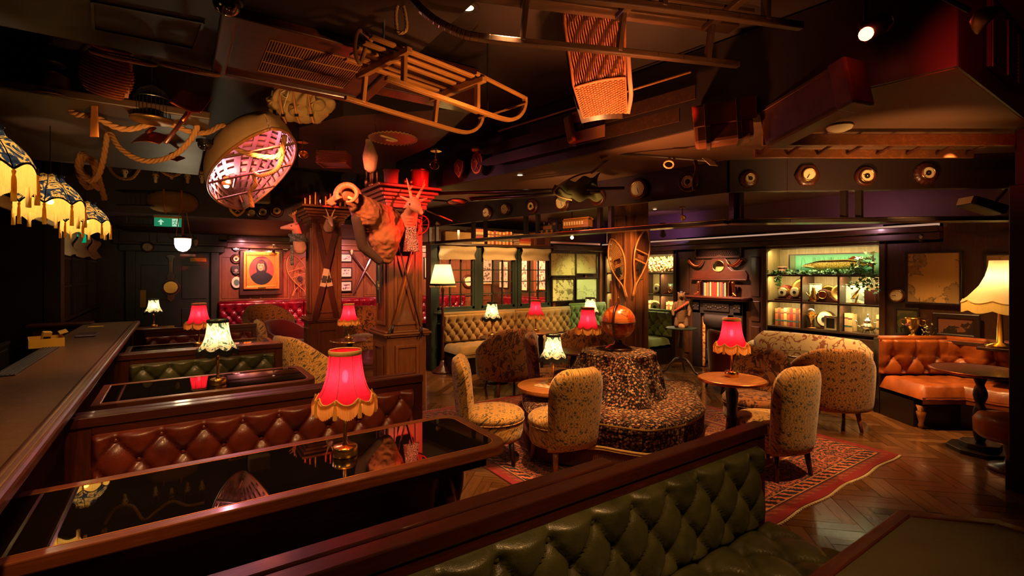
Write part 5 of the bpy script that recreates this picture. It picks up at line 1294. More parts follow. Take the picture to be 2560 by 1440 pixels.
def deer(label, base, head, nose, antler='fork', furm='fur', scarf=None, s=1.0, ahgt=.16, look=None):
    """neck from base point to head point; muzzle to nose (world points)"""
    b, h, n_ = Vector(base), Vector(head), Vector(nose)
    t = thing('deer_trophy', label, 'animal head', b)
    h -= b; n_ -= b; d = (n_ - h).normalized(); up = Vector((0, 0, 1)); sd = d.cross(up).normalized(); upp = sd.cross(d).normalized()
    blob('head', [((0, 0, -.05 * s), h * .6, .085 * s, .06 * s), (h * .6, h, .058 * s, .052 * s), (h, h + d * .05 * s, .05 * s, .046 * s), (h + d * .05 * s, n_, .042 * s, .020 * s)], furm, t, .008 * s, 4)
    for k in (-1, 1):
        blob('ear', [(h + sd * k * .04 * s + upp * .02 * s, h + sd * k * .10 * s + upp * .04 * s - d * .02, .014 * s, .006 * s)], furm, t, .005, 2)
        mk('eye', MB().ball(h + d * .05 * s + sd * k * .043 * s + upp * .012, .009 * s, 8), 'black', t, sm=True)
        a0 = h + upp * .04 * s + sd * k * .022 * s - d * .01
        pts = [a0, a0 + upp * ahgt * .5 + sd * k * .02 * s, a0 + upp * ahgt + sd * k * .045 * s]
        mk('antler', MB().tube(catmull(pts, 6), [.013 * s - .0006 * i * s for i in range(13)], 8), 'bone' if furm != 'furd' else 'horn', t, sm=True)
        if antler == 'fork':
            p = pts[1]; mk('tine', MB().tube([p, p + d * .05 * s + upp * .05 * s], [.009 * s, .004 * s], 6), 'bone', t, sm=True)
            p = pts[1].lerp(pts[2], .5); mk('tine', MB().tube([p, p - d * .03 * s + upp * .05 * s + sd * k * .02], [.008 * s, .003 * s], 6), 'bone', t, sm=True)
    mk('nose_tip', MB().ball(n_, .014 * s, 8), 'black', t, sm=True)
    if scarf: mk('scarf', MB().grid(lambda u, v: tuple((Vector((0, 0, 0)).lerp(h, .12 + .45 * v)) + (sd * math.cos(2 * PI * u) + (up.cross(sd)) * math.sin(2 * PI * u)) * (.10 + .012 * math.sin(5 * 2 * PI * u + v * 9)) * s), 40, 10, cu=True), scarf, t, sm=True); mk('scarf_tail', MB().grid(lambda u, v: tuple(Vector((0, 0, -.02)) - up.cross(sd) * -.10 * s + sd * ((u - .5) * .10 * (1 + v)) + Vector((.015 * math.sin(u * 9), 0, -.26 * v * s))), 10, 12), scarf, t, sm=True, sol=.006)
    return t
scm = (lambda q: q.fin(q.ramp(q.m_('PINGPONG', q.m_('ADD', q.m_('MULTIPLY', q.noise(q.co(), 9, 2, .5, 2.4), 9), 0), .5), [(0, lin((24, 34, 34))), (.3, lin((30, 44, 44))), (.36, lin((190, 190, 170))), (.5, lin((50, 66, 62)))]), .8))(NT('paisley_scarf'))
deer('roe deer head with a paisley neckerchief on the front of the big pillar', fy(1018, 545, BY - .02), D(1034, 508, 5.42), D(1052, 532, 5.2), 'fork', 'furl', scm, 1.5, .17)
deer('roe deer head in profile with a green scarf on the left of the smaller pillar', D(750, 610, 7.3), D(738, 566, 7.1), D(704, 570, 7.0), 'fork', 'furl', scm, 1.15, .16)
deer('pale-faced chamois head on the front of the smaller pillar', fy(822, 560, SY_ - .02), D(825, 548, 7.3), D(830, 563, 7.05), 'x', 'furl', None, 1.0, .12)
# ================================================================ THINGS HUNG FROM THE CEILING
def rope(name, label, pts, r=.014, turns=9, cat='rope', closed=False, mat='rope', group=None):
    path = catmull(pts, 14, closed); mb = MB()
    L_ = [0]
    for i in range(1, len(path)): L_.append(L_[-1] + (path[i] - path[i - 1]).length)
    for s_ in range(3):
        out = []; up = Vector((0, 0, 1))
        for i, p in enumerate(path):
            a = path[max(0, i - 1)]; b = path[min(len(path) - 1, i + 1)]; d = (b - a).normalized()
            sd = d.cross(up)
            if sd.length < .02: sd = d.cross(Vector((1, .2, 0)))
            sd.normalize(); u2 = sd.cross(d); up = u2
            t_ = L_[i] / (r * 7) * 2 * PI + s_ * 2 * PI / 3
            out.append(p + (sd * math.cos(t_) + u2 * math.sin(t_)) * r * .52)
        mb.tube(out, r * .60, 6)
    c = path[0]; mb.v = [tuple(Vector(v) - c) for v in mb.v]
    return one(name, mb, mat, label, cat, sm=True, loc=c, group=group)
def DD(l): return [D(*q) for q in l]
rope('hanging_rope', 'upper thick rope swag draped from the brass bell to the canoe', DD([(165, 262, 3.5), (190, 285, 3.5), (235, 292, 3.5), (290, 318, 3.55), (330, 322, 3.6), (385, 308, 3.7), (430, 312, 3.8), (480, 330, 3.9), (520, 330, 4.0), (555, 313, 4.1), (572, 325, 4.15), (580, 362, 4.2), (620, 384, 4.25), (675, 393, 4.3), (700, 385, 4.35), (712, 340, 4.4)]), .021)
rope('hanging_rope', 'lower thick rope loop hanging below the spades', DD([(200, 385, 4.2), (195, 420, 4.2), (222, 452, 4.2), (245, 440, 4.2), (258, 400, 4.15), (268, 340, 4.1), (275, 332, 4.05), (300, 370, 4.0), (345, 398, 4.0), (390, 402, 4.0), (440, 385, 3.95), (480, 345, 3.9), (500, 300, 3.85)]), .021)
rope('hanging_rope', 'rope with an end knot hanging out of the canoe', DD([(712, 340, 4.4), (705, 395, 4.6), (690, 425, 4.8), (650, 440, 5.0), (632, 432, 5.1), (640, 460, 5.1), (625, 480, 5.15), (632, 518, 5.2)]), .021)
rope('coiled_rope', 'knotted coil of thick rope hanging by the bar pendants', DD([(205, 380, 4.6), (195, 430, 4.65), (222, 470, 4.7), (240, 430, 4.7), (215, 390, 4.6), (200, 420, 4.6), (225, 450, 4.6), (250, 470, 4.7), (235, 400, 4.7), (262, 500, 4.7)]), .024)
rope('hanging_rope', 'faint dark rope swag behind the copper spades', DD([(262, 400, 6.2), (290, 440, 6.2), (330, 445, 6.2), (360, 410, 6.2), (390, 420, 6.4), (430, 440, 6.5), (470, 425, 6.6), (510, 432, 6.6)]), .018)
rope('rope_noose', 'looped cord holding up the pale sledge', [D(1003, -10, 2.3), D(990, 30, 2.3), D(993, 75, 2.3), D(1005, 82, 2.3), D(1016, 70, 2.3), D(1012, 30, 2.3), D(1001, -10, 2.3)], .008)
# pale sledge
t = thing('wooden_sledge', 'pale slatted wooden sledge hanging in front of the vent', 'sledge', (.80, 2.19, 2.55), math.radians(12.5))
for y in (.02, .40):
    pts = [(0, y, .0), (.15, y, -.004), (.5, y, -.01), (.78, y, -.012), (.88, y, .01), (.945, y, .06), (.975, y, .12), (.975, y, .165)]
    pp = catmull(pts, 5); b = MB()
    for i in range(len(pp) - 1): b.bar(pp[i], pp[i + 1] + (pp[i + 1] - pp[i]) * .12, .028, .022, (0, .0, 1) if pp[i].x < .85 else (1, 0, 0))
    mk('runner', b, 'honey', t, bev=.004)
    for x in (.10, .58): mk('strut', MB().bar((x, y, 0), (x + .01, y + (.01 if y < .2 else -.01), .14), .03, .022, (1, 0, 0)), 'honeyz', t, bev=.004)
for x in (.10, .59): mk('crosspiece', MB().prism([(-.03, .135), (.45, .135), (.45, .165), (.36, .165), (.3, .175), (.1, .175), (.06, .165), (-.03, .165)], -.016, .016, T(x, 0, 0) @ Matrix(((0, 0, 1, 0), (1, 0, 0, 0), (0, 1, 0, 0), (0, 0, 0, 1)))), 'honeyy', t, bev=.005)
for k in range(5): mk('slat', MB().span((-.06 + .01 * k, .035 + k * .078, .176), (.66, .068 + k * .078, .190)), 'honey', t, bev=.003)
for y in (.0, .42): mk('side_rail', MB().bar((.55, y, .18), (.95, y, .15), .02, .018), 'honey', t, bev=.003)
mk('front_bar', MB().tube([(.965, .0, .12), (.965, .42, .12)], .008, 6), 'honeyy', t)
mk('pull_strap', MB().tube(catmull([(-.02, .10, .19), (-.09, .10, .22), (-.10, .12, .13), (-.07, .13, .08), (-.04, .13, .16)], 6), .010, 6), 'tan', t, sm=True)
mk('chain', MB().tube([(.1, .2, .19), (.08, .15, .6)], .006, 5).tube([(.93, .3, .14), (.93, .3, .6)], .006, 5), 'steel', t)
# dark sledge
t = thing('wooden_sledge', 'large dark wooden sledge hanging at the top of the room', 'sledge', (1.02, 2.03, 2.75), math.radians(-21.3))
for y in (0, -.42):
    pp = catmull([(-.22, y, .34), (-.20, y, .22), (-.12, y, .10), (.02, y, .02), (.2, y, -.006), (.8, y, .0), (1.54, y, .0)], 6); b = MB()
    for i in range(len(pp) - 1): b.bar(pp[i], pp[i + 1] + (pp[i + 1] - pp[i]) * .1, .034, .032)
    mk('runner', b, 'walx', t, bev=.005)
    for x in (.36, .86, 1.36): mk('strut', MB().bar((x, y, .0), (x + .02, y + (-.02 if y == 0 else .02), .22), .04, .024, (1, 0, 0)), 'walz', t, bev=.004)
for x in (.38, .88, 1.38): mk('crosspiece', MB().span((x - .02, -.45, .18), (x + .02, .05, .21)), 'waly', t, bev=.004)
for k, y in enumerate((.05, -.09, -.23, -.37)): mk('slat', MB().span((.1 - .02 * k, y - .045, .21), (1.56 - .02 * (k % 2), y + .045, .228)), 'walx', t, bev=.003)
mk('metal_plate', MB().span((.98, .015, .2285), (1.08, .06, .2315)), 'brassd', t)
# bamboo poles
one('bamboo_pole', MB().tube([D(585, -8, 2.4) + Vector((0, 0, 0)), D(760, 42, 2.55), D(937, 93, 2.75)], .013, 8), 'honeyz', 'bamboo pole slung diagonally above the ceiling vent', 'pole', sm=True)
one('bamboo_pole', MB().tube([online(1258, 330, (2.6, 6.6), (3.30, 1.0)) - Vector((.06, 0, 0)), online(1740, 184, (2.6, 6.6), (3.30, 1.0)) - Vector((.06, 0, 0))], .010, 8), 'honeyz', 'thin cane pole running above the pair of skis', 'pole', sm=True)
# wicker pack basket
A = [D(1410, -20, 2.95), D(1548, -20, 2.95), D(1412, 60, 2.9), D(1562, 60, 2.9), D(1434, 212, 2.85), D(1562, 186, 2.85), D(1460, 296, 2.95), D(1566, 284, 2.95)]
t = thing('wicker_basket', 'tall wicker carrying basket hanging between the two sledges', 'basket', A[4])
def wq(u, v):
    v *= 3; i = min(int(v), 2); f = v - i
    return (A[2 * i].lerp(A[2 * i + 1], u)).lerp(A[2 * i + 2].lerp(A[2 * i + 3], u), f) + Vector((SN, CS, 0)) * (-.03 * math.sin(u * PI)) - A[4]
mk('back_panel', MB().grid(lambda u, v: tuple(wq(u, v) + Vector((SN, CS, 0)) * .10), 6, 8), 'walz', t, sm=True)
b = MB()
for k in range(26): b.tube([wq((k + .5) / 26 + .012 * math.sin(j * 1.2 + k), j / 26 * .71) + Vector((SN, CS, 0)) * .006 * math.sin(j * 1.2 + k) for j in range(27)], .0044, 5)
mk('stakes', b, 'wick', t, kind='stuff')
b = MB()
for j in range(30):
    v = .70 + j / 30 * .30
    b.tube([wq(k / 36, v) + Vector((SN, CS, 0)) * (.008 * (1 if (k // 2 + j) % 2 else -1)) + Vector((0, 0, .004 * (1 if (k // 2 + j) % 2 else -1))) for k in range(37)], .0050, 5)
mk('weave', b, 'wick', t, kind='stuff')
mk('band', MB().tube([wq(k / 20, .70) - Vector((SN, CS, 0)) * .012 for k in range(21)], .009, 6), 'wick', t, sm=True)
for u in (0, 1): mk('side_rod', MB().tube([wq(u, j / 12) for j in range(13)], .009, 6), 'wick', t, sm=True)
mk('handle_pole', MB().tube(catmull([wq(1.06, .52), wq(1.1, .7), wq(1.12, .85), wq(1.03, 1.0)], 5), .014, 8), 'terra', t, sm=True)
# leather cases
def case(label, a, b_, w, h, mat='leaCase', lid=.3, name='leather_case', straps=(.25, .75), roll=0):
    a, b_ = Vector(a), Vector(b_); l = (b_ - a).length; q = (b_ - a).to_track_quat('X', 'Z').to_euler()
    t = thing(name, label, 'case', (a + b_) / 2, rot=(roll, q.y, q.z))
    mk('body', MB().span((-l / 2, -w / 2, -h / 2), (l / 2 - l * lid * .2, w / 2, h / 2)), mat, t, bev=.025)
    mk('lid', MB().span((l / 2 - l * lid, -w / 2 - .006, -h / 2 - .006), (l / 2, w / 2 + .006, h / 2 + .006)) if name != 'satchel' else MB().span((-l / 2 - .004, -w / 2 - .01, h / 2 - .04), (l / 2 + .004, w / 2 + .01, h / 2 + .01)).span((-l / 2, -w / 2 - .012, -h * .05), (l / 2, -w / 2 - .002, h / 2)), mat, t, bev=.014)
    for s in straps:
        x = -l / 2 + l * s; mk('strap', MB().span((x - .014, -w / 2 - .018, -h / 2 - .008), (x + .014, w / 2 + .012, h / 2 + .012)), 'walx', t, bev=.003)
        mk('buckle', MB().tube([(x - .016, -w / 2 - .022, -.02), (x + .016, -w / 2 - .022, -.02), (x + .016, -w / 2 - .022, .02), (x - .016, -w / 2 - .022, .02)], .0025, 5, closed=True), 'brassd', t)
    mk('stitching', MB().tube([(-l / 2, -w / 2 - .001, h / 2 - .03), (l / 2 - l * lid, -w / 2 - .001, h / 2 - .03)], .002, 4), 'tan', t)
    return t
case('long brown leather gun case slung below the red spotlight', D(1925, 325, 3.3), D(2150, 200, 2.75), .17, .27, straps=(), lid=.18)
case('tan leather satchel with two buckled straps, hung left of the long case', D(1735, 325, 3.5), D(1890, 300, 3.35), .18, .26, name='satchel', straps=(.22, .72))
one('leather_strap', MB().grid(lambda u, v: tuple(D(1738 + 4 * math.sin(v * 6) + (u - .5) * 9, 400 + v * 75, 3.6)), 2, 10), 'walz', 'dangling brown strap hanging in front of a barometer', 'strap', sol=.004)
one('cloth_tag', MB().grid(lambda u, v: tuple(D(1755 + u * 20 + v * 20, 395 + v * 18 + u * 2, 3.62)), 4, 4), 'cream', 'crumpled pale cloth tag hanging under the satchel', 'cloth', sol=.003)
# ladder
t = thing('wooden_ladder', 'reddish wooden ladder hung flat under the ceiling at right', 'ladder', P(1905, 350, 2.62))
o_ = P(1905, 350, 2.62); e1 = P(2535, 350, 2.62) - o_; o2 = P(1885, 385, 2.62) - o_; e2 = P(2432, 385, 2.62) - o_
mk('rail', MB().bar((0, 0, 0), e1, .028, .085), 'oakx', t, bev=.004); mk('rail', MB().bar(o2, e2, .028, .07), 'oakx', t, bev=.004)
for k in range(8):
    a_, b_ = e1 * (.06 + k * .125), o2.lerp(e2, .02 + k * .135); mk('rung', MB().tube([a_, b_], .013, 8), 'mahogy', t, sm=True)
# skis on the fascia
FA, FB = (2.575, 6.6), (3.30, 1.0)
fo = lambda px, py, k=.05: online(px, py, FA, FB) - Vector((k, 0, 0))
ski('upper dark ski of the pair mounted on the fascia, pale metal edge', fo(1752, 234), fo(1207, 385), (-1, -.1, 0), 'walx', .10, tip=False, patch=None)
ski('lower dark ski of the pair mounted on the fascia', fo(1712, 290), fo(1210, 412), (-1, -.1, 0), 'walx', .10, tip=False)
sb = MB(); 
for (x0, y0, x1, y1) in ((1448, 302, 1530, 282), (1448, 352, 1530, 332)):
    sb.bar(fo(x0, y0, .085), fo(x1, y1, .085), .10, .006, (-1, 0, 0))
one('ski_plates', sb.__class__().bar(fo(1448, 300, .085), fo(1530, 280, .085), .10, .006, (-1, 0, 0)), 'tan', 'tan foot plate on the upper fascia ski', 'plate')
one('ski_plates', MB().bar(fo(1448, 350, .085), fo(1530, 330, .085), .10, .006, (-1, 0, 0)), 'tan', 'tan foot plate on the lower fascia ski', 'plate')
one('leather_wrap', MB().bar(fo(1440, 296, .1), fo(1452, 360, .1), .09, .05, (-1, 0, 0)), 'canvas', 'khaki strap bundling the two fascia skis', 'strap', bev=.02)
# heraldic shields
def shield(label, loc, nz, s=.2, kind=0):
    t = thing('heraldic_shield', label, 'shield', loc, nz)
    o = [(-.5, .5), (-.5, -.05), (-.42, -.28), (-.22, -.5), (0, -.62), (.22, -.5), (.42, -.28), (.5, -.05), (.5, .5)] if kind != 1 else ell(.5, .62, 24)
    if kind == 2: o = [(-.48, .3), (0, .55), (.48, .3), (.42, -.2), (0, -.62), (-.42, -.2)]
    X = RX(PI / 2)
    mk('board', MB().prism([(a * s * 1.15, b * s * 1.15) for a, b in o][::-1], 0, .018, X), 'darkwood' if kind != 0 else 'gold', t, bev=.004)
    mk('field', MB().prism([(a * s * .88, b * s * .88) for a, b in o][::-1], .018, .024, X), 'red' if kind else 'black', t)
    mk('border', MB().ring([(a * s, b * s) for a, b in o], [(a * s * .86, b * s * .86) for a, b in o], .018, .028, X), 'gold', t)
    lion = MB()
    for (x0, y0, x1, y1, w_) in ((-.12, .25, .05, .0, .13), (.05, .0, -.02, -.25, .11), (-.02, -.25, -.16, -.38, .06), (.02, -.2, .16, -.36, .06), (-.05, .08, -.26, .12, .05), (-.05, .18, -.26, .28, .05), (.08, -.1, .26, .05, .04), (.26, .05, .18, .26, .04), (-.10, .3, -.2, .34, .1)):
        lion.bar((x0 * s, -.028, y0 * s), (x1 * s, -.028, y1 * s), w_ * s, .006, (0, 1, 0))
    mk('emblem', lion, 'gold', t)
    return t
fz = math.atan2(FB[1] - FA[1], FB[0] - FA[0])
shield('red and gold pointed heraldic shield on the dark fascia', fo(1153, 420, .01), fz, .19, 2)
shield('oval red crest with gold rampant beast beside the ski tips', fo(1198, 408, .01), fz, .2, 1)
one('crest_crown', MB().lathe([(.05, 0), (.06, .03), (.04, .06), (.015, .07)], 12), 'gold', 'small gilt crown above the oval red crest', 'crest', sm=True, loc=fo(1197, 380, .03))
# ---- barometers
def baro(label, loc, rz, r, kind=0, group='barometers along the dark beam'):
    t = thing('barometer', label, 'barometer', loc, rz, group); X = RX(PI / 2); n = 36
    if kind == 3: prof = [(r, 0), (r * 1.0, .012), (r * .9, .03), (r * .7, .04)]; fn = lambda a, q, z: (q * (1 + .05 * math.cos(a * 16)), z)
    elif kind == 2: prof = [(r, 0), (r, .015), (r * .85, .035), (r * .6, .03)]; fn = lambda a, q, z: (q * (1 + .04 * math.cos(a * 6) + .02 * math.cos(a * 18)), z)
    else: prof = [(r, 0), (r, .02), (r * .93, .04), (r * .78, .045), (r * .74, .035)]; fn = None
    mk('case', MB().lathe(prof, 48, X=X, fn=fn), 'mahogz', t, sm=True)
    fr_ = r * (.68 if kind in (0,) else .52 if kind != 4 else .60)
    mk('bezel', MB().lathe([(fr_ * 1.12, .036), (fr_ * 1.12, .052), (fr_ * 1.0, .056), (fr_ * .98, .046)], 36, X=X, caps=False), 'brass', t, sm=True)
    mk('dial', MB().lathe([(fr_, .040), (fr_, .046)], 36, X=X), 'paper', t)
    if kind in (1, 3, 4): mk('open_movement', MB().lathe([(fr_ * .45, .0465), (fr_ * .45, .049)], 20, X=X), 'iron', t)
    tk = MB()
    for k in range(24): a = 2 * PI * k / 24; tk.bar((math.cos(a) * fr_ * .86, -.0475, math.sin(a) * fr_ * .86), (math.cos(a) * fr_ * .95, -.0475, math.sin(a) * fr_ * .95), .002, .001, (0, 1, 0))
    mk('scale_marks', tk, 'black', t, kind='stuff')
    mk('pointer', MB().bar((0, -.05, 0), (fr_ * .7 * math.cos(1 + r * 90), -.05, fr_ * .7 * math.sin(1 + r * 90)), .005, .002, (0, 1, 0)), 'black', t); mk('boss', MB().ball((0, -.05, 0), .006, 8), 'brass', t)
    return t
spots = [(1104, 560, .05, 0), (1226, 533, .095, 0), (1272, 524, .09, 0), (1338, 517, .10, 1), (1414, 508, .115, 0), (1502, 494, .105, 1), (1604, 474, .115, 0), (1729, 457, .11, 1), (1868, 450, .085, 3), (2012, 441, .105, 2), (2154, 444, .09, 4), (2304, 437, .10, 3)]
names = ['tiny barometer at the far left end of the dark beam', 'bronze-dialled barometer, second along the beam', 'slim cream-dialled barometer, third along the beam', 'barometer with open centre, fourth along the beam left of the train', 'large cream-faced barometer partly under the fishing net', 'mahogany barometer with dark centre right of the net', 'largest cream-dialled barometer above the snowshoe pillar', 'barometer with a brown strap hanging before it', 'small dark-rimmed brass barometer right of the strap', 'barometer with carved leafy rim', 'barometer with a wide cream ring dial, second from the right', 'rightmost barometer, with a scalloped wooden rim']
for (px, py, r, kd), nm_ in zip(spots, names):
    q, a_, b_ = gp(px, py); ang = math.atan2(b_[1] - a_[1], b_[0] - a_[0]); n_ = Vector((math.sin(ang), -math.cos(ang), 0))
    if n_.dot(Vector((q.x, q.y, 0))) > 0: n_ = -n_
    baro(nm_, q + n_ * .042, math.atan2(n_.y, n_.x) + PI / 2, r, kd)
# ---- train
A_, B_, C_ = gp(1352)[0], gp(1414)[0], gp(1481)[0]
ang = math.atan2(C_.y - A_.y, C_.x - A_.x)
def onshelf(q): return (q.x - .03, q.y - .01, 2.146)
ll, lc = (B_ - A_).length * .92, (C_ - B_).length * .94
t = thing('toy_train', 'black and brass model steam locomotive on the hanging shelf', 'toy train', onshelf((A_ + B_) / 2), ang)
mk('frame', MB().span((-ll / 2, -.035, .02), (ll / 2, .035, .035)), 'black', t, bev=.003)
mk('boiler', MB().tube([(-ll * .42, 0, .075), (ll * .12, 0, .075)], .034, 16), 'iron', t, sm=True)
mk('side_tank', MB().span((-ll * .28, -.042, .04), (ll * .1, .042, .088)), 'brassd', t, bev=.003)
mk('cab', MB().span((ll * .1, -.042, .035), (ll * .34, .042, .13)).span((ll * .07, -.048, .13), (ll * .37, .048, .137)), 'black', t, bev=.002)
mk('cab_window', MB().span((ll * .15, -.044, .09), (ll * .27, .044, .12)), 'brassd', t)
mk('chimney', MB().lathe([(.011, .10), (.010, .135), (.014, .145), (.012, .148)], 12, c=(-ll * .34, 0, 0)), 'iron', t, sm=True)
mk('dome', MB().ball((-ll * .1, 0, .11), (.014, .014, .016), 10), 'brass', t, sm=True)
mk('tender', MB().span((ll * .37, -.038, .03), (ll * .5, .038, .10)), 'black', t, bev=.003)
for k in range(4):
    for s in (-1, 1): mk('wheel', MB().lathe([(.019, -.004), (.019, .004)], 16, X=T(-ll * .35 + k * ll * .22, s * .034, .02) @ RX(PI / 2)), 'brassd' if k < 3 else 'iron', t)
t = thing('toy_train', 'ochre wooden model railway carriage behind the locomotive', 'toy train', onshelf((B_ + C_) / 2), ang)
mk('body', MB().span((-lc / 2, -.045, .035), (lc / 2, .045, .125)), 'honey', t, bev=.003)
mk('roof', MB().grid(lambda u, v: (-lc / 2 - .01 + u * (lc + .02), .05 * math.cos(PI * v), .125 + .022 * math.sin(PI * v)), 2, 10).span((-lc / 2, -.03, .142), (lc / 2, .03, .156)), 'honey', t)
for k in range(8):
    for s in (-1, 1): mk('window', MB().span((-lc * .45 + k * lc * .10, s * .0455 - .001, .07), (-lc * .45 + k * lc * .10 + lc * .055, s * .0455 + .001, .112)), 'cream', t)
mk('stripe', MB().span((-lc / 2, -.0462, .055), (lc / 2, .0462, .058)), 'bkBr', t)
mk('underframe', MB().span((-lc / 2, -.035, .022), (lc / 2, .035, .036)), 'black', t)
for k in (-.36, -.24, .24, .36):
    for s in (-1, 1): mk('wheel', MB().lathe([(.015, -.004), (.015, .004)], 14, X=T(lc * k, s * .034, .016) @ RX(PI / 2)), 'iron', t)
# ---- canoe
c0, c1 = Vector((.56, 4.15, 2.80)), Vector((.68, 7.25, 2.52))
t = thing('canoe', 'small planked canoe hung upside down with a pink light inside', 'canoe', c0, math.atan2(c1.y - c0.y, c1.x - c0.x)); t.rotation_euler = (math.radians(-20), math.atan2(.30, 3.35), math.atan2(c1.y - c0.y, c1.x - c0.x))
cl = (c1 - c0).length
def cw(k): return max(.004, .41 * math.sin(PI * min(1, k * 1.0)) ** .62)
def hull(k, a, off=0):
    w_ = cw(k) - off; dp = .34 * math.sin(PI * min(.985, max(.015, k))) ** .35 - off; sh = .10 * (2 * k - 1) ** 2
    c_, s_ = math.cos(a), math.sin(a)
    return (k * cl, w_ * math.copysign(abs(c_) ** .8, c_), sh * -0.6 + dp * abs(s_) ** .75)
mk('hull', MB().grid(lambda u, v: hull(u, PI * v), 44, 22), plain('canoe_skin', (150, 118, 78), .55, 0, .2, 6), t, sm=True, sol=.008)
pk = plain('canoe_rib', (120, 84, 70), .5, 0, .2, 10)
for k in range(15): mk('rib', MB().grid(lambda u, v, k=k: hull(.08 + k * .06 + (u - .5) * .016, PI * (.02 + .96 * v), .016 + (.006 if 0 else 0)), 2, 18), pk, t, sol=.008)
for k in range(9): mk('stringer', MB().grid(lambda u, v, k=k: hull(.05 + .9 * u, PI * ((k + 1) / 10 + (v - .5) * .035), .024), 30, 1), pk, t, sol=.005)
for s in (0, 1): mk('gunwale', MB().tube([(hull(k / 40, PI * s)[0], hull(k / 40, PI * s)[1], hull(k / 40, PI * s)[2]) for k in range(41)], .013, 8), 'honey', t, sm=True)
for k in (.22, .5, .76): mk('thwart', MB().bar(hull(k, 0), hull(k, PI), .05, .014), pk, t, bev=.004)
for y in (-.12, .12): mk('seat_frame', MB().bar((cl * .55, y, .05), (cl * .72, y, .05), .02, .02), pk, t)
for k in (.04, .96): mk('stem_post', MB().tube([hull(k, PI / 2), (hull(k, 0)[0], 0, -.0)], .012, 6), 'honey', t)
ql = D(566, 464, 5.7)
t = thing('spotlight', 'bright pinkish spotlight shining inside the canoe', 'spotlight', ql)
mk('lens', MB().ball((0, 0, 0), .030, 14), emitm('pink_lens', (1, .62, .55), 30), t, sm=True); mk('housing', MB().lathe([(.05, 0), (.055, .03), (.04, .09), (.02, .11)], 20), 'brassd', t, sm=True); mk('cable', MB().tube([(0, 0, .1), (0, 0, 3.3 - ql.z)], .004, 5), 'black', t)
L('POINT', ql + Vector((.02, -.06, .05)), (1, .34, .46), 17, .03); L('POINT', (.70, 5.6, 2.72), (1, .18, .26), 4, .03)  # second point is added fill inside the hull, no fitting
# ---- canvas rucksack
q = D(752, 262, 4.1); t = thing('rucksack', 'khaki canvas rucksack hanging below the ceiling vent', 'rucksack', q)
R_, Fv, U_ = Vector((CS, -SN, 0)), Vector((SN, CS, 0)), Vector((0, 0, 1))
g = lambda x, z, f=0: R_ * x + U_ * z + Fv * f
def sack(u, v):
    a = 2 * PI * u; w_, h_ = .27, .155; r = 1 + .06 * math.sin(5 * a + 1) + .04 * math.sin(11 * a)
    k = math.sin(PI * v); x = w_ * math.cos(a) * r * k ** .55; z = h_ * math.sin(a) * r * k ** .55
    f = -.11 * math.cos(PI * v) + .02 * math.sin(9 * x * 9 + 14 * z) * k + .012 * math.sin(31 * x - 23 * z)
    return tuple(g(x, z, f))
mk('bag', MB().grid(sack, 60, 24, cu=True), 'canvas', t, sm=True)
for (x, z, s) in ((-.17, -.02, 1), (.17, -.03, 1), (.02, -.07, 1.2)): mk('pocket', MB().grid(lambda u, v: tuple(g(x, z, -.09) + g(.07 * s * math.cos(2 * PI * u) * math.sin(PI * v), .055 * s * math.sin(2 * PI * u) * math.sin(PI * v), -.05 * math.cos(PI * v) + .006 * math.sin(u * 40))), 24, 10, cu=True), 'canvas', t, sm=True)
mk('flap', MB().grid(lambda u, v: tuple(g(-.16 + .34 * u, .10 - .13 * v + .02 * math.sin(u * 7), -.13 - .02 * math.sin(v * 3) + .012 * math.sin(u * 19 + v * 6))), 24, 12), 'canvas', t, sm=True, sol=.006)
for x in (-.1, .01, .13): mk('strap', MB().tube(catmull([g(x, .11, -.14), g(x + .005, .0, -.165), g(x + .01, -.12, -.13), g(x, -.17, -.05)], 5), .007, 6), 'tan', t, sm=True); mk('buckle', MB().box(g(x + .012, -.13, -.13), (.03, .012, .02), rz=-YAW), 'steel', t)
mk('cord', MB().tube(catmull([g(-.06, .06, -.16), g(-.09, .03, -.17), g(-.04, .0, -.17), g(-.03, .05, -.165), g(-.07, -.08, -.16)], 6), .003, 5), 'cream', t)
mk('shoulder_strap', MB().bar(g(.20, .12, .02), g(.215, -.09, .0), .03, .006), 'tan', t)
mk('hanger', MB().tube([g(0, .1, 0), g(0, .5, 0)], .004, 5), 'black', t)
# ---- wicker hamper, hide bag, drum
def hamper(label, c, w_, d_, h_, rz, tilt=0):
    t = thing('wicker_hamper', label, 'basket', c, rot=(tilt, 0, rz))
    b = MB()
    for j in range(10):
        z = -h_ / 2 + (j + .5) * h_ / 10
        for (ax, bx, cx2, dx) in ((-w_, -d_, w_, -d_), (w_, -d_, w_, d_), (w_, d_, -w_, d_), (-w_, d_, -w_, -d_)):
            b.tube([Vector((ax, bx, 0)).lerp(Vector((cx2, dx, 0)), k / 16) * .5 * (1 + .018 * (1 if (k + j) % 2 else -1)) + Vector((0, 0, z)) for k in range(17)], h_ / 22, 4)
    mk('weave', b, 'wick', t, kind='stuff'); mk('liner', MB().box((0, 0, 0), (w_ * .95, d_ * .95, h_ * .96)), 'terra', t)
    mk('cord', MB().tube([(0, 0, h_ / 2), (0, 0, max(h_, 3.02 - c[2]))], .003, 4), 'black', t) if c[1] < 9 else None
    mk('rim', MB().ring([(w_ / 2 + .006, d_ / 2 + .006), (-w_ / 2 - .006, d_ / 2 + .006), (-w_ / 2 - .006, -d_ / 2 - .006), (w_ / 2 + .006, -d_ / 2 - .006)], [(w_ / 2 - .01, d_ / 2 - .01), (-w_ / 2 + .01, d_ / 2 - .01), (-w_ / 2 + .01, -d_ / 2 + .01), (w_ / 2 - .01, -d_ / 2 + .01)], -h_ / 2 - .006, -h_ / 2 + .01), 'wick', t, bev=.004)
    return t
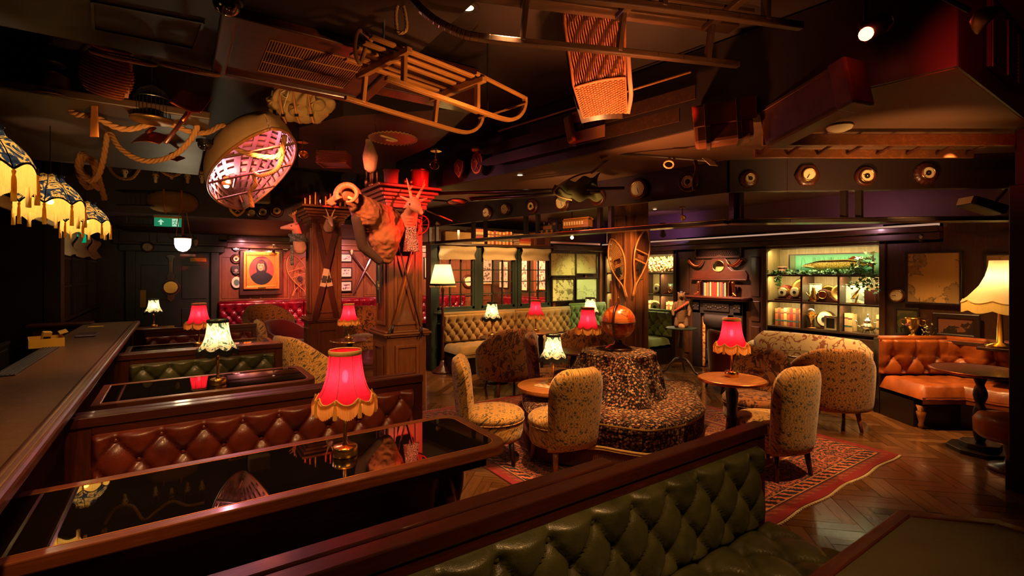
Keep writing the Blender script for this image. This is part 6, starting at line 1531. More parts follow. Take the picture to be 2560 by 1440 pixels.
hamper('reddish wicker hamper hanging left of the fur-covered bag', D(836, 398, 5.3), .30, .26, .13, -.5)
q = D(926, 385, 5.1); t = thing('hide_bag', 'tapered goatskin bag with dark neck above the big pillar', 'bag', q)
blob('skin', [((0, 0, -.13), (0, 0, -.04), .07, .085), ((0, 0, -.04), (-.01, 0, .08), .085, .05), ((-.01, 0, .08), (-.03, 0, .17), .04, .03)], 'furl', t, .010, 4)
blob('neck', [((-.03, 0, .16), (-.05, 0, .22), .032, .03), ((-.05, 0, .22), (-.06, 0, .27), .03, .015)], 'furd', t, .008, 3)
for x in (-.04, .03): mk('tail', MB().tube([(x, 0, -.16), (x, 0, -.26)], [.012, .003], 6), 'furd', t)
q = P(983, 346, 2.86); t = thing('hide_drum', 'round hide drum with a rope-bound rim below the soffit', 'drum', q)
mk('skin', MB().lathe([(.205, -.004), (.205, .004)], 40), 'walx', t); mk('lacing', MB().tube([(.212 * math.cos(k * PI / 36), .212 * math.sin(k * PI / 36), .006 * (1 if k % 2 else -1)) for k in range(72)], .008, 5, closed=True), 'rope', t, sm=True)
mk('emblem', MB().tube(catmull([(-.14, -.06, -.006), (-.04, -.02, -.006), (.04, .02, -.006), (.02, .06, -.006), (-.05, .05, -.006)], 6), .012, 6), 'bone', t); mk('hook', MB().tube([(-.12, .1, 0), (-.13, .1, .17)], .005, 5), 'brassd', t)
# ---- tools over the bar
def spade(label, c, s=1.0, ang=0, blade='copper', hl=.34, rot=(0, 0, 0), dep='dished'):
    t = thing('spade', label, 'spade', c, rot=rot)
    mk('blade', MB().grid(lambda u, v: ((u - .5) * .21 * s, .035 * s * (2 * (u - .5)) ** 2 + .01, -.02 - v * .17 * s + (.03 * (2 * (u - .5)) ** 2 if v > .95 else 0)), 14, 8), blade, t, sm=True, sol=.006)
    mk('shaft', MB().tube([(0, -.012, -.09 * s), (0, -.012, hl)], .013, 8), 'mahogz', t, sm=True); mk('socket', MB().lathe([(.018, -.08), (.016, .06)], 10, c=(0, -.012, 0)), blade, t, sm=True)
    return t
spade('broad copper spade blade hanging at upper left, handle pointing down', D(465, 285, 3.3), 1.0, rot=(PI * .85, .30, -.5), hl=.26)
spade('copper spade with its handle straight up, below the birdcage', D(383, 325, 3.9), 1.0, rot=(-.9, 0, -.5), hl=.30)
spade('small copper shovel hanging further back by the deer skulls', D(443, 385, 4.6), .8, rot=(-1.1, 0, -.7), hl=.36)
q = D(236, 275, 3.4); t = thing('paddle', 'slim pale wooden paddle hanging upright by the rope', 'paddle', q)
mk('blade', MB().prism([(-.03, -.19), (.03, -.19), (.022, .02), (.010, .10), (.010, .30), (-.010, .30), (-.010, .10), (-.022, .02)], -.005, .005, RZ(-YAW) @ RX(PI / 2)), 'honeyz', t, bev=.003)
for i, (a_, b_, lab) in enumerate((((228, 128), (388, 162), 'left pale wooden snowshoe edge-on under the soffit'), ((404, 158), (547, 188), 'right pale wooden snowshoe edge-on under the soffit'))):
    A2, B2 = P(*a_, 2.84), P(*b_, 2.84); t = thing('wooden_snowshoe', lab, 'snowshoe', (A2 + B2) / 2, math.atan2(B2.y - A2.y, B2.x - A2.x)); hl = (B2 - A2).length / 2
    mk('frame', MB().tube([(hl * math.cos(k * PI / 20), .035 * math.sin(k * PI / 20), .02 * math.sin(k * PI / 20)) for k in range(40)], .012, 8, closed=True), 'honey', t, sm=True)
    b = MB()
    for k in range(-8, 9): x = hl * k / 9.5; w_ = .035 * math.sqrt(1 - (x / hl) ** 2); b.bar((x, -w_, 0), (x, w_, 0), .004, .003)
    for k in (-.015, .015): b.bar((-hl * .8, k, .003), (hl * .8, k, .003), .004, .003)
    mk('webbing', b, 'rope', t, kind='stuff')
q = D(268, 178, 3.1); t = thing('fishing_creel', 'wicker creel tilted on its straps at upper left', 'basket', q, rot=(.3, .35, -.5))
b = MB()
for j in range(16):
    z = -.14 + j * .018; rr = .11 * math.sqrt(max(.05, 1 - ((z + .02) / .16) ** 2)) + .015
    b.tube([(rr * 1.15 * math.cos(k * PI / 18) * (1 + .03 * (1 if (k + j) % 2 else -1)), rr * .8 * math.sin(k * PI / 18) * (1 + .03 * (1 if (k + j) % 2 else -1)), z) for k in range(36)], .0085, 4, closed=True)
mk('weave', b, 'wick', t, kind='stuff'); mk('lid', MB().lathe([(.11, .13), (.11, .15), (.0, .16)], 20), 'wick', t, sm=True)
for x in (-.12, .12): mk('strap', MB().bar((x, .02, .15), (x * 1.15, .0, -.12), .02, .005), 'tan', t)
mk('cord', MB().tube([(0, 0, .15), (.1, .15, .5)], .004, 5), 'black', t)
q = D(130, 215, 3.3); t = thing('brass_bell', 'large dark brass bell shade hanging over the bar', 'bell', q)
mk('bell', MB().lathe([(.155, -.09), (.15, -.08), (.115, -.05), (.095, .0), (.09, .06), (.05, .09), (.02, .10)], 32, caps=False), 'brassd', t, sm=True, sol=.004)
mk('glass_dish', MB().lathe([(.0, .13), (.06, .135), (.075, .15)], 20, caps=False), 'steel', t, sm=True); mk('chain', MB().tube([(0, 0, .1), (0, 0, .6)], .004, 5), 'black', t)
q = D(380, 262, 3.55); t = thing('birdcage', 'dark wire birdcage hanging under the ceiling', 'birdcage', q)
for k in range(28): a = 2 * PI * k / 28; mk('wire', MB().tube([(.11 * math.cos(a), .11 * math.sin(a), -.10), (.11 * math.cos(a), .11 * math.sin(a), .04), (.08 * math.cos(a), .08 * math.sin(a), .10), (.0, .0, .15)], .0016, 4), 'iron', t)
mk('tray', MB().lathe([(.13, -.12), (.135, -.105), (.12, -.10)], 32), 'brassd', t, sm=True); mk('hoop', MB().tube([(.112 * math.cos(k * PI / 16), .112 * math.sin(k * PI / 16), .04) for k in range(32)], .003, 5, closed=True), 'steel', t); mk('hook', MB().tube([(0, 0, .15), (0, 0, .45)], .003, 5), 'black', t)
for i, (px, py, lab) in enumerate(((567, 10, 'black security dome beside the vent, at the top edge'), (512, 362, 'black security dome left of the canoe'), (1343, 0, ''))):
    if not lab: continue
    z = 2.9 if i == 0 else 2.8; q = D(px, py, 2.15 if i == 0 else 4.2); t = thing('camera_dome', lab, 'camera', q)
    mk('dome', MB().ball((0, 0, 0), (.055, .055, .05), 18), 'tableglass', t, sm=True); mk('collar', MB().lathe([(.065, .01), (.065, .04)], 24), 'black', t)
for i, (px, py, z, lab) in enumerate(((1170, 18, 3.0, 'round recessed ceiling light behind the dark sledge'), (1300, 437, 2.705, 'recessed chrome downlight in the low ceiling'), (2063, 497, 2.70, 'small recessed light beyond the beam, right of centre'), (1637, 523, 2.70, 'small recessed light seen between the train and beam'))):
    q = P(px, py, z); t = thing('downlight', lab, 'ceiling light', q); r = .06
    mk('ring', MB().ring(ell(r, r), ell(r * .7, r * .7), -.006, 0), 'steel', t, bev=.002); mk('lens', MB().lathe([(.03, -.004), (.02, 0)], 16), emitm('spot_lens%d' % i, (1, .6, .3), 1.5), t)
q = P(2099, 316, 2.70); t = thing('ceiling_dome', 'shallow cream glass dome light on the low ceiling', 'ceiling light', q)
mk('glass', MB().lathe([(.085, 0), (.075, -.022), (.04, -.036), (0, -.04)], 28, caps=False), 'cream', t, sm=True); mk('rim', MB().lathe([(.09, 0), (.09, -.006)], 28), 'brassd', t)
# red spotlight
t = thing('spotlight', 'glaring red spotlight fixed to the ceiling at upper right', 'spotlight', RS)
dv = (Vector((2.42, 5.7, 2.15)) - RS).normalized(); X = dv.to_track_quat('-Z', 'Y').to_matrix().to_4x4()
mk('housing', MB().lathe([(.05, -.01), (.055, .0), (.05, .09), (.02, .12)], 24, X=X, caps=False), 'black', t, sm=True)
mk('lens', MB().ball(tuple(-RS.normalized() * 0 + Vector((-.045, -.02, -.035))), .034, 16), emitm('red_lens', (1, .10, .04), 7), t, sm=True); mk('ring', MB().tube([X @ Vector((.058 * math.cos(k * PI / 16), .058 * math.sin(k * PI / 16), -.01)) for k in range(32)], .004, 6, closed=True), 'copper', t, sm=True)
mk('bracket', MB().tube([(0, 0, .05), (0, 0, .37)], .012, 8), 'black', t)
# white spot between shelf and maps
q = D(1430, 594, 6.6); t = thing('spotlight', 'small bright spotlight under the train shelf', 'spotlight', q)
mk('lens', MB().ball((0, 0, 0), .022, 12), emitm('white_lens', (1, .60, .36), 12), t, sm=True); mk('housing', MB().lathe([(.03, .02), (.03, .08), (.01, .09)], 16), 'black', t, sm=True); mk('stem', MB().tube([(0, 0, .08), (0, 0, .63)], .006, 6), 'black', t)
def spotcan(label, px, py, d, to, s=1.0, mat='brass', stem=.1):
    q = D(px, py, d); t = thing('spotlight', label, 'spotlight', q); X = (Vector(to) - q).to_track_quat('-Z', 'Y').to_matrix().to_4x4()
    mk('can', MB().lathe([(.030 * s, -.06 * s), (.034 * s, -.055 * s), (.022 * s, 0), (.016 * s, .03 * s), (.004, .04 * s)], 18, X=X, caps=False), mat, t, sm=True); mk('stem', MB().tube([(0, 0, 0), (0, 0, stem)], .007, 6), mat, t); mk('rose', MB().lathe([(.04 * s, stem), (.035 * s, stem + .02)], 18), mat, t)
spotcan('brass spotlight can left of the heraldic shields', 1090, 405, 4.6, D(1060, 470, 4.2), 1.3)
spotcan('brass spotlight can beside the ski above the hamper', 757, 382, 4.8, D(775, 410, 4.4), 1.3)
spotcan('small dark spotlight on the purple frieze near the snowshoes', 1657, 580, 6.6, D(1660, 640, 7.0), 1.2, 'iron')
spotcan('small brass spotlight beyond the beam over the fireplace', 1706, 541, 6.0, D(1760, 640, 7.4), 1.0)
spotcan('tiny chrome wall spotlight above the framed map at right', 2303, 592, 5.9, D(2320, 660, 6.2), 1.1, 'steel')
q = D(2457, 44, 1.9); t = thing('dome_lamp', 'shiny dark brass dome lamp at the top right corner', 'lamp', q, rot=(-.7, -.5, 0))
mk('shade', MB().lathe([(.052, -.03), (.052, -.02), (.045, .0), (.03, .025), (.0, .035)], 28, caps=True), 'brassd', t, sm=True); mk('stem', MB().tube([(0, 0, .05), (0, 0, .3)], .01, 6), 'black', t)
# louvred vent on the right fascia
t = thing('wall_vent', 'louvred metal vent catching red light on the right fascia', 'vent', (4.18, .775, 3.02))
mk('frame', MB().ring([(.36, .2), (-.36, .2), (-.36, -.2), (.36, -.2)], [(.31, .16), (-.31, .16), (-.31, -.16), (.31, -.16)], 0, .018, RX(PI / 2)), 'iron', t)
for k in range(14): mk('louvre', MB().box((0, -.008, -.15 + k * .023), (.62, .014, .008)), 'iron', t)
mk('centre_strip', MB().box((.02, -.02, 0), (.02, .008, .34)), 'steel', t); mk('centre_strip', MB().box((-.33, -.02, 0), (.02, .008, .40)), 'steel', t)
# projector
q = D(2455, 515, 4.55); t = thing('projector', 'black projector on a ceiling bracket beyond the beam at right', 'projector', q, rot=(.0, .35, -.75))
mk('body', MB().box((0, 0, 0), (.30, .22, .09)), 'black', t, bev=.02); mk('front', MB().box((-.152, 0, 0), (.008, .18, .07)), 'cream', t, bev=.004); mk('bracket', MB().tube([(.08, 0, .04), (.14, 0, .22)], .012, 6).tube([(.14, -.05, .22), (.14, .05, .22)], .012, 6), 'steel', t)
# fishing gear under the low ceiling
q = D(1440, 462, 4.9); t = thing('fishing_net', 'dark green landing net bunched below the low ceiling', 'net', q)
mk('hoop', MB().tube(catmull([D(a, b_, 4.9) - q for a, b_ in ((1480, 430), (1440, 440), (1400, 462), (1385, 480), (1400, 492), (1430, 500))], 6), .009, 6), 'bone', t, sm=True)
mk('mesh_bag', MB().grid(lambda u, v: tuple(D(1388 + u * 112 - 8 * math.sin(v * 5), 462 + v * 38 - 26 * u * (1 - v) + 5 * math.sin(u * 17 + v * 6), 4.85 + .1 * math.sin(u * 9) + .1 * v) - q), 26, 12), plain('net_green', (92, 92, 54), .95, 0, .4, 80, .9), t, sm=True, sol=.01)
mk('handle', MB().tube([D(1478, 432, 4.85) - q, D(1535, 388, 4.6) - q], .012, 8), 'mahogz', t, sm=True)
q = D(1120, 505, 6.2); t = thing('racket', 'old strung racket lying under the low ceiling near the big pillar', 'racket', q)
mk('head', MB().tube([D(1143 + 26 * math.cos(k * PI / 12), 505 + 8 * math.sin(k * PI / 12), 6.2) - q for k in range(24)], .008, 6, closed=True), 'darkwood', t); mk('handle', MB().tube([D(1117, 503, 6.2) - q, D(1082, 500, 6.25) - q], .012, 6), 'black', t)
mk('strings', MB().grid(lambda u, v: tuple(D(1121 + 44 * u, 499 + 12 * v, 6.21) - q), 2, 2), 'paper', t, sol=.002)
for i, (a_, b_, da, db, r, lab) in enumerate((((1086, 484), (1560, 470), 6.1, 4.7, .016, 'long dark oar lying under the low ceiling, upper of two'), ((1180, 498), (1500, 478), 5.8, 4.9, .02, 'second dark oar with blade end below the upper one'), ((1056, 522), (1130, 552), 6.8, 6.3, .008, 'short pale cane below the low ceiling by the pillar'))):
    p, q = D(*a_, da), D(*b_, db); t = thing('oar', lab, 'oar', p); mk('shaft', MB().tube([(0, 0, 0), q - p], [r * 1.4, r], 8), 'darkwood' if i < 2 else 'honeyz', t, sm=True)
    if i == 1: mk('blade', MB().grid(lambda u, v: tuple(D(1172 + 90 * u, 492 + 14 * v * math.sin(PI * min(1, u + .15)) + 4 * u * -1, 5.8) - p), 8, 4), 'darkwood', t, sol=.012)
q = D(1530, 388, 4.5); t = thing('fishing_rod', 'dark curved rod with pale clips running toward the satchel', 'rod', q)
mk('rod', MB().tube(catmull([D(a, b_, dd) - q for a, b_, dd in ((1495, 392, 4.55), (1530, 384, 4.5), (1600, 388, 4.3), (1700, 396, 4.1), (1790, 404, 3.9))], 6), .012, 8), 'darkwood', t, sm=True); mk('pale_tip', MB().bar(D(1500, 396, 4.5) - q, D(1532, 382, 4.5) - q, .03, .03), 'honeyz', t)
mk('clip', MB().tube([D(1672 + 12 * math.cos(k * PI / 6), 411 + 9 * math.sin(k * PI / 6), 4.1) - q for k in range(12)], .008, 6, closed=True), 'bone', t)
# exit sign (running figure and arrow)
q = D(421, 556, 7.2); t = thing('exit_sign', 'green emergency exit sign with an arrow and running figure', 'sign', q, -.0)
gsg = emitm('exit_green', (.01, .14, .06), .5); wsg = emitm('exit_white', (.30, .46, .32), .5)
mk('panel', MB().box((0, 0, 0), (.34, .012, .125)), gsg, t); mk('housing', MB().box((0, .01, .085), (.36, .05, .045)), 'brassd', t, bev=.004)
xz = T(0, -.008, 0) @ RX(PI / 2)
mk('arrow', MB().prism([(-.09 + a, b_) for a, b_ in ((-.012, -.04), (.012, -.04), (.012, 0), (.04, 0), (0, .042), (-.04, 0), (-.012, 0))], 0, .002, xz), wsg, t)
mk('pictogram_field', MB().prism([(.045, -.055), (.125, -.055), (.125, .055), (.045, .055)], 0, .0015, xz), wsg, t)
rm = MB(); c = (.085, .0)
for (x0, y0, x1, y1) in ((.0, .02, -.01, -.012), (-.01, -.012, .012, -.028), (.012, -.028, .022, -.045), (-.01, -.012, -.022, -.028), (-.022, -.028, -.036, -.03), (.0, .018, .022, .006), (.0, .018, -.022, .022), (-.022, .022, -.03, .006)): rm.bar((c[0] + x0, -.0105, y0), (c[0] + x1, -.0105, y1), .008, .002, (0, 1, 0))
rm.box((c[0] + .006, -.0105, .034), (.014, .002, .014)); mk('running_figure', rm, gsg, t); mk('cable', MB().tube([(0, .01, .1), (0, .01, .55)], .004, 5), 'black', t)
for (px, py, lab) in ((204, 594, 'glowing green exit light beyond the farthest pendant lamps'), (157, 594, 'dim green exit light left of the glowing one')):
    q = D(px, py, 7.8); one('exit_light', MB().box((0, 0, 0), (.11, .03, .16)), emitm('exit_glow_%d' % px, (.0, .26, .13) if px > 180 else (.0, .05, .02), .4), lab, 'sign', loc=q, bev=.004)
# yellow fascia sign above the bar (upside down reflected lettering is left as printed)
t = thing('bar_sign', 'long pale yellow lettered sign behind the pendant lamps over the bar', 'sign', (-1.27, 6.2, 2.26), rot=(0, 0, PI / 2))
mk('board', MB().box((0, 0, 0), (3.8, .02, .11)), 'paper', t)
for k, (wd, xx) in enumerate((('VIA', -.45), ('MP', .25), ('ATION', 1.35))):
    fc = bpy.data.curves.new('lettering', 'FONT'); fc.body = wd; fc.size = .10; fc.extrude = .001; fc.align_x = 'CENTER'; fc.align_y = 'CENTER'
    tmp = bpy.data.objects.new('tmp', fc); COL.objects.link(tmp); dg = bpy.context.evaluated_depsgraph_get(); me_ = bpy.data.meshes.new_from_object(tmp.evaluated_get(dg)); bpy.data.objects.remove(tmp)
    me_.materials.clear(); me_.materials.append(m['black']); fo_ = mk('lettering', me_, 'black', t); fo_.location = (xx, -.012, 0); fo_.rotation_euler = (PI / 2, 0, 0)
mk('hanger', MB().bar((-1.2, 0, .05), (-1.2, 0, 1.0), .01, .01).bar((1.2, 0, .05), (1.2, 0, 1.0), .01, .01), 'black', t, kind='stuff')
# ================================================================ PICTURES AND WALL THINGS
m['tableglass'] = m['tableglass']
def pic(label, loc, rz, w, h, art, frame='darkwood', fw=.025, mount=0, name='framed_picture', cat='picture', group=None, bev=.004, glass=False, tilt=0):
    t = thing(name, label, cat, loc, rz, group); X = RX(PI / 2)
    R4 = lambda a, b: [(a, b), (-a, b), (-a, -b), (a, -b)]
    mk('frame', MB().ring(R4(w / 2, h / 2), R4(w / 2 - fw, h / 2 - fw), 0, .03, X), frame, t, bev=bev)
    mk('image', MB().span((-w / 2 + fw * .8, -.012, -h / 2 + fw * .8), (w / 2 - fw * .8, -.006, h / 2 - fw * .8)), art, t)
    if mount: mk('mount', MB().ring(R4(w / 2 - fw, h / 2 - fw), R4(w / 2 - fw - mount, h / 2 - fw - mount), .013, .016, X), 'cream', t)
    if glass: mk('pane', MB().span((-w / 2 + fw, -.022, -h / 2 + fw), (w / 2 - fw, -.019, h / 2 - fw)), 'glass', t)
    return t
def mapmat(name, base, land, sc, seed, lines=0.0):
    t = NT(name); v = t.co('Object', None, None, (seed, seed * .7, seed * 1.3)); n = t.noise(v, sc, 6, .62, .3)
    edge = t.m_('LESS_THAN', t.m_('ABSOLUTE', t.m_('SUBTRACT', n, .54), 0.0), .010); lnd = t.m_('GREATER_THAN', n, .54)
    col = t.mix(t.m_('MULTIPLY', lnd, lines), lin(base), lin(land)); col = t.mix(edge, col, lin(land))
    x = t.xyz(t.co()); g = t.m_('MAXIMUM', t.m_('LESS_THAN', t.m_('PINGPONG', t.m_('MULTIPLY', x[0], 12), .5), .008), t.m_('LESS_THAN', t.m_('PINGPONG', t.m_('MULTIPLY', x[2], 12), .5), .008))
    col = t.mix(t.m_('MULTIPLY', g, .35), col, lin(land)); return t.fin(col, .45, 0, None, .3)
def recton(pl, k, x0, y0, x1, y1):
    f = onX if pl == 'X' else onY
    a, b = f(x0, y0, k), f(x1, y1, k); c = (a + b) / 2; w = abs(a.y - b.y) if pl == 'X' else abs(a.x - b.x)
    return c, w, abs(a.z - b.z)
for (r_, lab, mt) in (((1376, 633, 1436, 688), 'upper left framed map above the green banquette, reflecting shells', mapmat('map_a', (200, 176, 110), (120, 96, 56), 5, 1.3, .3)),
                      ((1440, 635, 1489, 683), 'upper right framed map above the green banquette', mapmat('map_b', (194, 184, 120), (130, 112, 64), 5, 4.1, .2)),
                      ((1380, 698, 1432, 750), 'lower left framed double world map above the banquette', mapmat('map_c', (206, 190, 130), (92, 76, 48), 9, 7.7, .8)),
                      ((1440, 697, 1490, 746), 'lower right framed coastal chart with thin lines', mapmat('map_d', (196, 206, 150), (120, 124, 80), 4, 2.9, .1))):
    c, w, h = recton('Y', 7.42, *r_); pic(lab, c, 0, w + .05, h + .05, mt, group='framed maps on the panelled wall')
c, w, h = recton('X', XR - .03, 2269, 634, 2401, 760); pic('large framed map of North America over the tan banquette', c, PI / 2 * 3 + PI * 0, w + .04, h + .04, mapmat('map_e', (190, 150, 84), (100, 84, 56), 4.5, 5.2, .5))
c, w, h = recton('X', XR - .03, 2460, 634, 2560, 750); pic('second framed map partly behind the cream fringed lamp', c, PI / 2 * 3, w, h, mapmat('map_f', (170, 130, 76), (100, 84, 56), 5, 9.2, .4))
# portrait
pt = NT('portrait_paint'); x, y, z = pt.xyz(pt.co())[:3]
def el(cx_, cz, rx, rz_, soft=.12): 
    d = pt.m_('ADD', pt.m_('POWER', pt.m_('DIVIDE', pt.m_('SUBTRACT', x, cx_), rx), 2.0), pt.m_('POWER', pt.m_('DIVIDE', pt.m_('SUBTRACT', z, cz), rz_), 2.0))
    return pt.ramp(d, [(1 - soft * 4 if soft * 4 < 1 else .2, (1, 1, 1)), (1.0, (0, 0, 0))])
bgn = pt.noise(pt.co(), 5, 3)
col = pt.ramp(bgn, [(.3, lin((120, 40, 34))), (.7, lin((176, 72, 60)))])
for (a, b_, c_, d_, cc2, s_) in ((0, -.30, .26, .24, (24, 20, 26), .05), (0, .01, .105, .17, (30, 20, 24), .05), (-.01, -.12, .09, .10, (30, 22, 28), .05), (-.015, .035, .066, .098, (214, 122, 84), .06), (-.012, .115, .075, .035, (84, 36, 34), .08), (-.038, .045, .014, .006, (60, 26, 22), .05), (.012, .045, .014, .006, (60, 26, 22), .05), (-.016, .02, .009, .022, (236, 146, 104), .12), (-.014, -.02, .024, .006, (150, 50, 44), .06), (-.036, .056, .018, .004, (90, 40, 34), .05), (.012, .056, .018, .004, (90, 40, 34), .05), (.045, .0, .02, .06, (150, 74, 56), .2)):
    col = pt.mix(el(a * 1.15, b_ * 1.15 + .06, c_ * 1.15, d_ * 1.15, s_), col, lin(cc2))
m['portrait'] = pt.fin(col, .4, 0, pt.bump(pt.noise(pt.co(), 60, 3), .15, .002), .3)
c, w, h = recton('Y', YB - .1, 608, 629, 698, 722)
t = thing('framed_portrait', 'gilt-framed oval portrait of a person in a dark hood on the red-lit wall', 'picture', c); X = RX(PI / 2); R4 = lambda a, b: [(a, b), (-a, b), (-a, -b), (a, -b)]
mk('outer_board', MB().span((-w * .60, .0, -h * .66), (w * .60, .07, h * .54)), 'walx', t, bev=.02)
mk('gilt_frame', MB().ring(R4(w / 2, h / 2), R4(w / 2 - .06, h / 2 - .06), 0, .05, X), 'gold', t, bev=.012)
mk('inner_moulding', MB().ring(R4(w / 2 - .06, h / 2 - .06), R4(w / 2 - .075, h / 2 - .075), 0, .06, X), 'gold', t, bev=.005)
N4 = 40; sqr = []
for k in range(N4):
    a = 2 * PI * k / N4; s_ = 1 / max(abs(math.cos(a)), abs(math.sin(a))); sqr.append(((w / 2 - .07) * math.cos(a) * s_, (h / 2 - .07) * math.sin(a) * s_))
ov = [((w / 2 - .115) * math.cos(2 * PI * k / N4), (h / 2 - .10) * math.sin(2 * PI * k / N4)) for k in range(N4)]
mk('spandrel', MB().ring(sqr, ov, 0, .022, X), 'gold', t); mk('canvas', MB().prism([(a * 1.02, b_ * 1.02) for a, b_ in ov], 0, .012, X), 'portrait', t)
mk('name_plate', MB().box((0, -.064, -h / 2 + .035), (.16, .006, .022)), 'brass', t)
for i, (px, py, kind, lab) in enumerate(((590, 617, 'p', 'dark crested shield plaque at upper left of the portrait'), (651, 613, 'p', 'small dark plaque centred above the portrait'), (713, 618, 'p', 'dark crested plaque at upper right of the portrait'), (590, 676, 'p', 'dark shield with an anchor badge left of the portrait'))):
    q = onY(px, py, YB - .04); t = thing('wall_plaque', lab, 'plaque', q); r = .09 if i != 1 else .07
    mk('board', MB().prism([(-r, r), (-r * 1.1, 0), (-r * .7, -r * .8), (0, -r * 1.25), (r * .7, -r * .8), (r * 1.1, 0), (r, r), (r * .5, r * 1.2), (-r * .5, r * 1.2)], 0, .03, RX(PI / 2)), 'darkwood', t, bev=.008)
    mk('badge', MB().lathe([(r * .4, .03), (r * .4, .036)], 16, X=RX(PI / 2)).bar((-r * .6, -.034, -r * .6), (r * .6, -.034, -r * .6), .02, .006, (0, 1, 0)), 'silver', t)
baro('dark round barometer beside the portrait at left', onY(590, 647, YB - .03), 0, .11, 1, 'wall instruments near the portrait')
q = onY(591, 706, YB - .04); t = thing('wall_plaque', 'pale oval clock-like plaque below the anchor shield', 'plaque', q); mk('board', MB().prism(ell(.10, .13, 24), 0, .03, RX(PI / 2)), 'cream', t, bev=.008); mk('centre', MB().prism(ell(.055, .07, 24), .03, .036, RX(PI / 2)), 'bkG', t)
for px in (623, 684): spotcan('picture light over the %s side of the portrait' % ('left' if px < 650 else 'right'), px, 624, 11.3, onY(px, 660, YB - .1), 1.0, 'iron', .1)
for i, (y0, y1) in enumerate(((633, 656), (668, 694), (702, 729))):
    c, w, h = recton('Y', YB - .03, 850, y0, 880, y1); pic(['top', 'middle', 'bottom'][i] + ' small landscape print of the stack of three between the pillars', c, 0, w, h, mapmat('print_%d' % i, (206, 180, 160), (70, 44, 40), 14, i * 3.1, .9), mount=.03, fw=.03, group='three small prints between the pillars')
for px in (878, 914): 
    q = onY(px, 628, YB - .04); t = thing('horn_trophy', 'small mounted roe skull between the pillars, %s of two' % ('left' if px < 900 else 'right'), 'skull', q)
    mk('board', MB().prism([(-.06, .1), (-.05, -.08), (0, -.15), (.05, -.08), (.06, .1)], 0, .02, RX(PI / 2)), 'darkwood', t, bev=.006); mk('skull', MB().lathe([(.0, -.09), (.018, -.08), (.035, 0), (.028, .04), (0, .05)], 12, c=(0, -.04, 0)), 'bone', t, sm=True)
    for s in (-1, 1): mk('horn', MB().tube([(s * .015, -.04, .04), (s * .035, -.05, .12), (s * .03, -.04, .19)], [.009, .007, .003], 6), 'horn', t, sm=True)
for i, (a_, b_) in enumerate((((884, 735), (930, 640)), ((938, 712), (880, 636)))): one('ski_pole', MB().tube([onY(*a_, YB - .06), onY(*b_, YB - .06)], [.02, .05], 8), 'mahogz', 'crossed wooden pole on the rear wall between pillars, %s' % ('rising to the right' if i == 0 else 'rising to the left'), 'pole')
t = thing('banjo_barometer', 'tall banjo-shaped wooden barometer hung on the green door', 'barometer', onY(427, 690, YB - .12)); X = RX(PI / 2)
mk('body', MB().prism([(.0, .46), (.08, .45), (.09, .40), (.045, .36), (.045, .06), (.085, .0), (.06, -.06), (.11, -.10), (.17, -.22), (.15, -.34), (.06, -.42), (.07, -.48), (.0, -.56)] + [(-a, b_) for a, b_ in [(.07, -.48), (.06, -.42), (.15, -.34), (.17, -.22), (.11, -.10), (.06, -.06), (.085, .0), (.045, .06), (.045, .36), (.09, .40), (.08, .45)]], 0, .03, X), 'oakz', t, bev=.008)
mk('dial', MB().lathe([(.13, .03), (.13, .045)], 36, X=T(0, 0, -.24) @ X), 'brass', t); mk('bezel', MB().tube([(.135 * math.cos(k * PI / 18), -.045, -.24 + .135 * math.sin(k * PI / 18)) for k in range(36)], .012, 6, closed=True), 'walz', t, sm=True); mk('thermometer', MB().span((-.02, -.04, .08), (.02, -.03, .33)), 'cream', t)
for i, (px, py) in enumerate(((444, 603), (489, 603))):
    q = onY(px, py, YB - .27); t = thing('horn_trophy', '%s dark horned skull on the red cornice above the door' % ('left' if i == 0 else 'right'), 'skull', q)
    mk('board', MB().prism([(-.07, .08), (-.05, -.1), (0, -.15), (.05, -.1), (.07, .08)], 0, .02, RX(PI / 2)), 'darkwood', t, bev=.006); mk('skull', MB().lathe([(.0, -.11), (.03, -.08), (.045, 0), (.03, .04), (0, .05)], 12, c=(0, -.045, 0)), 'bone', t, sm=True)
    for s in (-1, 1): mk('horn', MB().tube(catmull([(s * .03, -.04, .03), (s * .12, -.05, .05), (s * .17, -.04, .14)] if i == 0 else [(s * .02, -.04, .04), (s * .04, -.05, .14), (s * .05, -.04, .24)], 5), [.016 - .0012 * k for k in range(11)], 6), 'horn', t, sm=True)
baro('small round black instrument on the cornice, left over the door', onY(369, 618, YB - .27), 0, .11, 0, 'wall instruments near the portrait')
# roe skulls in a row on the rear drop, plus crest and barometers there
for i, (px, py) in enumerate(((312, 430), (389, 440), (429, 432), (469, 442), (505, 442))):
    q = onY(px, py, 8.56); t = thing('deer_skull', ['first', 'second', 'third', 'fourth', 'fifth'][i] + ' small antlered skull from the left in the high row', 'skull', q, 0, 'row of antlered skulls')
    mk('skull', MB().lathe([(.0, -.10), (.018, -.09), (.022, -.04), (.04, 0), (.035, .03), (0, .04)], 12), 'bone', t, sm=True)
    for s in (-1, 1): mk('antler', MB().tube([(s * .015, 0, .03), (s * .04, 0, .10), (s * .03, 0, .18)], [.008, .006, .003], 6), 'horn', t, sm=True); mk('eye_socket', MB().ball((s * .022, -.03, -.01), .009, 8), 'black', t)
shield('gold and black castle crest behind the canoe', onY(593, 519, 8.57), 0, .20, 0)
for i, (px, py, r, kd) in enumerate(((628, 533, .07, 0), (656, 531, .10, 1), (691, 528, .10, 1))): baro(['small bright barometer right of the castle crest', 'dark barometer, middle of three behind the canoe', 'dark barometer, rightmost of three behind the canoe'][i], onY(px, py, 8.57), 0, r, kd, 'barometers behind the canoe')
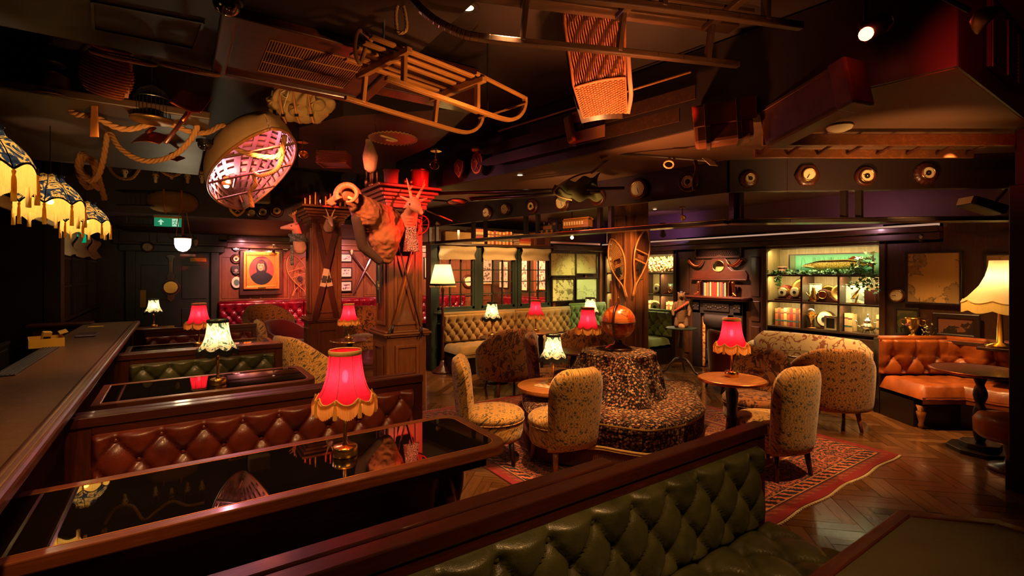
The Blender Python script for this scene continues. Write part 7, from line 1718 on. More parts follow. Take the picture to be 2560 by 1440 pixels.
one('lantern_box', MB().box((0, 0, 0), (.30, .2, .22)).lathe([(.1, .11), (.02, .2)], 12), 'canvas', 'khaki cloth-covered pack hanging right of the canoe stern', 'bag', bev=.04, loc=D(648, 490, 7.6))
# hanging clutter at mid left
for i, (px, py, d, w, h) in enumerate(((345, 498, 6.6, .42, .20), (352, 545, 7.2, .46, .22))):
    q = D(px, py, d); t = thing('wire_rack', ['upper dark wire rack of glassware at mid left', 'lower dark wire rack below the first, near the exit sign'][i], 'rack', q, -.4)
    mk('frame', MB().span((-w / 2, -.1, -h / 2), (w / 2, .1, -h / 2 + .012)).span((-w / 2, -.1, h / 2 - .01), (w / 2, .1, h / 2)), 'darkwood', t)
    for k in range(7): mk('glass', MB().lathe([(.03, -h / 2 + .012), (.034, 0), (.028, h / 2 - .03)], 12, c=(-w / 2 + .04 + k * (w - .08) / 6, 0, 0), caps=False), 'glass', t, sm=True)
q = D(432, 505, 6.8); t = thing('canvas_bag', 'bulging brown canvas bag with straps hanging above the exit sign', 'bag', q)
mk('bag', MB().grid(lambda u, v: ((.30 * math.cos(2 * PI * u)) * math.sin(PI * v) ** .6 * (1 + .05 * math.sin(6 * PI * u)), .14 * math.sin(2 * PI * u) * math.sin(PI * v) ** .6, .15 * math.cos(PI * v)), 36, 16, cu=True), 'canvas', t, sm=True)
for x in (-.1, .1): mk('strap', MB().tube([(x, -.15, .15), (x, -.155, -.05), (x * .8, -.1, -.17)], .012, 6), 'tan', t)
q = D(283, 290, 3.9); t = thing('leather_hat', 'dark upturned leather bucket right of the slim paddle', 'bucket', q); mk('shell', MB().lathe([(.13, .06), (.11, .0), (.07, -.06), (.0, -.075)], 24, caps=False), 'walx', t, sm=True, sol=.006)
# bottles and vessels
def bottle(loc, s=1.0, mat='tableglass', lab='', g=None, cap='brass'):
    t = thing('bottle', lab, 'bottle', loc, 0, g); mk('glass', MB().lathe([(.03 * s, 0), (.033 * s, .01 * s), (.033 * s, .13 * s), (.012 * s, .18 * s), (.011 * s, .24 * s), (.014 * s, .245 * s)], 14), mat, t, sm=True); mk('stopper', MB().lathe([(.012 * s, .245 * s), (.012 * s, .265 * s)], 10), cap, t)
    return t
for i in range(8):
    q = onY(355 + i * 22 if i < 4 else 455 + (i - 4) * 19, 575, YB - .12); bottle((q.x, YB - .14, 2.6), 1.1, 'tableglass', 'dark bottle standing on the cornice above the door', 'bottles above the door')
hamper('upright wicker box on the cornice right of the bottles', Vector((onY(528, 560, YB - .2).x, YB - .15, 2.75)), .26, .2, .28, 0)
zc = 2.673
def vessel(label, kind, px, base, s=1.0, cat='cup'):
    q = D(px, 400, 1); 
    t = thing(kind, label, cat, base); 
    if kind == 'telescope': mk('tube', MB().lathe([(.022, 0), (.026, .01), (.018, .03), (.010, .04), (.012, .12), (.02, .14), (.012, .16), (.016, .19)], 16), 'brassd', t, sm=True)
    elif kind == 'tumbler': mk('cup', MB().lathe([(.028, .0), (.028, .012), (.006, .018), (.006, .035), (.018, .04), (.027, .10)][::1], 18, caps=True), 'copper', t, sm=True)
    elif kind == 'pot': mk('pot', MB().lathe([(.07 * s, 0), (.08 * s, .02), (.088 * s, .17 * s), (.092 * s, .18 * s), (.08 * s, .18 * s), (.075 * s, .03)], 26), 'terra' if s < 1.1 else 'red', t, sm=True); mk('rim', MB().lathe([(.092 * s, .165 * s), (.096 * s, .17 * s), (.096 * s, .19 * s), (.088 * s, .192 * s)], 26, caps=False), 'terra' if s < 1.1 else 'copper', t, sm=True)
    elif kind == 'binoculars': mk('body', MB().lathe([(.02, 0), (.025, .06), (.018, .12)], 14, c=(-.03, 0, 0)).lathe([(.02, 0), (.025, .06), (.018, .12)], 14, c=(.03, 0, 0)).box((0, 0, .05), (.04, .02, .04)), 'brassd', t, sm=True)
    return t
def topof(px, yy): return onY(px, 460, yy)
ty = BY - .02
for i, (px, k, lab) in enumerate(((901, 'binoculars', 'dark brass binoculars on the left edge of the big capital'), (915, 'telescope', 'short brass telescope standing on the big capital, leftmost'), (930, 'telescope', 'brass telescope between two others on the big capital'), (943, 'telescope', 'brass telescope nearest the terracotta pot on the capital'), (978, 'pot', 'tapered terracotta pot on the big capital'), (1013, 'tumbler', 'left red-lit metal cup on the big capital'), (1028, 'tumbler', 'right red-lit metal cup on the big capital'), (1050, 'pot', 'large shiny red pot on the right of the big capital'))):
    a = (px - CX0) / F0; yv = BY + .04 + max(0, (960 - px)) * .004; q = onY(px, 460, yv); q.x = max(BX - .12, min(BX + BW + .1, q.x)); vessel(lab, k, px, (q.x, yv, zc), 1.25 if px == 1050 else 1.0, 'pot' if k == 'pot' else 'cup' if k == 'tumbler' else 'telescope' if k == 'telescope' else 'binoculars')
for i in range(9):
    x = SX_ - .08 + i * .075; kd = 'pot' if i == 1 else ('tumbler' if i % 2 else 'telescope'); t = thing(('brass_canister', 'glass_tumbler', 'brass_canister')[i % 3], 'row of %s on the smaller pillar capital' % ('brass canisters' if i % 3 != 1 else 'tumblers'), 'canister' if i % 3 != 1 else 'glass', (x, SY_ + .0 + .02 * (i % 2), 2.66), 0, 'vessels on the smaller capital, %s' % ('canisters' if i % 3 != 1 else 'tumblers'))
    mk('body', MB().lathe([(.025, 0), (.028, .02), (.024, .10 + .05 * (i % 3)), (.026, .11 + .05 * (i % 3))], 14), 'copper' if i < 2 else 'brassd' if i % 3 else 'tableglass', t, sm=True)
# ================================================================ BOOKS AND SHELF GOODS
def book(loc, w, h, d, mat, rz, label, group, bands=2):
    t = thing('book', label, 'book', loc, rz, group)
    mk('cover', MB().span((-w / 2, 0, 0), (-w / 2 + .003, d, h)).span((w / 2 - .003, 0, 0), (w / 2, d, h)).span((-w / 2, -.003, 0), (w / 2, .003, h)), mat, t); mk('pages', MB().span((-w / 2 + .003, .003, .004), (w / 2 - .003, d - .004, h - .004)), 'cream', t)
    for k in range(bands): mk('spine_band', MB().span((-w / 2 - .0003, -.0042, h * (.25 + .45 * k / max(1, bands - 1))), (w / 2 + .0003, -.003, h * (.25 + .45 * k / max(1, bands - 1)) + .022)), ('bkG', 'bkBr', 'gold')[k % 3], t)
    return t
def row(axis, k0, a, b, z, h, mats, label, group, d=.16, wr_=(.022, .04), rz=0, bands=2, lay=False):
    ORD = ['first', 'second', 'third', 'fourth', 'fifth', 'sixth', 'seventh', 'eighth', 'ninth', 'tenth', 'eleventh', 'twelfth', 'thirteenth', 'fourteenth', 'fifteenth', 'sixteenth', 'seventeenth', 'eighteenth', 'nineteenth', 'twentieth']
    x = a; s = 1 if b > a else -1; i = 0; rnd = random.Random(int(abs(a * 100)))
    while (b - x) * s > .02:
        w_ = rnd.uniform(*wr_); c = x + s * w_ / 2; hh = h * rnd.uniform(.93, 1.02)
        loc = (k0, c, z) if axis == 'Y' else (c, k0, z)
        book(loc, w_ * .96, hh, d, mats[i % len(mats)], rz, '%s from left, %s book, of %s' % (ORD[i], {'bkR': 'red', 'bkO': 'tan', 'bkT': 'pale', 'bkG': 'green', 'bkB': 'blue', 'bkBr': 'brown'}[mats[i % len(mats)]], group), group, bands); x += s * w_; i += 1
BK = XR + .10
RZX = -PI / 2
row('Y', BK, 3.93, 3.53, .822, .27, ['bkO', 'bkBr', 'bkO', 'bkT', 'bkO', 'bkR'], 'old calf-bound book with green label in the lower left bay under the fish', 'the calf-bound volumes, lower left bay', wr_=(.04, .055), rz=RZX)
row('Y', BK, 2.98, 2.87, .822, .25, ['bkT', 'bkT'], 'pale vellum book left of the silver teapot', 'vellum books left of the teapot', wr_=(.045, .055), rz=RZX)
row('Y', BK - .02, 2.60, 2.54, .822, .25, ['bkT', 'bkO'], 'vellum book at the right end beside the teapot', 'vellum books right of the teapot', wr_=(.03, .04), rz=RZX)
row('Y', BK + .12, 3.90, 3.80, 1.207, .22, ['bkR', 'bkR', 'bkR'], 'red book behind the brass binocular clock', 'red books in the upper left bay', wr_=(.03, .035), rz=RZX)
row('Y', BK, 6.40, 6.08, .822, .26, ['bkT', 'bkT', 'bkO'], 'pale calf book in the alcove right of the snowshoe pillar', 'pale books in the far alcove', wr_=(.04, .05), rz=RZX)
row('Y', BK, 5.97, 5.74, .822, .26, ['bkT', 'bkO'], 'tan calf book in the lower right bay of the far alcove', 'tan books in the far alcove, right bay', wr_=(.04, .05), rz=RZX)
for (z, lab) in ((.822, 'lower'), (1.212, 'upper')): row('Y', BK - .04, 7.38, 7.12, z, .25, ['bkR', 'bkR', 'bkBr'], 'red book on the %s shelf left of the snowshoe pillar' % lab, 'red books left of the snowshoe pillar, %s shelf' % lab, wr_=(.03, .045), rz=RZX)
row('Y', BK, 5.92, 5.82, 1.212, .2, ['bkG', 'bkT'], 'green book lying behind the small mantel clock', 'green books behind the small clock', wr_=(.03, .04), rz=RZX)
# books over the green windows
for (a, b, mats, lab) in ((4.55, 5.08, ['bkT', 'bkO', 'bkT', 'bkR'], 'worn book standing on the ledge above the middle window'),):
    row('X', 7.44, a, b, 2.132, .24, mats, lab, 'books standing above the windows', wr_=(.03, .05), d=.18)
for (x0, n_, lab) in ((4.34, 6, 'book in the flat pile above the left window edge'), (5.36, 5, 'book in the flat pile above the right window')):
    z = 2.132
    for k in range(n_):
        h_ = .035 + .008 * (k % 3); t = thing('book', lab.replace('book', ['lowest', 'second lowest', 'third lowest', 'fourth lowest', 'fifth lowest', 'sixth lowest'][k] + ' book'), 'book', (x0 + .01 * (k % 2), 7.52, z), 0, 'flat pile: ' + lab[-22:]); mk('cover', MB().span((-.13, -.1, 0), (.13, .1, .004)).span((-.13, -.1, h_ - .004), (.13, .1, h_)).span((-.13, -.103, 0), (.13, -.098, h_)), ('bkT', 'bkO', 'bkR', 'bkBr')[k % 4], t); mk('pages', MB().span((-.125, -.09, .004), (.125, .095, h_ - .004)), 'cream', t); z += h_ + .0005
t = thing('wooden_cabinet', 'orange-brown wooden box at the right end of the ledge above the windows', 'box', (5.78, 7.5, 2.132)); mk('case', MB().span((-.2, -.08, 0), (.2, .1, .26)), 'oakz', t, bev=.01); mk('panel', MB().span((-.15, -.09, .03), (.05, -.08, .23)), 'mahogz', t, bev=.006)
t = thing('suitcase', 'olive canvas trunk on the ledge left of the books', 'case', (3.95, 7.5, 2.132)); mk('body', MB().grid(lambda u, v: (-.25 + .5 * u, -.09 + .18 * v, .18 + .06 * math.sin(PI * u)), 12, 3).span((-.25, -.09, 0), (.25, .09, .19)), 'canvas', t, bev=.01); mk('strap', MB().span((-.02, -.095, 0), (.02, -.088, .22)), 'walz', t)
# fish case
c, w, h = recton('X', XR + .16, 1978, 632, 2190, 672)
t = thing('fish_case', 'glazed green case holding a large stuffed pike on the top shelf', 'display case', (XR + .19, c.y, 1.602), RZX); W2, H2 = w / 2, .30
seag = plain('case_green', (104, 168, 130), .7, 0, .1, 3, 0)
mk('back', MB().span((-W2, .10, 0), (W2, .11, H2)), seag, t); mk('floor', MB().span((-W2, -.1, 0), (W2, .1, .008)), seag, t); mk('side', MB().span((-W2, -.1, 0), (-W2 + .004, .1, H2)), 'glass', t); mk('side', MB().span((W2 - .004, -.1, 0), (W2, .1, H2)), 'glass', t); mk('top', MB().span((-W2, -.1, H2 - .004), (W2, .1, H2)), 'glass', t)
mk('frame', MB().ring([(W2, H2), (-W2, H2), (-W2, 0), (W2, 0)], [(W2 - .016, H2 - .016), (-W2 + .016, H2 - .016), (-W2 + .016, .016), (W2 - .016, .016)], .1, .11, RX(PI / 2)), 'darkwood', t); mk('pane', MB().span((-W2 + .01, -.1, .01), (W2 - .01, -.098, H2 - .01)), 'glass', t)
fm_ = NT('pike_scales'); vv = fm_.vor(fm_.co('Object', (1, 1, 1.4)), 70); fmm = fm_.fin(fm_.ramp(vv, [(.0, lin((226, 190, 92))), (.5, lin((170, 132, 50))), (.8, lin((96, 76, 34)))]), .4, 0, fm_.bump(vv, .5, .004), .3)
def fish(u, v):
    x = -.40 + .86 * u; k = u; hgt = .075 * min(1, (k / .30) ** .62) * (1 if k < .72 else max(.3, 1 - (k - .72) / .28 * .8)); wd = .04 * min(1, (k / .25) ** .7) * (1 if k < .7 else 1 - (k - .7) * 2)
    return (x, wd * math.cos(2 * PI * v), .145 + hgt * math.sin(2 * PI * v) - .02 * (1 - k))
mk('pike', MB().grid(fish, 44, 20, cv=True), fmm, t, sm=True)
mk('tail_fin', MB().prism([(.44, .13), (.52, .20), (.50, .145), (.52, .08)], -.006, .006, RX(PI / 2)), 'copper', t); mk('dorsal_fin', MB().prism([(.20, .21), (.26, .255), (.36, .25), (.34, .205)], -.006, .006, RX(PI / 2)), 'copper', t); mk('belly_fin', MB().prism([(.18, .085), (.24, .04), (.32, .06), (.28, .09)], -.006, .006, RX(PI / 2)), 'copper', t)
mk('jaw', MB().tube([(-.41, -.0, .12), (-.30, -.035, .118), (-.22, -.045, .10)], .006, 6), 'bone', t); mk('eye', MB().ball((-.25, -.034, .165), .012, 10), 'brass', t, sm=True)
rd = MB()
for k in range(26): x = -W2 + .06 + random.random() * (w - .12); rd.tube([(x, .08, 0), (x + .01, .085, .15), (x + random.uniform(-.03, .03), .085, .25)], .002, 4)
mk('reeds', rd, 'leaf', t, kind='stuff')
# ivy
def leaves(name, label, pts, n, spread, mat='leaf', s=(.024, .040), pot=None):
    t = thing(name, label, 'plant', pts[0]); path = catmull(pts, 8); o = Vector(pts[0]); rnd = random.Random(n)
    mk('vine', MB().tube([p - o for p in path], .003, 5), 'leaf', t)
    for k in range(n):
        p = path[int(k / n * (len(path) - 1))] - o + Vector([rnd.gauss(0, q) for q in spread]); r = rnd.uniform(*s)
        X = T(p) @ Matrix.Rotation(rnd.uniform(0, 6.3), 4, 'Z') @ Matrix.Rotation(rnd.uniform(.3, 1.6), 4, 'X') @ Matrix.Rotation(rnd.uniform(0, 6.3), 4, 'Z')
        pts_ = [(0, -r * .2), (r * .7, -r * .5), (r * .55, .1 * r), (r * .95, r * .5), (r * .3, r * .45), (0, r * 1.25), (-r * .3, r * .45), (-r * .95, r * .5), (-r * .55, .1 * r), (-r * .7, -r * .5)]
        b = MB(); b.add([X @ Vector((0, r * .2, r * .12))] + [X @ Vector((a, q, 0)) for a, q in pts_], [(0, i + 1, (i + 1) % 10 + 1) for i in range(10)]); mk('leaf', b, mat, t)
    return t
xs = XR + .02
leaves('ivy', 'trailing green ivy running along the top shelf edge before the fish', [(xs, 3.93, 1.62), (xs, 3.7, 1.63), (xs, 3.4, 1.63), (xs, 3.1, 1.64), (xs, 2.85, 1.64)], 130, (.02, .03, .018))
leaves('ivy', 'short ivy trail hanging at the left end of the top shelf', [(xs, 3.92, 1.63), (xs - .03, 3.86, 1.60), (xs - .03, 3.84, 1.5), (xs - .02, 3.82, 1.42)], 36, (.015, .03, .02))
leaves('ivy', 'dense ivy and lily clump spilling over the right of the top shelf', [(xs + .05, 2.9, 1.66), (xs - .03, 2.76, 1.70), (xs - .05, 2.66, 1.62), (xs - .06, 2.6, 1.5), (xs - .04, 2.72, 1.46), (xs - .04, 2.86, 1.5)], 170, (.03, .06, .05), s=(.02, .036))
leaves('lily', 'pale broad-leaved lily in front of the right end of the fish case', [(xs + .02, 2.76, 1.75), (xs - .02, 2.70, 1.84), (xs - .02, 2.62, 1.8)], 16, (.02, .05, .04), 'leafP', (.04, .06))
t = thing('plant_pot', 'small terracotta pot at the left of the top shelf', 'pot', (XR + .14, 3.84, 1.602)); mk('pot', MB().lathe([(.05, 0), (.062, .09)], 20), 'terra', t, sm=True); mk('rim', MB().lathe([(.066, .09), (.068, .115), (.06, .118)], 20), 'terra', t, sm=True)
t = thing('plant_box', 'dark wooden trough under the ivy in the upper right bay', 'box', (XR + .14, 2.64, 1.207), RZX); mk('box', MB().span((-.10, -.06, 0), (.10, .06, .20)), 'mahogz', t, bev=.005); mk('handle', MB().tube([(.03, -.062, .05), (.03, -.07, .10), (.03, -.062, .15)], .004, 6), 'brass', t)
# clocks, plates, instruments
def plate(label, loc, r):
    t = thing('embossed_plate', label, 'plate', loc, RZX); X = RX(PI / 2 - .12)
    mk('dish', MB().lathe([(.001, 0), (r * .6, .0), (r * .7, .012), (r * .95, .018), (r, .012), (r, .006)], 40, X=T(0, 0, r) @ X, caps=False), 'brassd', t, sm=True, sol=.003)
    e = MB()
    for k in range(9): a = k * .7; e.ball((r * .32 * math.cos(a), -.012, r + r * .32 * math.sin(a)), (r * .14, .008, r * .10), 8)
    mk('relief', e, 'brassd', t, sm=True)
plate('large embossed brass charger in the upper left bay', (XR + .32, 3.62, 1.207), .17)
plate('round brass plate behind the mantel clock, left', (XR + .32, 3.27, 1.207), .12)
plate('second round brass plate behind the mantel clock, right', (XR + .30, 3.10, 1.207), .13)
def mclock(label, loc, s=1.0, rz=RZX):
    t = thing('mantel_clock', label, 'clock', loc, rz)
    pts = [(-.2, 0), (.2, 0), (.2, .03), (.14, .045), (.09, .09), (.07, .15), (.04, .175), (0, .185), (-.04, .175), (-.07, .15), (-.09, .09), (-.14, .045), (-.2, .03)]
    mk('case', MB().prism([(a * s, b * s) for a, b in pts], -.04, .04, RX(PI / 2)), 'mahog', t, bev=.006); mk('dial', MB().lathe([(.05 * s, .0), (.05 * s, .006)], 24, X=T(0, -.04, .105 * s) @ RX(PI / 2)), 'copper', t); mk('bezel', MB().tube([(.053 * s * math.cos(k * PI / 12), -.046, .105 * s + .053 * s * math.sin(k * PI / 12)) for k in range(24)], .005, 6, closed=True), 'brass', t, sm=True); mk('hands', MB().bar((0, -.05, .105 * s), (.02 * s, -.05, .14 * s), .004, .002, (0, 1, 0)).bar((0, -.05, .105 * s), (-.02 * s, -.05, .12 * s), .004, .002, (0, 1, 0)), 'black', t)
    return t
mclock('dark humped mantel clock in the upper middle bay', (XR + .12, 3.25, 1.207))
c_ = mclock('small dark mantel clock in the far alcove behind the pillar', (XR + .12, 5.86, 1.212), .75); c_.children[1].active_material = m['cream'] if 0 else c_.children[1].active_material
def drumclock(label, loc, r=.09):
    t = thing('round_clock', label, 'clock', loc, RZX); X = T(0, 0, r + .02) @ RX(PI / 2)
    mk('case', MB().lathe([(r, -.05), (r, .03), (r * .85, .05)], 28, X=X), 'brassd', t, sm=True); mk('dial', MB().lathe([(r * .78, .05), (r * .78, .054)], 28, X=X), 'paper', t); mk('centre', MB().lathe([(r * .3, .055), (r * .3, .06)], 16, X=X), 'iron', t); mk('foot', MB().span((-r * .8, -.05, 0), (r * .8, .04, .025)), 'mahog', t, bev=.004)
    return t
drumclock('left brass drum dial of the pair on a carved base', (XR + .10, 3.80, 1.235), .075); drumclock('right brass drum dial of the pair on a carved base', (XR + .10, 3.62, 1.235), .08)
one('carved_base', MB().span((-.2, -.06, 0), (.2, .06, .028)), 'mahog', 'carved dark base under the two brass drum dials', 'stand', bev=.005, loc=(XR + .10, 3.71, 1.206)).rotation_euler = (0, 0, RZX)
drumclock('round chrome-rimmed clock in the lower middle bay', (XR + .16, 3.24, .822), .12); drumclock('large round clock in the left bay of the far alcove', (XR + .1, 6.2, .822) if 0 else (XR + .06, 6.16, .822), .12)
drumclock('ornate gilt clock on the upper shelf of the far alcove', (XR + .1, 6.16, 1.212), .09)
t = thing('trophy_cup', 'brass goblet instrument on a wooden foot in the lower middle bay', 'cup', (XR + .08, 3.40, .822)); mk('foot', MB().lathe([(.06, 0), (.06, .012), (.03, .02)], 20), 'honey', t, sm=True); mk('cup', MB().lathe([(.03, .02), (.01, .04), (.012, .10), (.04, .14), (.07, .19), (.075, .20)], 24, caps=False), 'brass', t, sm=True, sol=.003); mk('compass', MB().lathe([(.05, -.01), (.05, .02)], 20, X=T(0, 0, .24) @ RY(1.2)), 'silver', t, sm=True)
pic('ornate small silver photo frame in the lower middle bay', Vector((XR + .04, 3.12, .925)), RZX, .16, .20, 'iron', 'silver', .03, name='photo_frame')
pic('tiny pale photograph in the middle bay behind the brass coffee pot', Vector((XR + .22, 3.41, 1.34)), RZX, .19, .25, mapmat('photo_a', (196, 206, 160), (90, 100, 70), 8, 3.3, .6), 'cream', .006, name='photograph')
pic('pale photograph in the right bay behind the brass microscope', Vector((XR + .20, 2.88, 1.34)), RZX, .26, .26, mapmat('photo_b', (196, 206, 170), (80, 90, 76), 6, 8.3, .6), 'cream', .006, name='photograph')
t = thing('coffee_pot', 'tall brass coffee pot in the upper middle bay', 'pot', (XR + .08, 3.37, 1.207)); mk('body', MB().lathe([(.045, 0), (.055, .03), (.05, .07), (.028, .12), (.03, .15), (.02, .17), (.022, .19), (.004, .24)], 24), 'brass', t, sm=True); mk('handle', MB().tube(catmull([(.0, -.03, .14), (0, -.08, .12), (0, -.07, .05), (0, -.05, .04)], 5), .005, 6), 'brass', t, sm=True); mk('spout', MB().tube([(0, .04, .05), (0, .08, .10), (0, .10, .14)], [.012, .009, .005], 8), 'brass', t, sm=True)
t = thing('microscope', 'brass microscope in the upper right bay', 'microscope', (XR + .08, 2.84, 1.207)); mk('foot', MB().span((-.05, -.05, 0), (.05, .05, .015)), 'brass', t, bev=.004); mk('tube', MB().tube([(0, .03, .08), (0, -.05, .22)], .014, 10), 'brass', t, sm=True); mk('arm', MB().tube([(0, 0, .01), (0, -.02, .08), (0, -.03, .13)], .010, 8), 'brassd', t, sm=True); mk('stage', MB().box((0, .02, .07), (.05, .06, .008)), 'brass', t)
t = thing('teapot', 'silver footed teapot with tall finial in the lower right bay', 'teapot', (XR + .10, 2.70, .822)); mk('body', MB().lathe([(.03, .03), (.07, .05), (.09, .08), (.085, .10), (.05, .13), (.045, .15), (.055, .16), (.05, .17), (.02, .20), (.012, .22), (.015, .235), (.003, .27)], 28), 'silver', t, sm=True)
for k in range(4): a = k * PI / 2 + .7; mk('foot', MB().tube([(.05 * math.cos(a), .05 * math.sin(a), .05), (.075 * math.cos(a), .075 * math.sin(a), 0)], .006, 6), 'silver', t)
mk('spout', MB().tube(catmull([(0, .08, .08), (0, .12, .09), (0, .13, .14), (0, .15, .16)], 4), .008, 8), 'silver', t, sm=True); mk('handle', MB().tube(catmull([(0, -.085, .08), (0, -.12, .10), (0, -.11, .14), (0, -.06, .15)], 4), .006, 6), 'silver', t, sm=True)
# shells on top of the far alcove
rnd = random.Random(5)
sm_ = MB()
for r_ in range(7):
    for k in range(20):
        y = 5.74 + (k + .5 * (r_ % 2)) * .082; z = 1.66 + r_ * .042
        if y > 7.34: continue
        X = T(XR + .10 + .10 * (r_ / 6) + rnd.uniform(-.02, .02), y, z) @ Matrix.Rotation(rnd.uniform(0, 6.28), 4, 'X') @ Matrix.Rotation(rnd.uniform(-.8, .8), 4, 'Z')
        s_ = rnd.uniform(.028, .042); 
        o = one('shell', MB().lathe([(.0, -s_ * 1.1), (s_ * .5, -s_ * .6), (s_, s_ * .1), (s_ * .9, s_ * .5), (s_ * .55, s_ * .4), (s_ * .3, s_ * .1)], 9, caps=False), 'bone', 'pale seashell in the bank of shells on top of the far alcove', 'shell', sm=True, group='bank of shells on the far alcove'); o.matrix_world = X
# ================================================================ FIREPLACE
FX = XR
def fsp(*s):
    mb = MB()
    for a, b in s: mb.span(a, b)
    return mb
t = thing('fireplace', 'dark cast-iron fireplace with patterned tile slips and wooden overmantel', 'fireplace', (FX, 4.80, 0)); g2 = lambda x0, y0, z0, x1, y1, z1: ((x0, y0 - 4.80, z0), (x1, y1 - 4.80, z1))
mk('surround', fsp(g2(-.10, 4.34, 0, 0, 4.50, 1.16), g2(-.10, 5.10, 0, 0, 5.26, 1.16), g2(-.10, 4.34, .93, 0, 5.26, 1.17)), 'iron', t, bev=.008)
mk('frieze_panel', fsp(g2(-.125, 4.56, .98, -.10, 5.04, 1.12), g2(-.125, 4.37, .98, -.10, 4.48, 1.12), g2(-.125, 5.12, .98, -.10, 5.23, 1.12)), 'iron', t, bev=.01)
e = MB()
for y0, n_ in ((4.80, 9), (4.425, 3), (5.175, 3)):
    for k in range(n_): e.ball((-.128, y0 - 4.8 + (k - (n_ - 1) / 2) * .045, 1.05 + .018 * math.sin(k * 1.7)), (.008, .022, .018), 8)
mk('relief', e, 'iron', t, sm=True)
mk('hood', MB().grid(lambda u, v: (-.10 - .04 * math.sin(PI * v), .22 - .44 * u, .93 - .24 * v + .06 * (2 * u - 1) ** 2 * v), 16, 8), 'iron', t, sm=True, sol=.01); mk('firebox', fsp(g2(-.02, 4.56, .1, 0.0, 5.04, .93)), 'black', t); mk('grate', fsp(g2(-.12, 4.60, .12, -.08, 5.0, .34)), 'iron', t, bev=.02)
for k in range(7): mk('grate_bar', MB().tube([(-.13, -.18 + k * .06, .2), (-.13, -.18 + k * .06, .42)], .006, 6), 'steel', t)
tm = (lambda q: q.fin(q.ramp(q.vor(q.co(), 16), [(0, lin((150, 60, 30))), (.3, lin((120, 80, 40))), (.5, lin((206, 150, 90))), (.8, lin((170, 110, 60)))]), .2, 0, None, .5))(NT('tile_print'))
for k in range(6):
    for y in (4.505, 5.045): mk('tile', fsp(g2(-.045, y, .02 + k * .15, -.03, y + .05 if y < 4.6 else y + .05, .165 + k * .15)), tm, t, bev=.002)
mk('mantel_shelf', fsp(g2(-.24, 4.24, 1.20, 0, 5.34, 1.235), g2(-.21, 4.27, 1.17, 0, 5.31, 1.20)), 'mahogy', t, bev=.01)
om = [(-.50, 1.52), (.50, 1.52), (.50, 1.60), (.46, 1.66), (.24, 1.66), (.17, 1.72), (.13, 1.85), (.06, 1.91), (0, 1.925), (-.06, 1.91), (-.13, 1.85), (-.17, 1.72), (-.24, 1.66), (-.46, 1.66), (-.50, 1.60)]
mk('overmantel', MB().prism(om, 0, .035, RZ(RZX) @ RX(PI / 2)), 'mahogy', t, bev=.006); mk('overmantel_shelf', fsp(g2(-.09, 4.28, 1.50, 0, 5.32, 1.52)), 'mahogy', t, bev=.005)
mir = NT('mirror'); mirm = mir.fin((.9, .85, .7), .03, 1)
mk('mirror', MB().prism(ell(.105, .095, 28), .036, .040, T(0, 0, 1.735) @ RZ(RZX) @ RX(PI / 2)), mirm, t); mk('mirror_rim', MB().tube([(-.04, .105 * math.cos(k * PI / 16), 1.735 + .095 * math.sin(k * PI / 16)) for k in range(32)], .007, 6, closed=True), 'brass', t, sm=True)
lt = MB()
for k in range(22):
    for s in (-1, 1): lt.bar((-.02, -.36 + k * .034, 2.00), (-.02, -.36 + k * .034 + s * .06, 1.90), .006, .006).bar((-.02, -.36 + k * .034, 2.10), (-.02, -.36 + k * .034 + s * .06, 2.00), .006, .006)
t = thing('grille', 'dark lattice grille panel above the fireplace', 'grille', (FX, 4.82, 0.0)); mk('lattice', lt, 'mahogy', t, kind='stuff'); mk('frame', fsp(((-.05, -.43, 1.87), (0, .43, 1.90)), ((-.05, -.43, 2.09), (0, .43, 2.12)), ((-.05, -.43, 1.87), (0, -.40, 2.12)), ((-.05, .40, 1.87), (0, .43, 2.12))), 'walz', t, bev=.004); mk('backing', MB().span((-.006, -.40, 1.9), (-.002, .40, 2.09)), 'black', t)
row('Y', FX - .12, 5.03, 4.60, 1.236, .23, ['bkB', 'bkT', 'bkO', 'bkO', 'bkB', 'bkT', 'bkR', 'bkR', 'bkR', 'bkR', 'bkT', 'bkB', 'bkO', 'bkR'], 'small worn book in the row on the mantel shelf', 'books on the mantel shelf', wr_=(.022, .03), rz=RZX, d=.10, bands=0)
for (y, s, lab) in ((5.07, 1, 'left bookend shaped like a riding boot, on the mantel'), (4.54, -1, 'right bookend shaped like a riding boot, on the mantel')):
    t = thing('boot_bookend', lab, 'bookend', (FX - .12, y, 1.236)); mk('base', MB().span((-.07, -.05 + s * .03, 0), (.05, .05 + s * .03, .012)), 'mahogy', t, bev=.004); mk('upright', MB().prism([(-.05, 0), (.05, 0), (.05, .22), (0, .26), (-.05, .22)], -.008, .008, RZ(0) @ RX(PI / 2)), 'mahogy', t); blob('boot', [((0, s * .05, .22), (0, s * .055, .08), .034, .022), ((0, s * .055, .05), (-.02, s * .11, .02), .024, .018)], 'copper', t, .006, 3)
for (y, s, lab) in ((5.26, 1, 'left curved hunting horn on the wall over the mantel'), (4.46, -1, 'right curved hunting horn on the wall over the mantel')):
    t = thing('hunting_horn', lab, 'horn', (FX - .05, y, 1.80)); pts = catmull([(0, -s * .10, .05), (-.02, -s * .05, -.03), (-.01, s * .04, -.06), (0, s * .13, -.03), (.0, s * .20, .06)][::-1] if 0 else [(-.02, s * -.08 * -1 * -1, .04), (-.03, 0, -.02), (-.02, s * -.10 * -1 * -1 + s * -.02, -.05), (-.01, -s * .2, -.02), (0, -s * .27, .06)], 6); n_ = len(pts)
    mk('horn', MB().tube(catmull([(-.02, s * .08, .04), (-.03, s * .02, -.02), (-.03, -s * .06, -.06), (-.02, -s * .13, -.04), (-.01, -s * .19, .05)], 6), [.042 - .0015 * k for k in range(25)], 12), 'copper', t, sm=True)
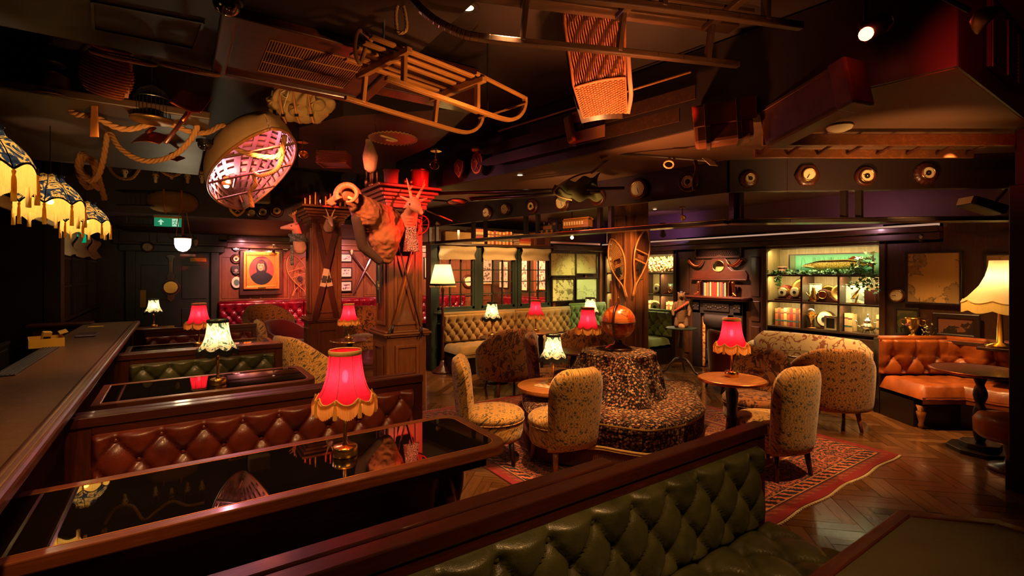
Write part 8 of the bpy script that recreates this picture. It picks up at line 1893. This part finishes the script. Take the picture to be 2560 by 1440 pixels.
# wooden bear
q = Vector((6.72, 4.98, .742)); t = thing('bear_statue', 'carved wooden bear standing upright in a red tartan sash', 'statue', q); yb_ = -1.0
fd = Vector((-SN * .9 - .2, -CS * .6, 0)).normalized(); sd = Vector((fd.y, -fd.x, 0)) * -1
g3 = lambda a, b, z: fd * a + sd * b + Vector((0, 0, z))
blob('body', [(g3(0, 0, .12), g3(0, 0, .26), .085, .095), (g3(0, 0, .26), g3(.01, 0, .40), .095, .07), (g3(.01, 0, .42), g3(.02, 0, .50), .055, .062), (g3(.03, 0, .50), g3(.09, 0, .50), .048, .026), (g3(0, .05, .12), g3(.03, .07, .04), .06, .045), (g3(0, -.05, .12), g3(.03, -.07, .04), .06, .045), (g3(.01, .09, .38), g3(.03, .13, .27), .035, .03), (g3(.03, .13, .27), g3(.08, .12, .20), .03, .022), (g3(.01, -.09, .38), g3(.03, -.13, .27), .035, .03), (g3(.03, -.13, .27), g3(.08, -.12, .20), .03, .022), (g3(.01, .045, .55), g3(.01, .048, .56), .018, .016), (g3(.01, -.045, .55), g3(.01, -.048, .56), .018, .016)], plain('carved_bear', (98, 68, 46), .6, 0, .3, 30, .8), t, .009, 2)
for s in (-1, 1): mk('eye', MB().ball(g3(.066, s * .028, .525), .006, 8), 'black', t)
mk('nose', MB().ball(g3(.115, 0, .505), (.012, .012, .009), 10), 'black', t); mk('mouth', MB().ball(g3(.10, 0, .485), (.012, .014, .005), 8), 'black', t)
mk('sash', MB().tube([g3(.097 * math.cos(a) * 1.03 + .005, .1 * math.sin(a) * 1.03, .335 + .075 * math.sin(a)) for a in [k * PI / 16 for k in range(32)]], .018, 8, closed=True), 'bkR', t, sm=True)
for k in range(10): a = -1.2 + k * .27; mk('tartan_stripe', MB().bar(g3(.12 * math.cos(a), .122 * math.sin(a), .318 + .075 * math.sin(a)), g3(.12 * math.cos(a), .122 * math.sin(a), .352 + .075 * math.sin(a)), .003, .003), 'cream', t)
mk('hat', MB().lathe([(.03, .555), (.03, .56), (.02, .562), (.018, .585)], 16, c=tuple(g3(.02, 0, 0))), 'bkB', t, sm=True); blob('rock_base', [(g3(.0, -.06, .02), g3(.02, .07, .02), .045, .04), (g3(.06, 0, .02), g3(.09, .03, .015), .05, .035)], plain('carved_rock', (150, 116, 84), .8, 0, .3, 30, .8), t, .009, 1)
# things on the ledge over the tan banquette
led = one('ledge', MB().span((XR - .24, .9, .82), (XR, 2.30, .86)), 'walx', 'dark ledge behind the tan banquette carrying the samovar', 'shelf', bev=.004)
c, w, h = recton('X', XR - .06, 2238, 762, 2298, 834); pic('small dark picture leaning on the ledge behind the samovar', Vector((XR - .05, c.y, .862 + h / 2)), RZX, w, h, mapmat('dark_pic', (44, 50, 26), (90, 80, 40), 7, 2, .6), 'darkwood', .02)
c, w, h = recton('X', XR - .06, 2330, 764, 2452, 836); pic('wide dark-framed portrait leaning on the ledge over the tan seat', Vector((XR - .05, c.y, .862 + h / 2)), RZX, w, h, mapmat('dark_portrait', (26, 16, 12), (110, 66, 44), 3.4, 6.1, .8), 'darkwood', .06, bev=.012)
baro('barometer with pale dial on the wall left of the big map', Vector((XR - .02, onX(2246, 738, XR).y, onX(2246, 738, XR).z)), RZX, .095, 0, 'wall instruments near the big map')
q = onX(2283, 836, XR - .14); t = thing('samovar', 'brass samovar-like urn holding flowers on the ledge', 'urn', (XR - .14, q.y, .862)); mk('body', MB().lathe([(.05, 0), (.05, .01), (.02, .03), (.03, .06), (.075, .14), (.085, .20), (.09, .205), (.09, .225), (.06, .235)], 28), 'brass', t, sm=True)
for s in (-1, 1): mk('handle', MB().tube(catmull([(0, s * .085, .20), (0, s * .12, .19), (0, s * .11, .14), (0, s * .07, .13)], 5), .006, 6), 'brass', t, sm=True)
mk('tap', MB().tube([(-.06, 0, .08), (-.11, 0, .08)], .008, 8), 'brass', t); mk('flower', MB().ball((-.08, .03, .14), .022, 10), 'velvet', t, sm=True)
leaves('posy', 'small posy of pale and red blooms beside the samovar', [(XR - .16, q.y - .14, .87), (XR - .17, q.y - .15, .96), (XR - .17, q.y - .13, 1.02)], 26, (.02, .04, .03), 'leafP', (.014, .024))

# things on the right-hand rear wall seen through the green windows
for i, (y, z, w, h) in enumerate(((12.0, 1.55, .5, .8), (11.2, 1.6, .8, 1.0), (10.2, 1.6, .6, .9))): pic(['narrow bright print on the far side wall, through the middle window', 'large pale framed print on the far side wall, through the middle window', 'tall gilt picture on the far side wall, through the right window'][i], Vector((XR + .41, y, z)), RZX, w, h, bpy.data.materials['print_%d' % i], 'gold' if i == 2 else 'darkwood', mount=.05)
banq('banquette', 'crimson banquette on the far side wall, seen only through the windows', (7.86, 12.0), (7.86, 7.9), .44, .94, 'leaRd', .6, sx=.2, sz=.24, depth=.08, res=.05)
for k in range(6): st('trim_%d' % (20 + k), MB().span((XR + .38, 8.0 + k * .8, .98), (XR + .42, 8.08 + k * .8, 2.3)), 'oakz')
# things on the rear wall seen through the green windows
for i, (x, z, w, h, mt) in enumerate(((4.9, 1.75, .6, .5, 'print_0'), (5.9, 1.75, .42, .6, 'print_1'), (7.0, 1.7, .7, .9, 'print_2'), (7.3, 1.7, .1, .1, ''))):
    if not mt: continue
    pic(['wide framed print on the red rear wall seen through the left green window', 'tall framed print seen through the middle green window', 'large pale framed print seen through the right green window'][i], Vector((x + (.6 if i == 2 else 0), YB - .03, z)), 0, w, h, bpy.data.materials[mt], 'gold' if i == 2 else 'darkwood', mount=.04)
baro('pale round wall clock seen through the right green window', Vector((7.1, YB - .04, 1.35)), 0, .2, 0, 'wall instruments near the portrait')
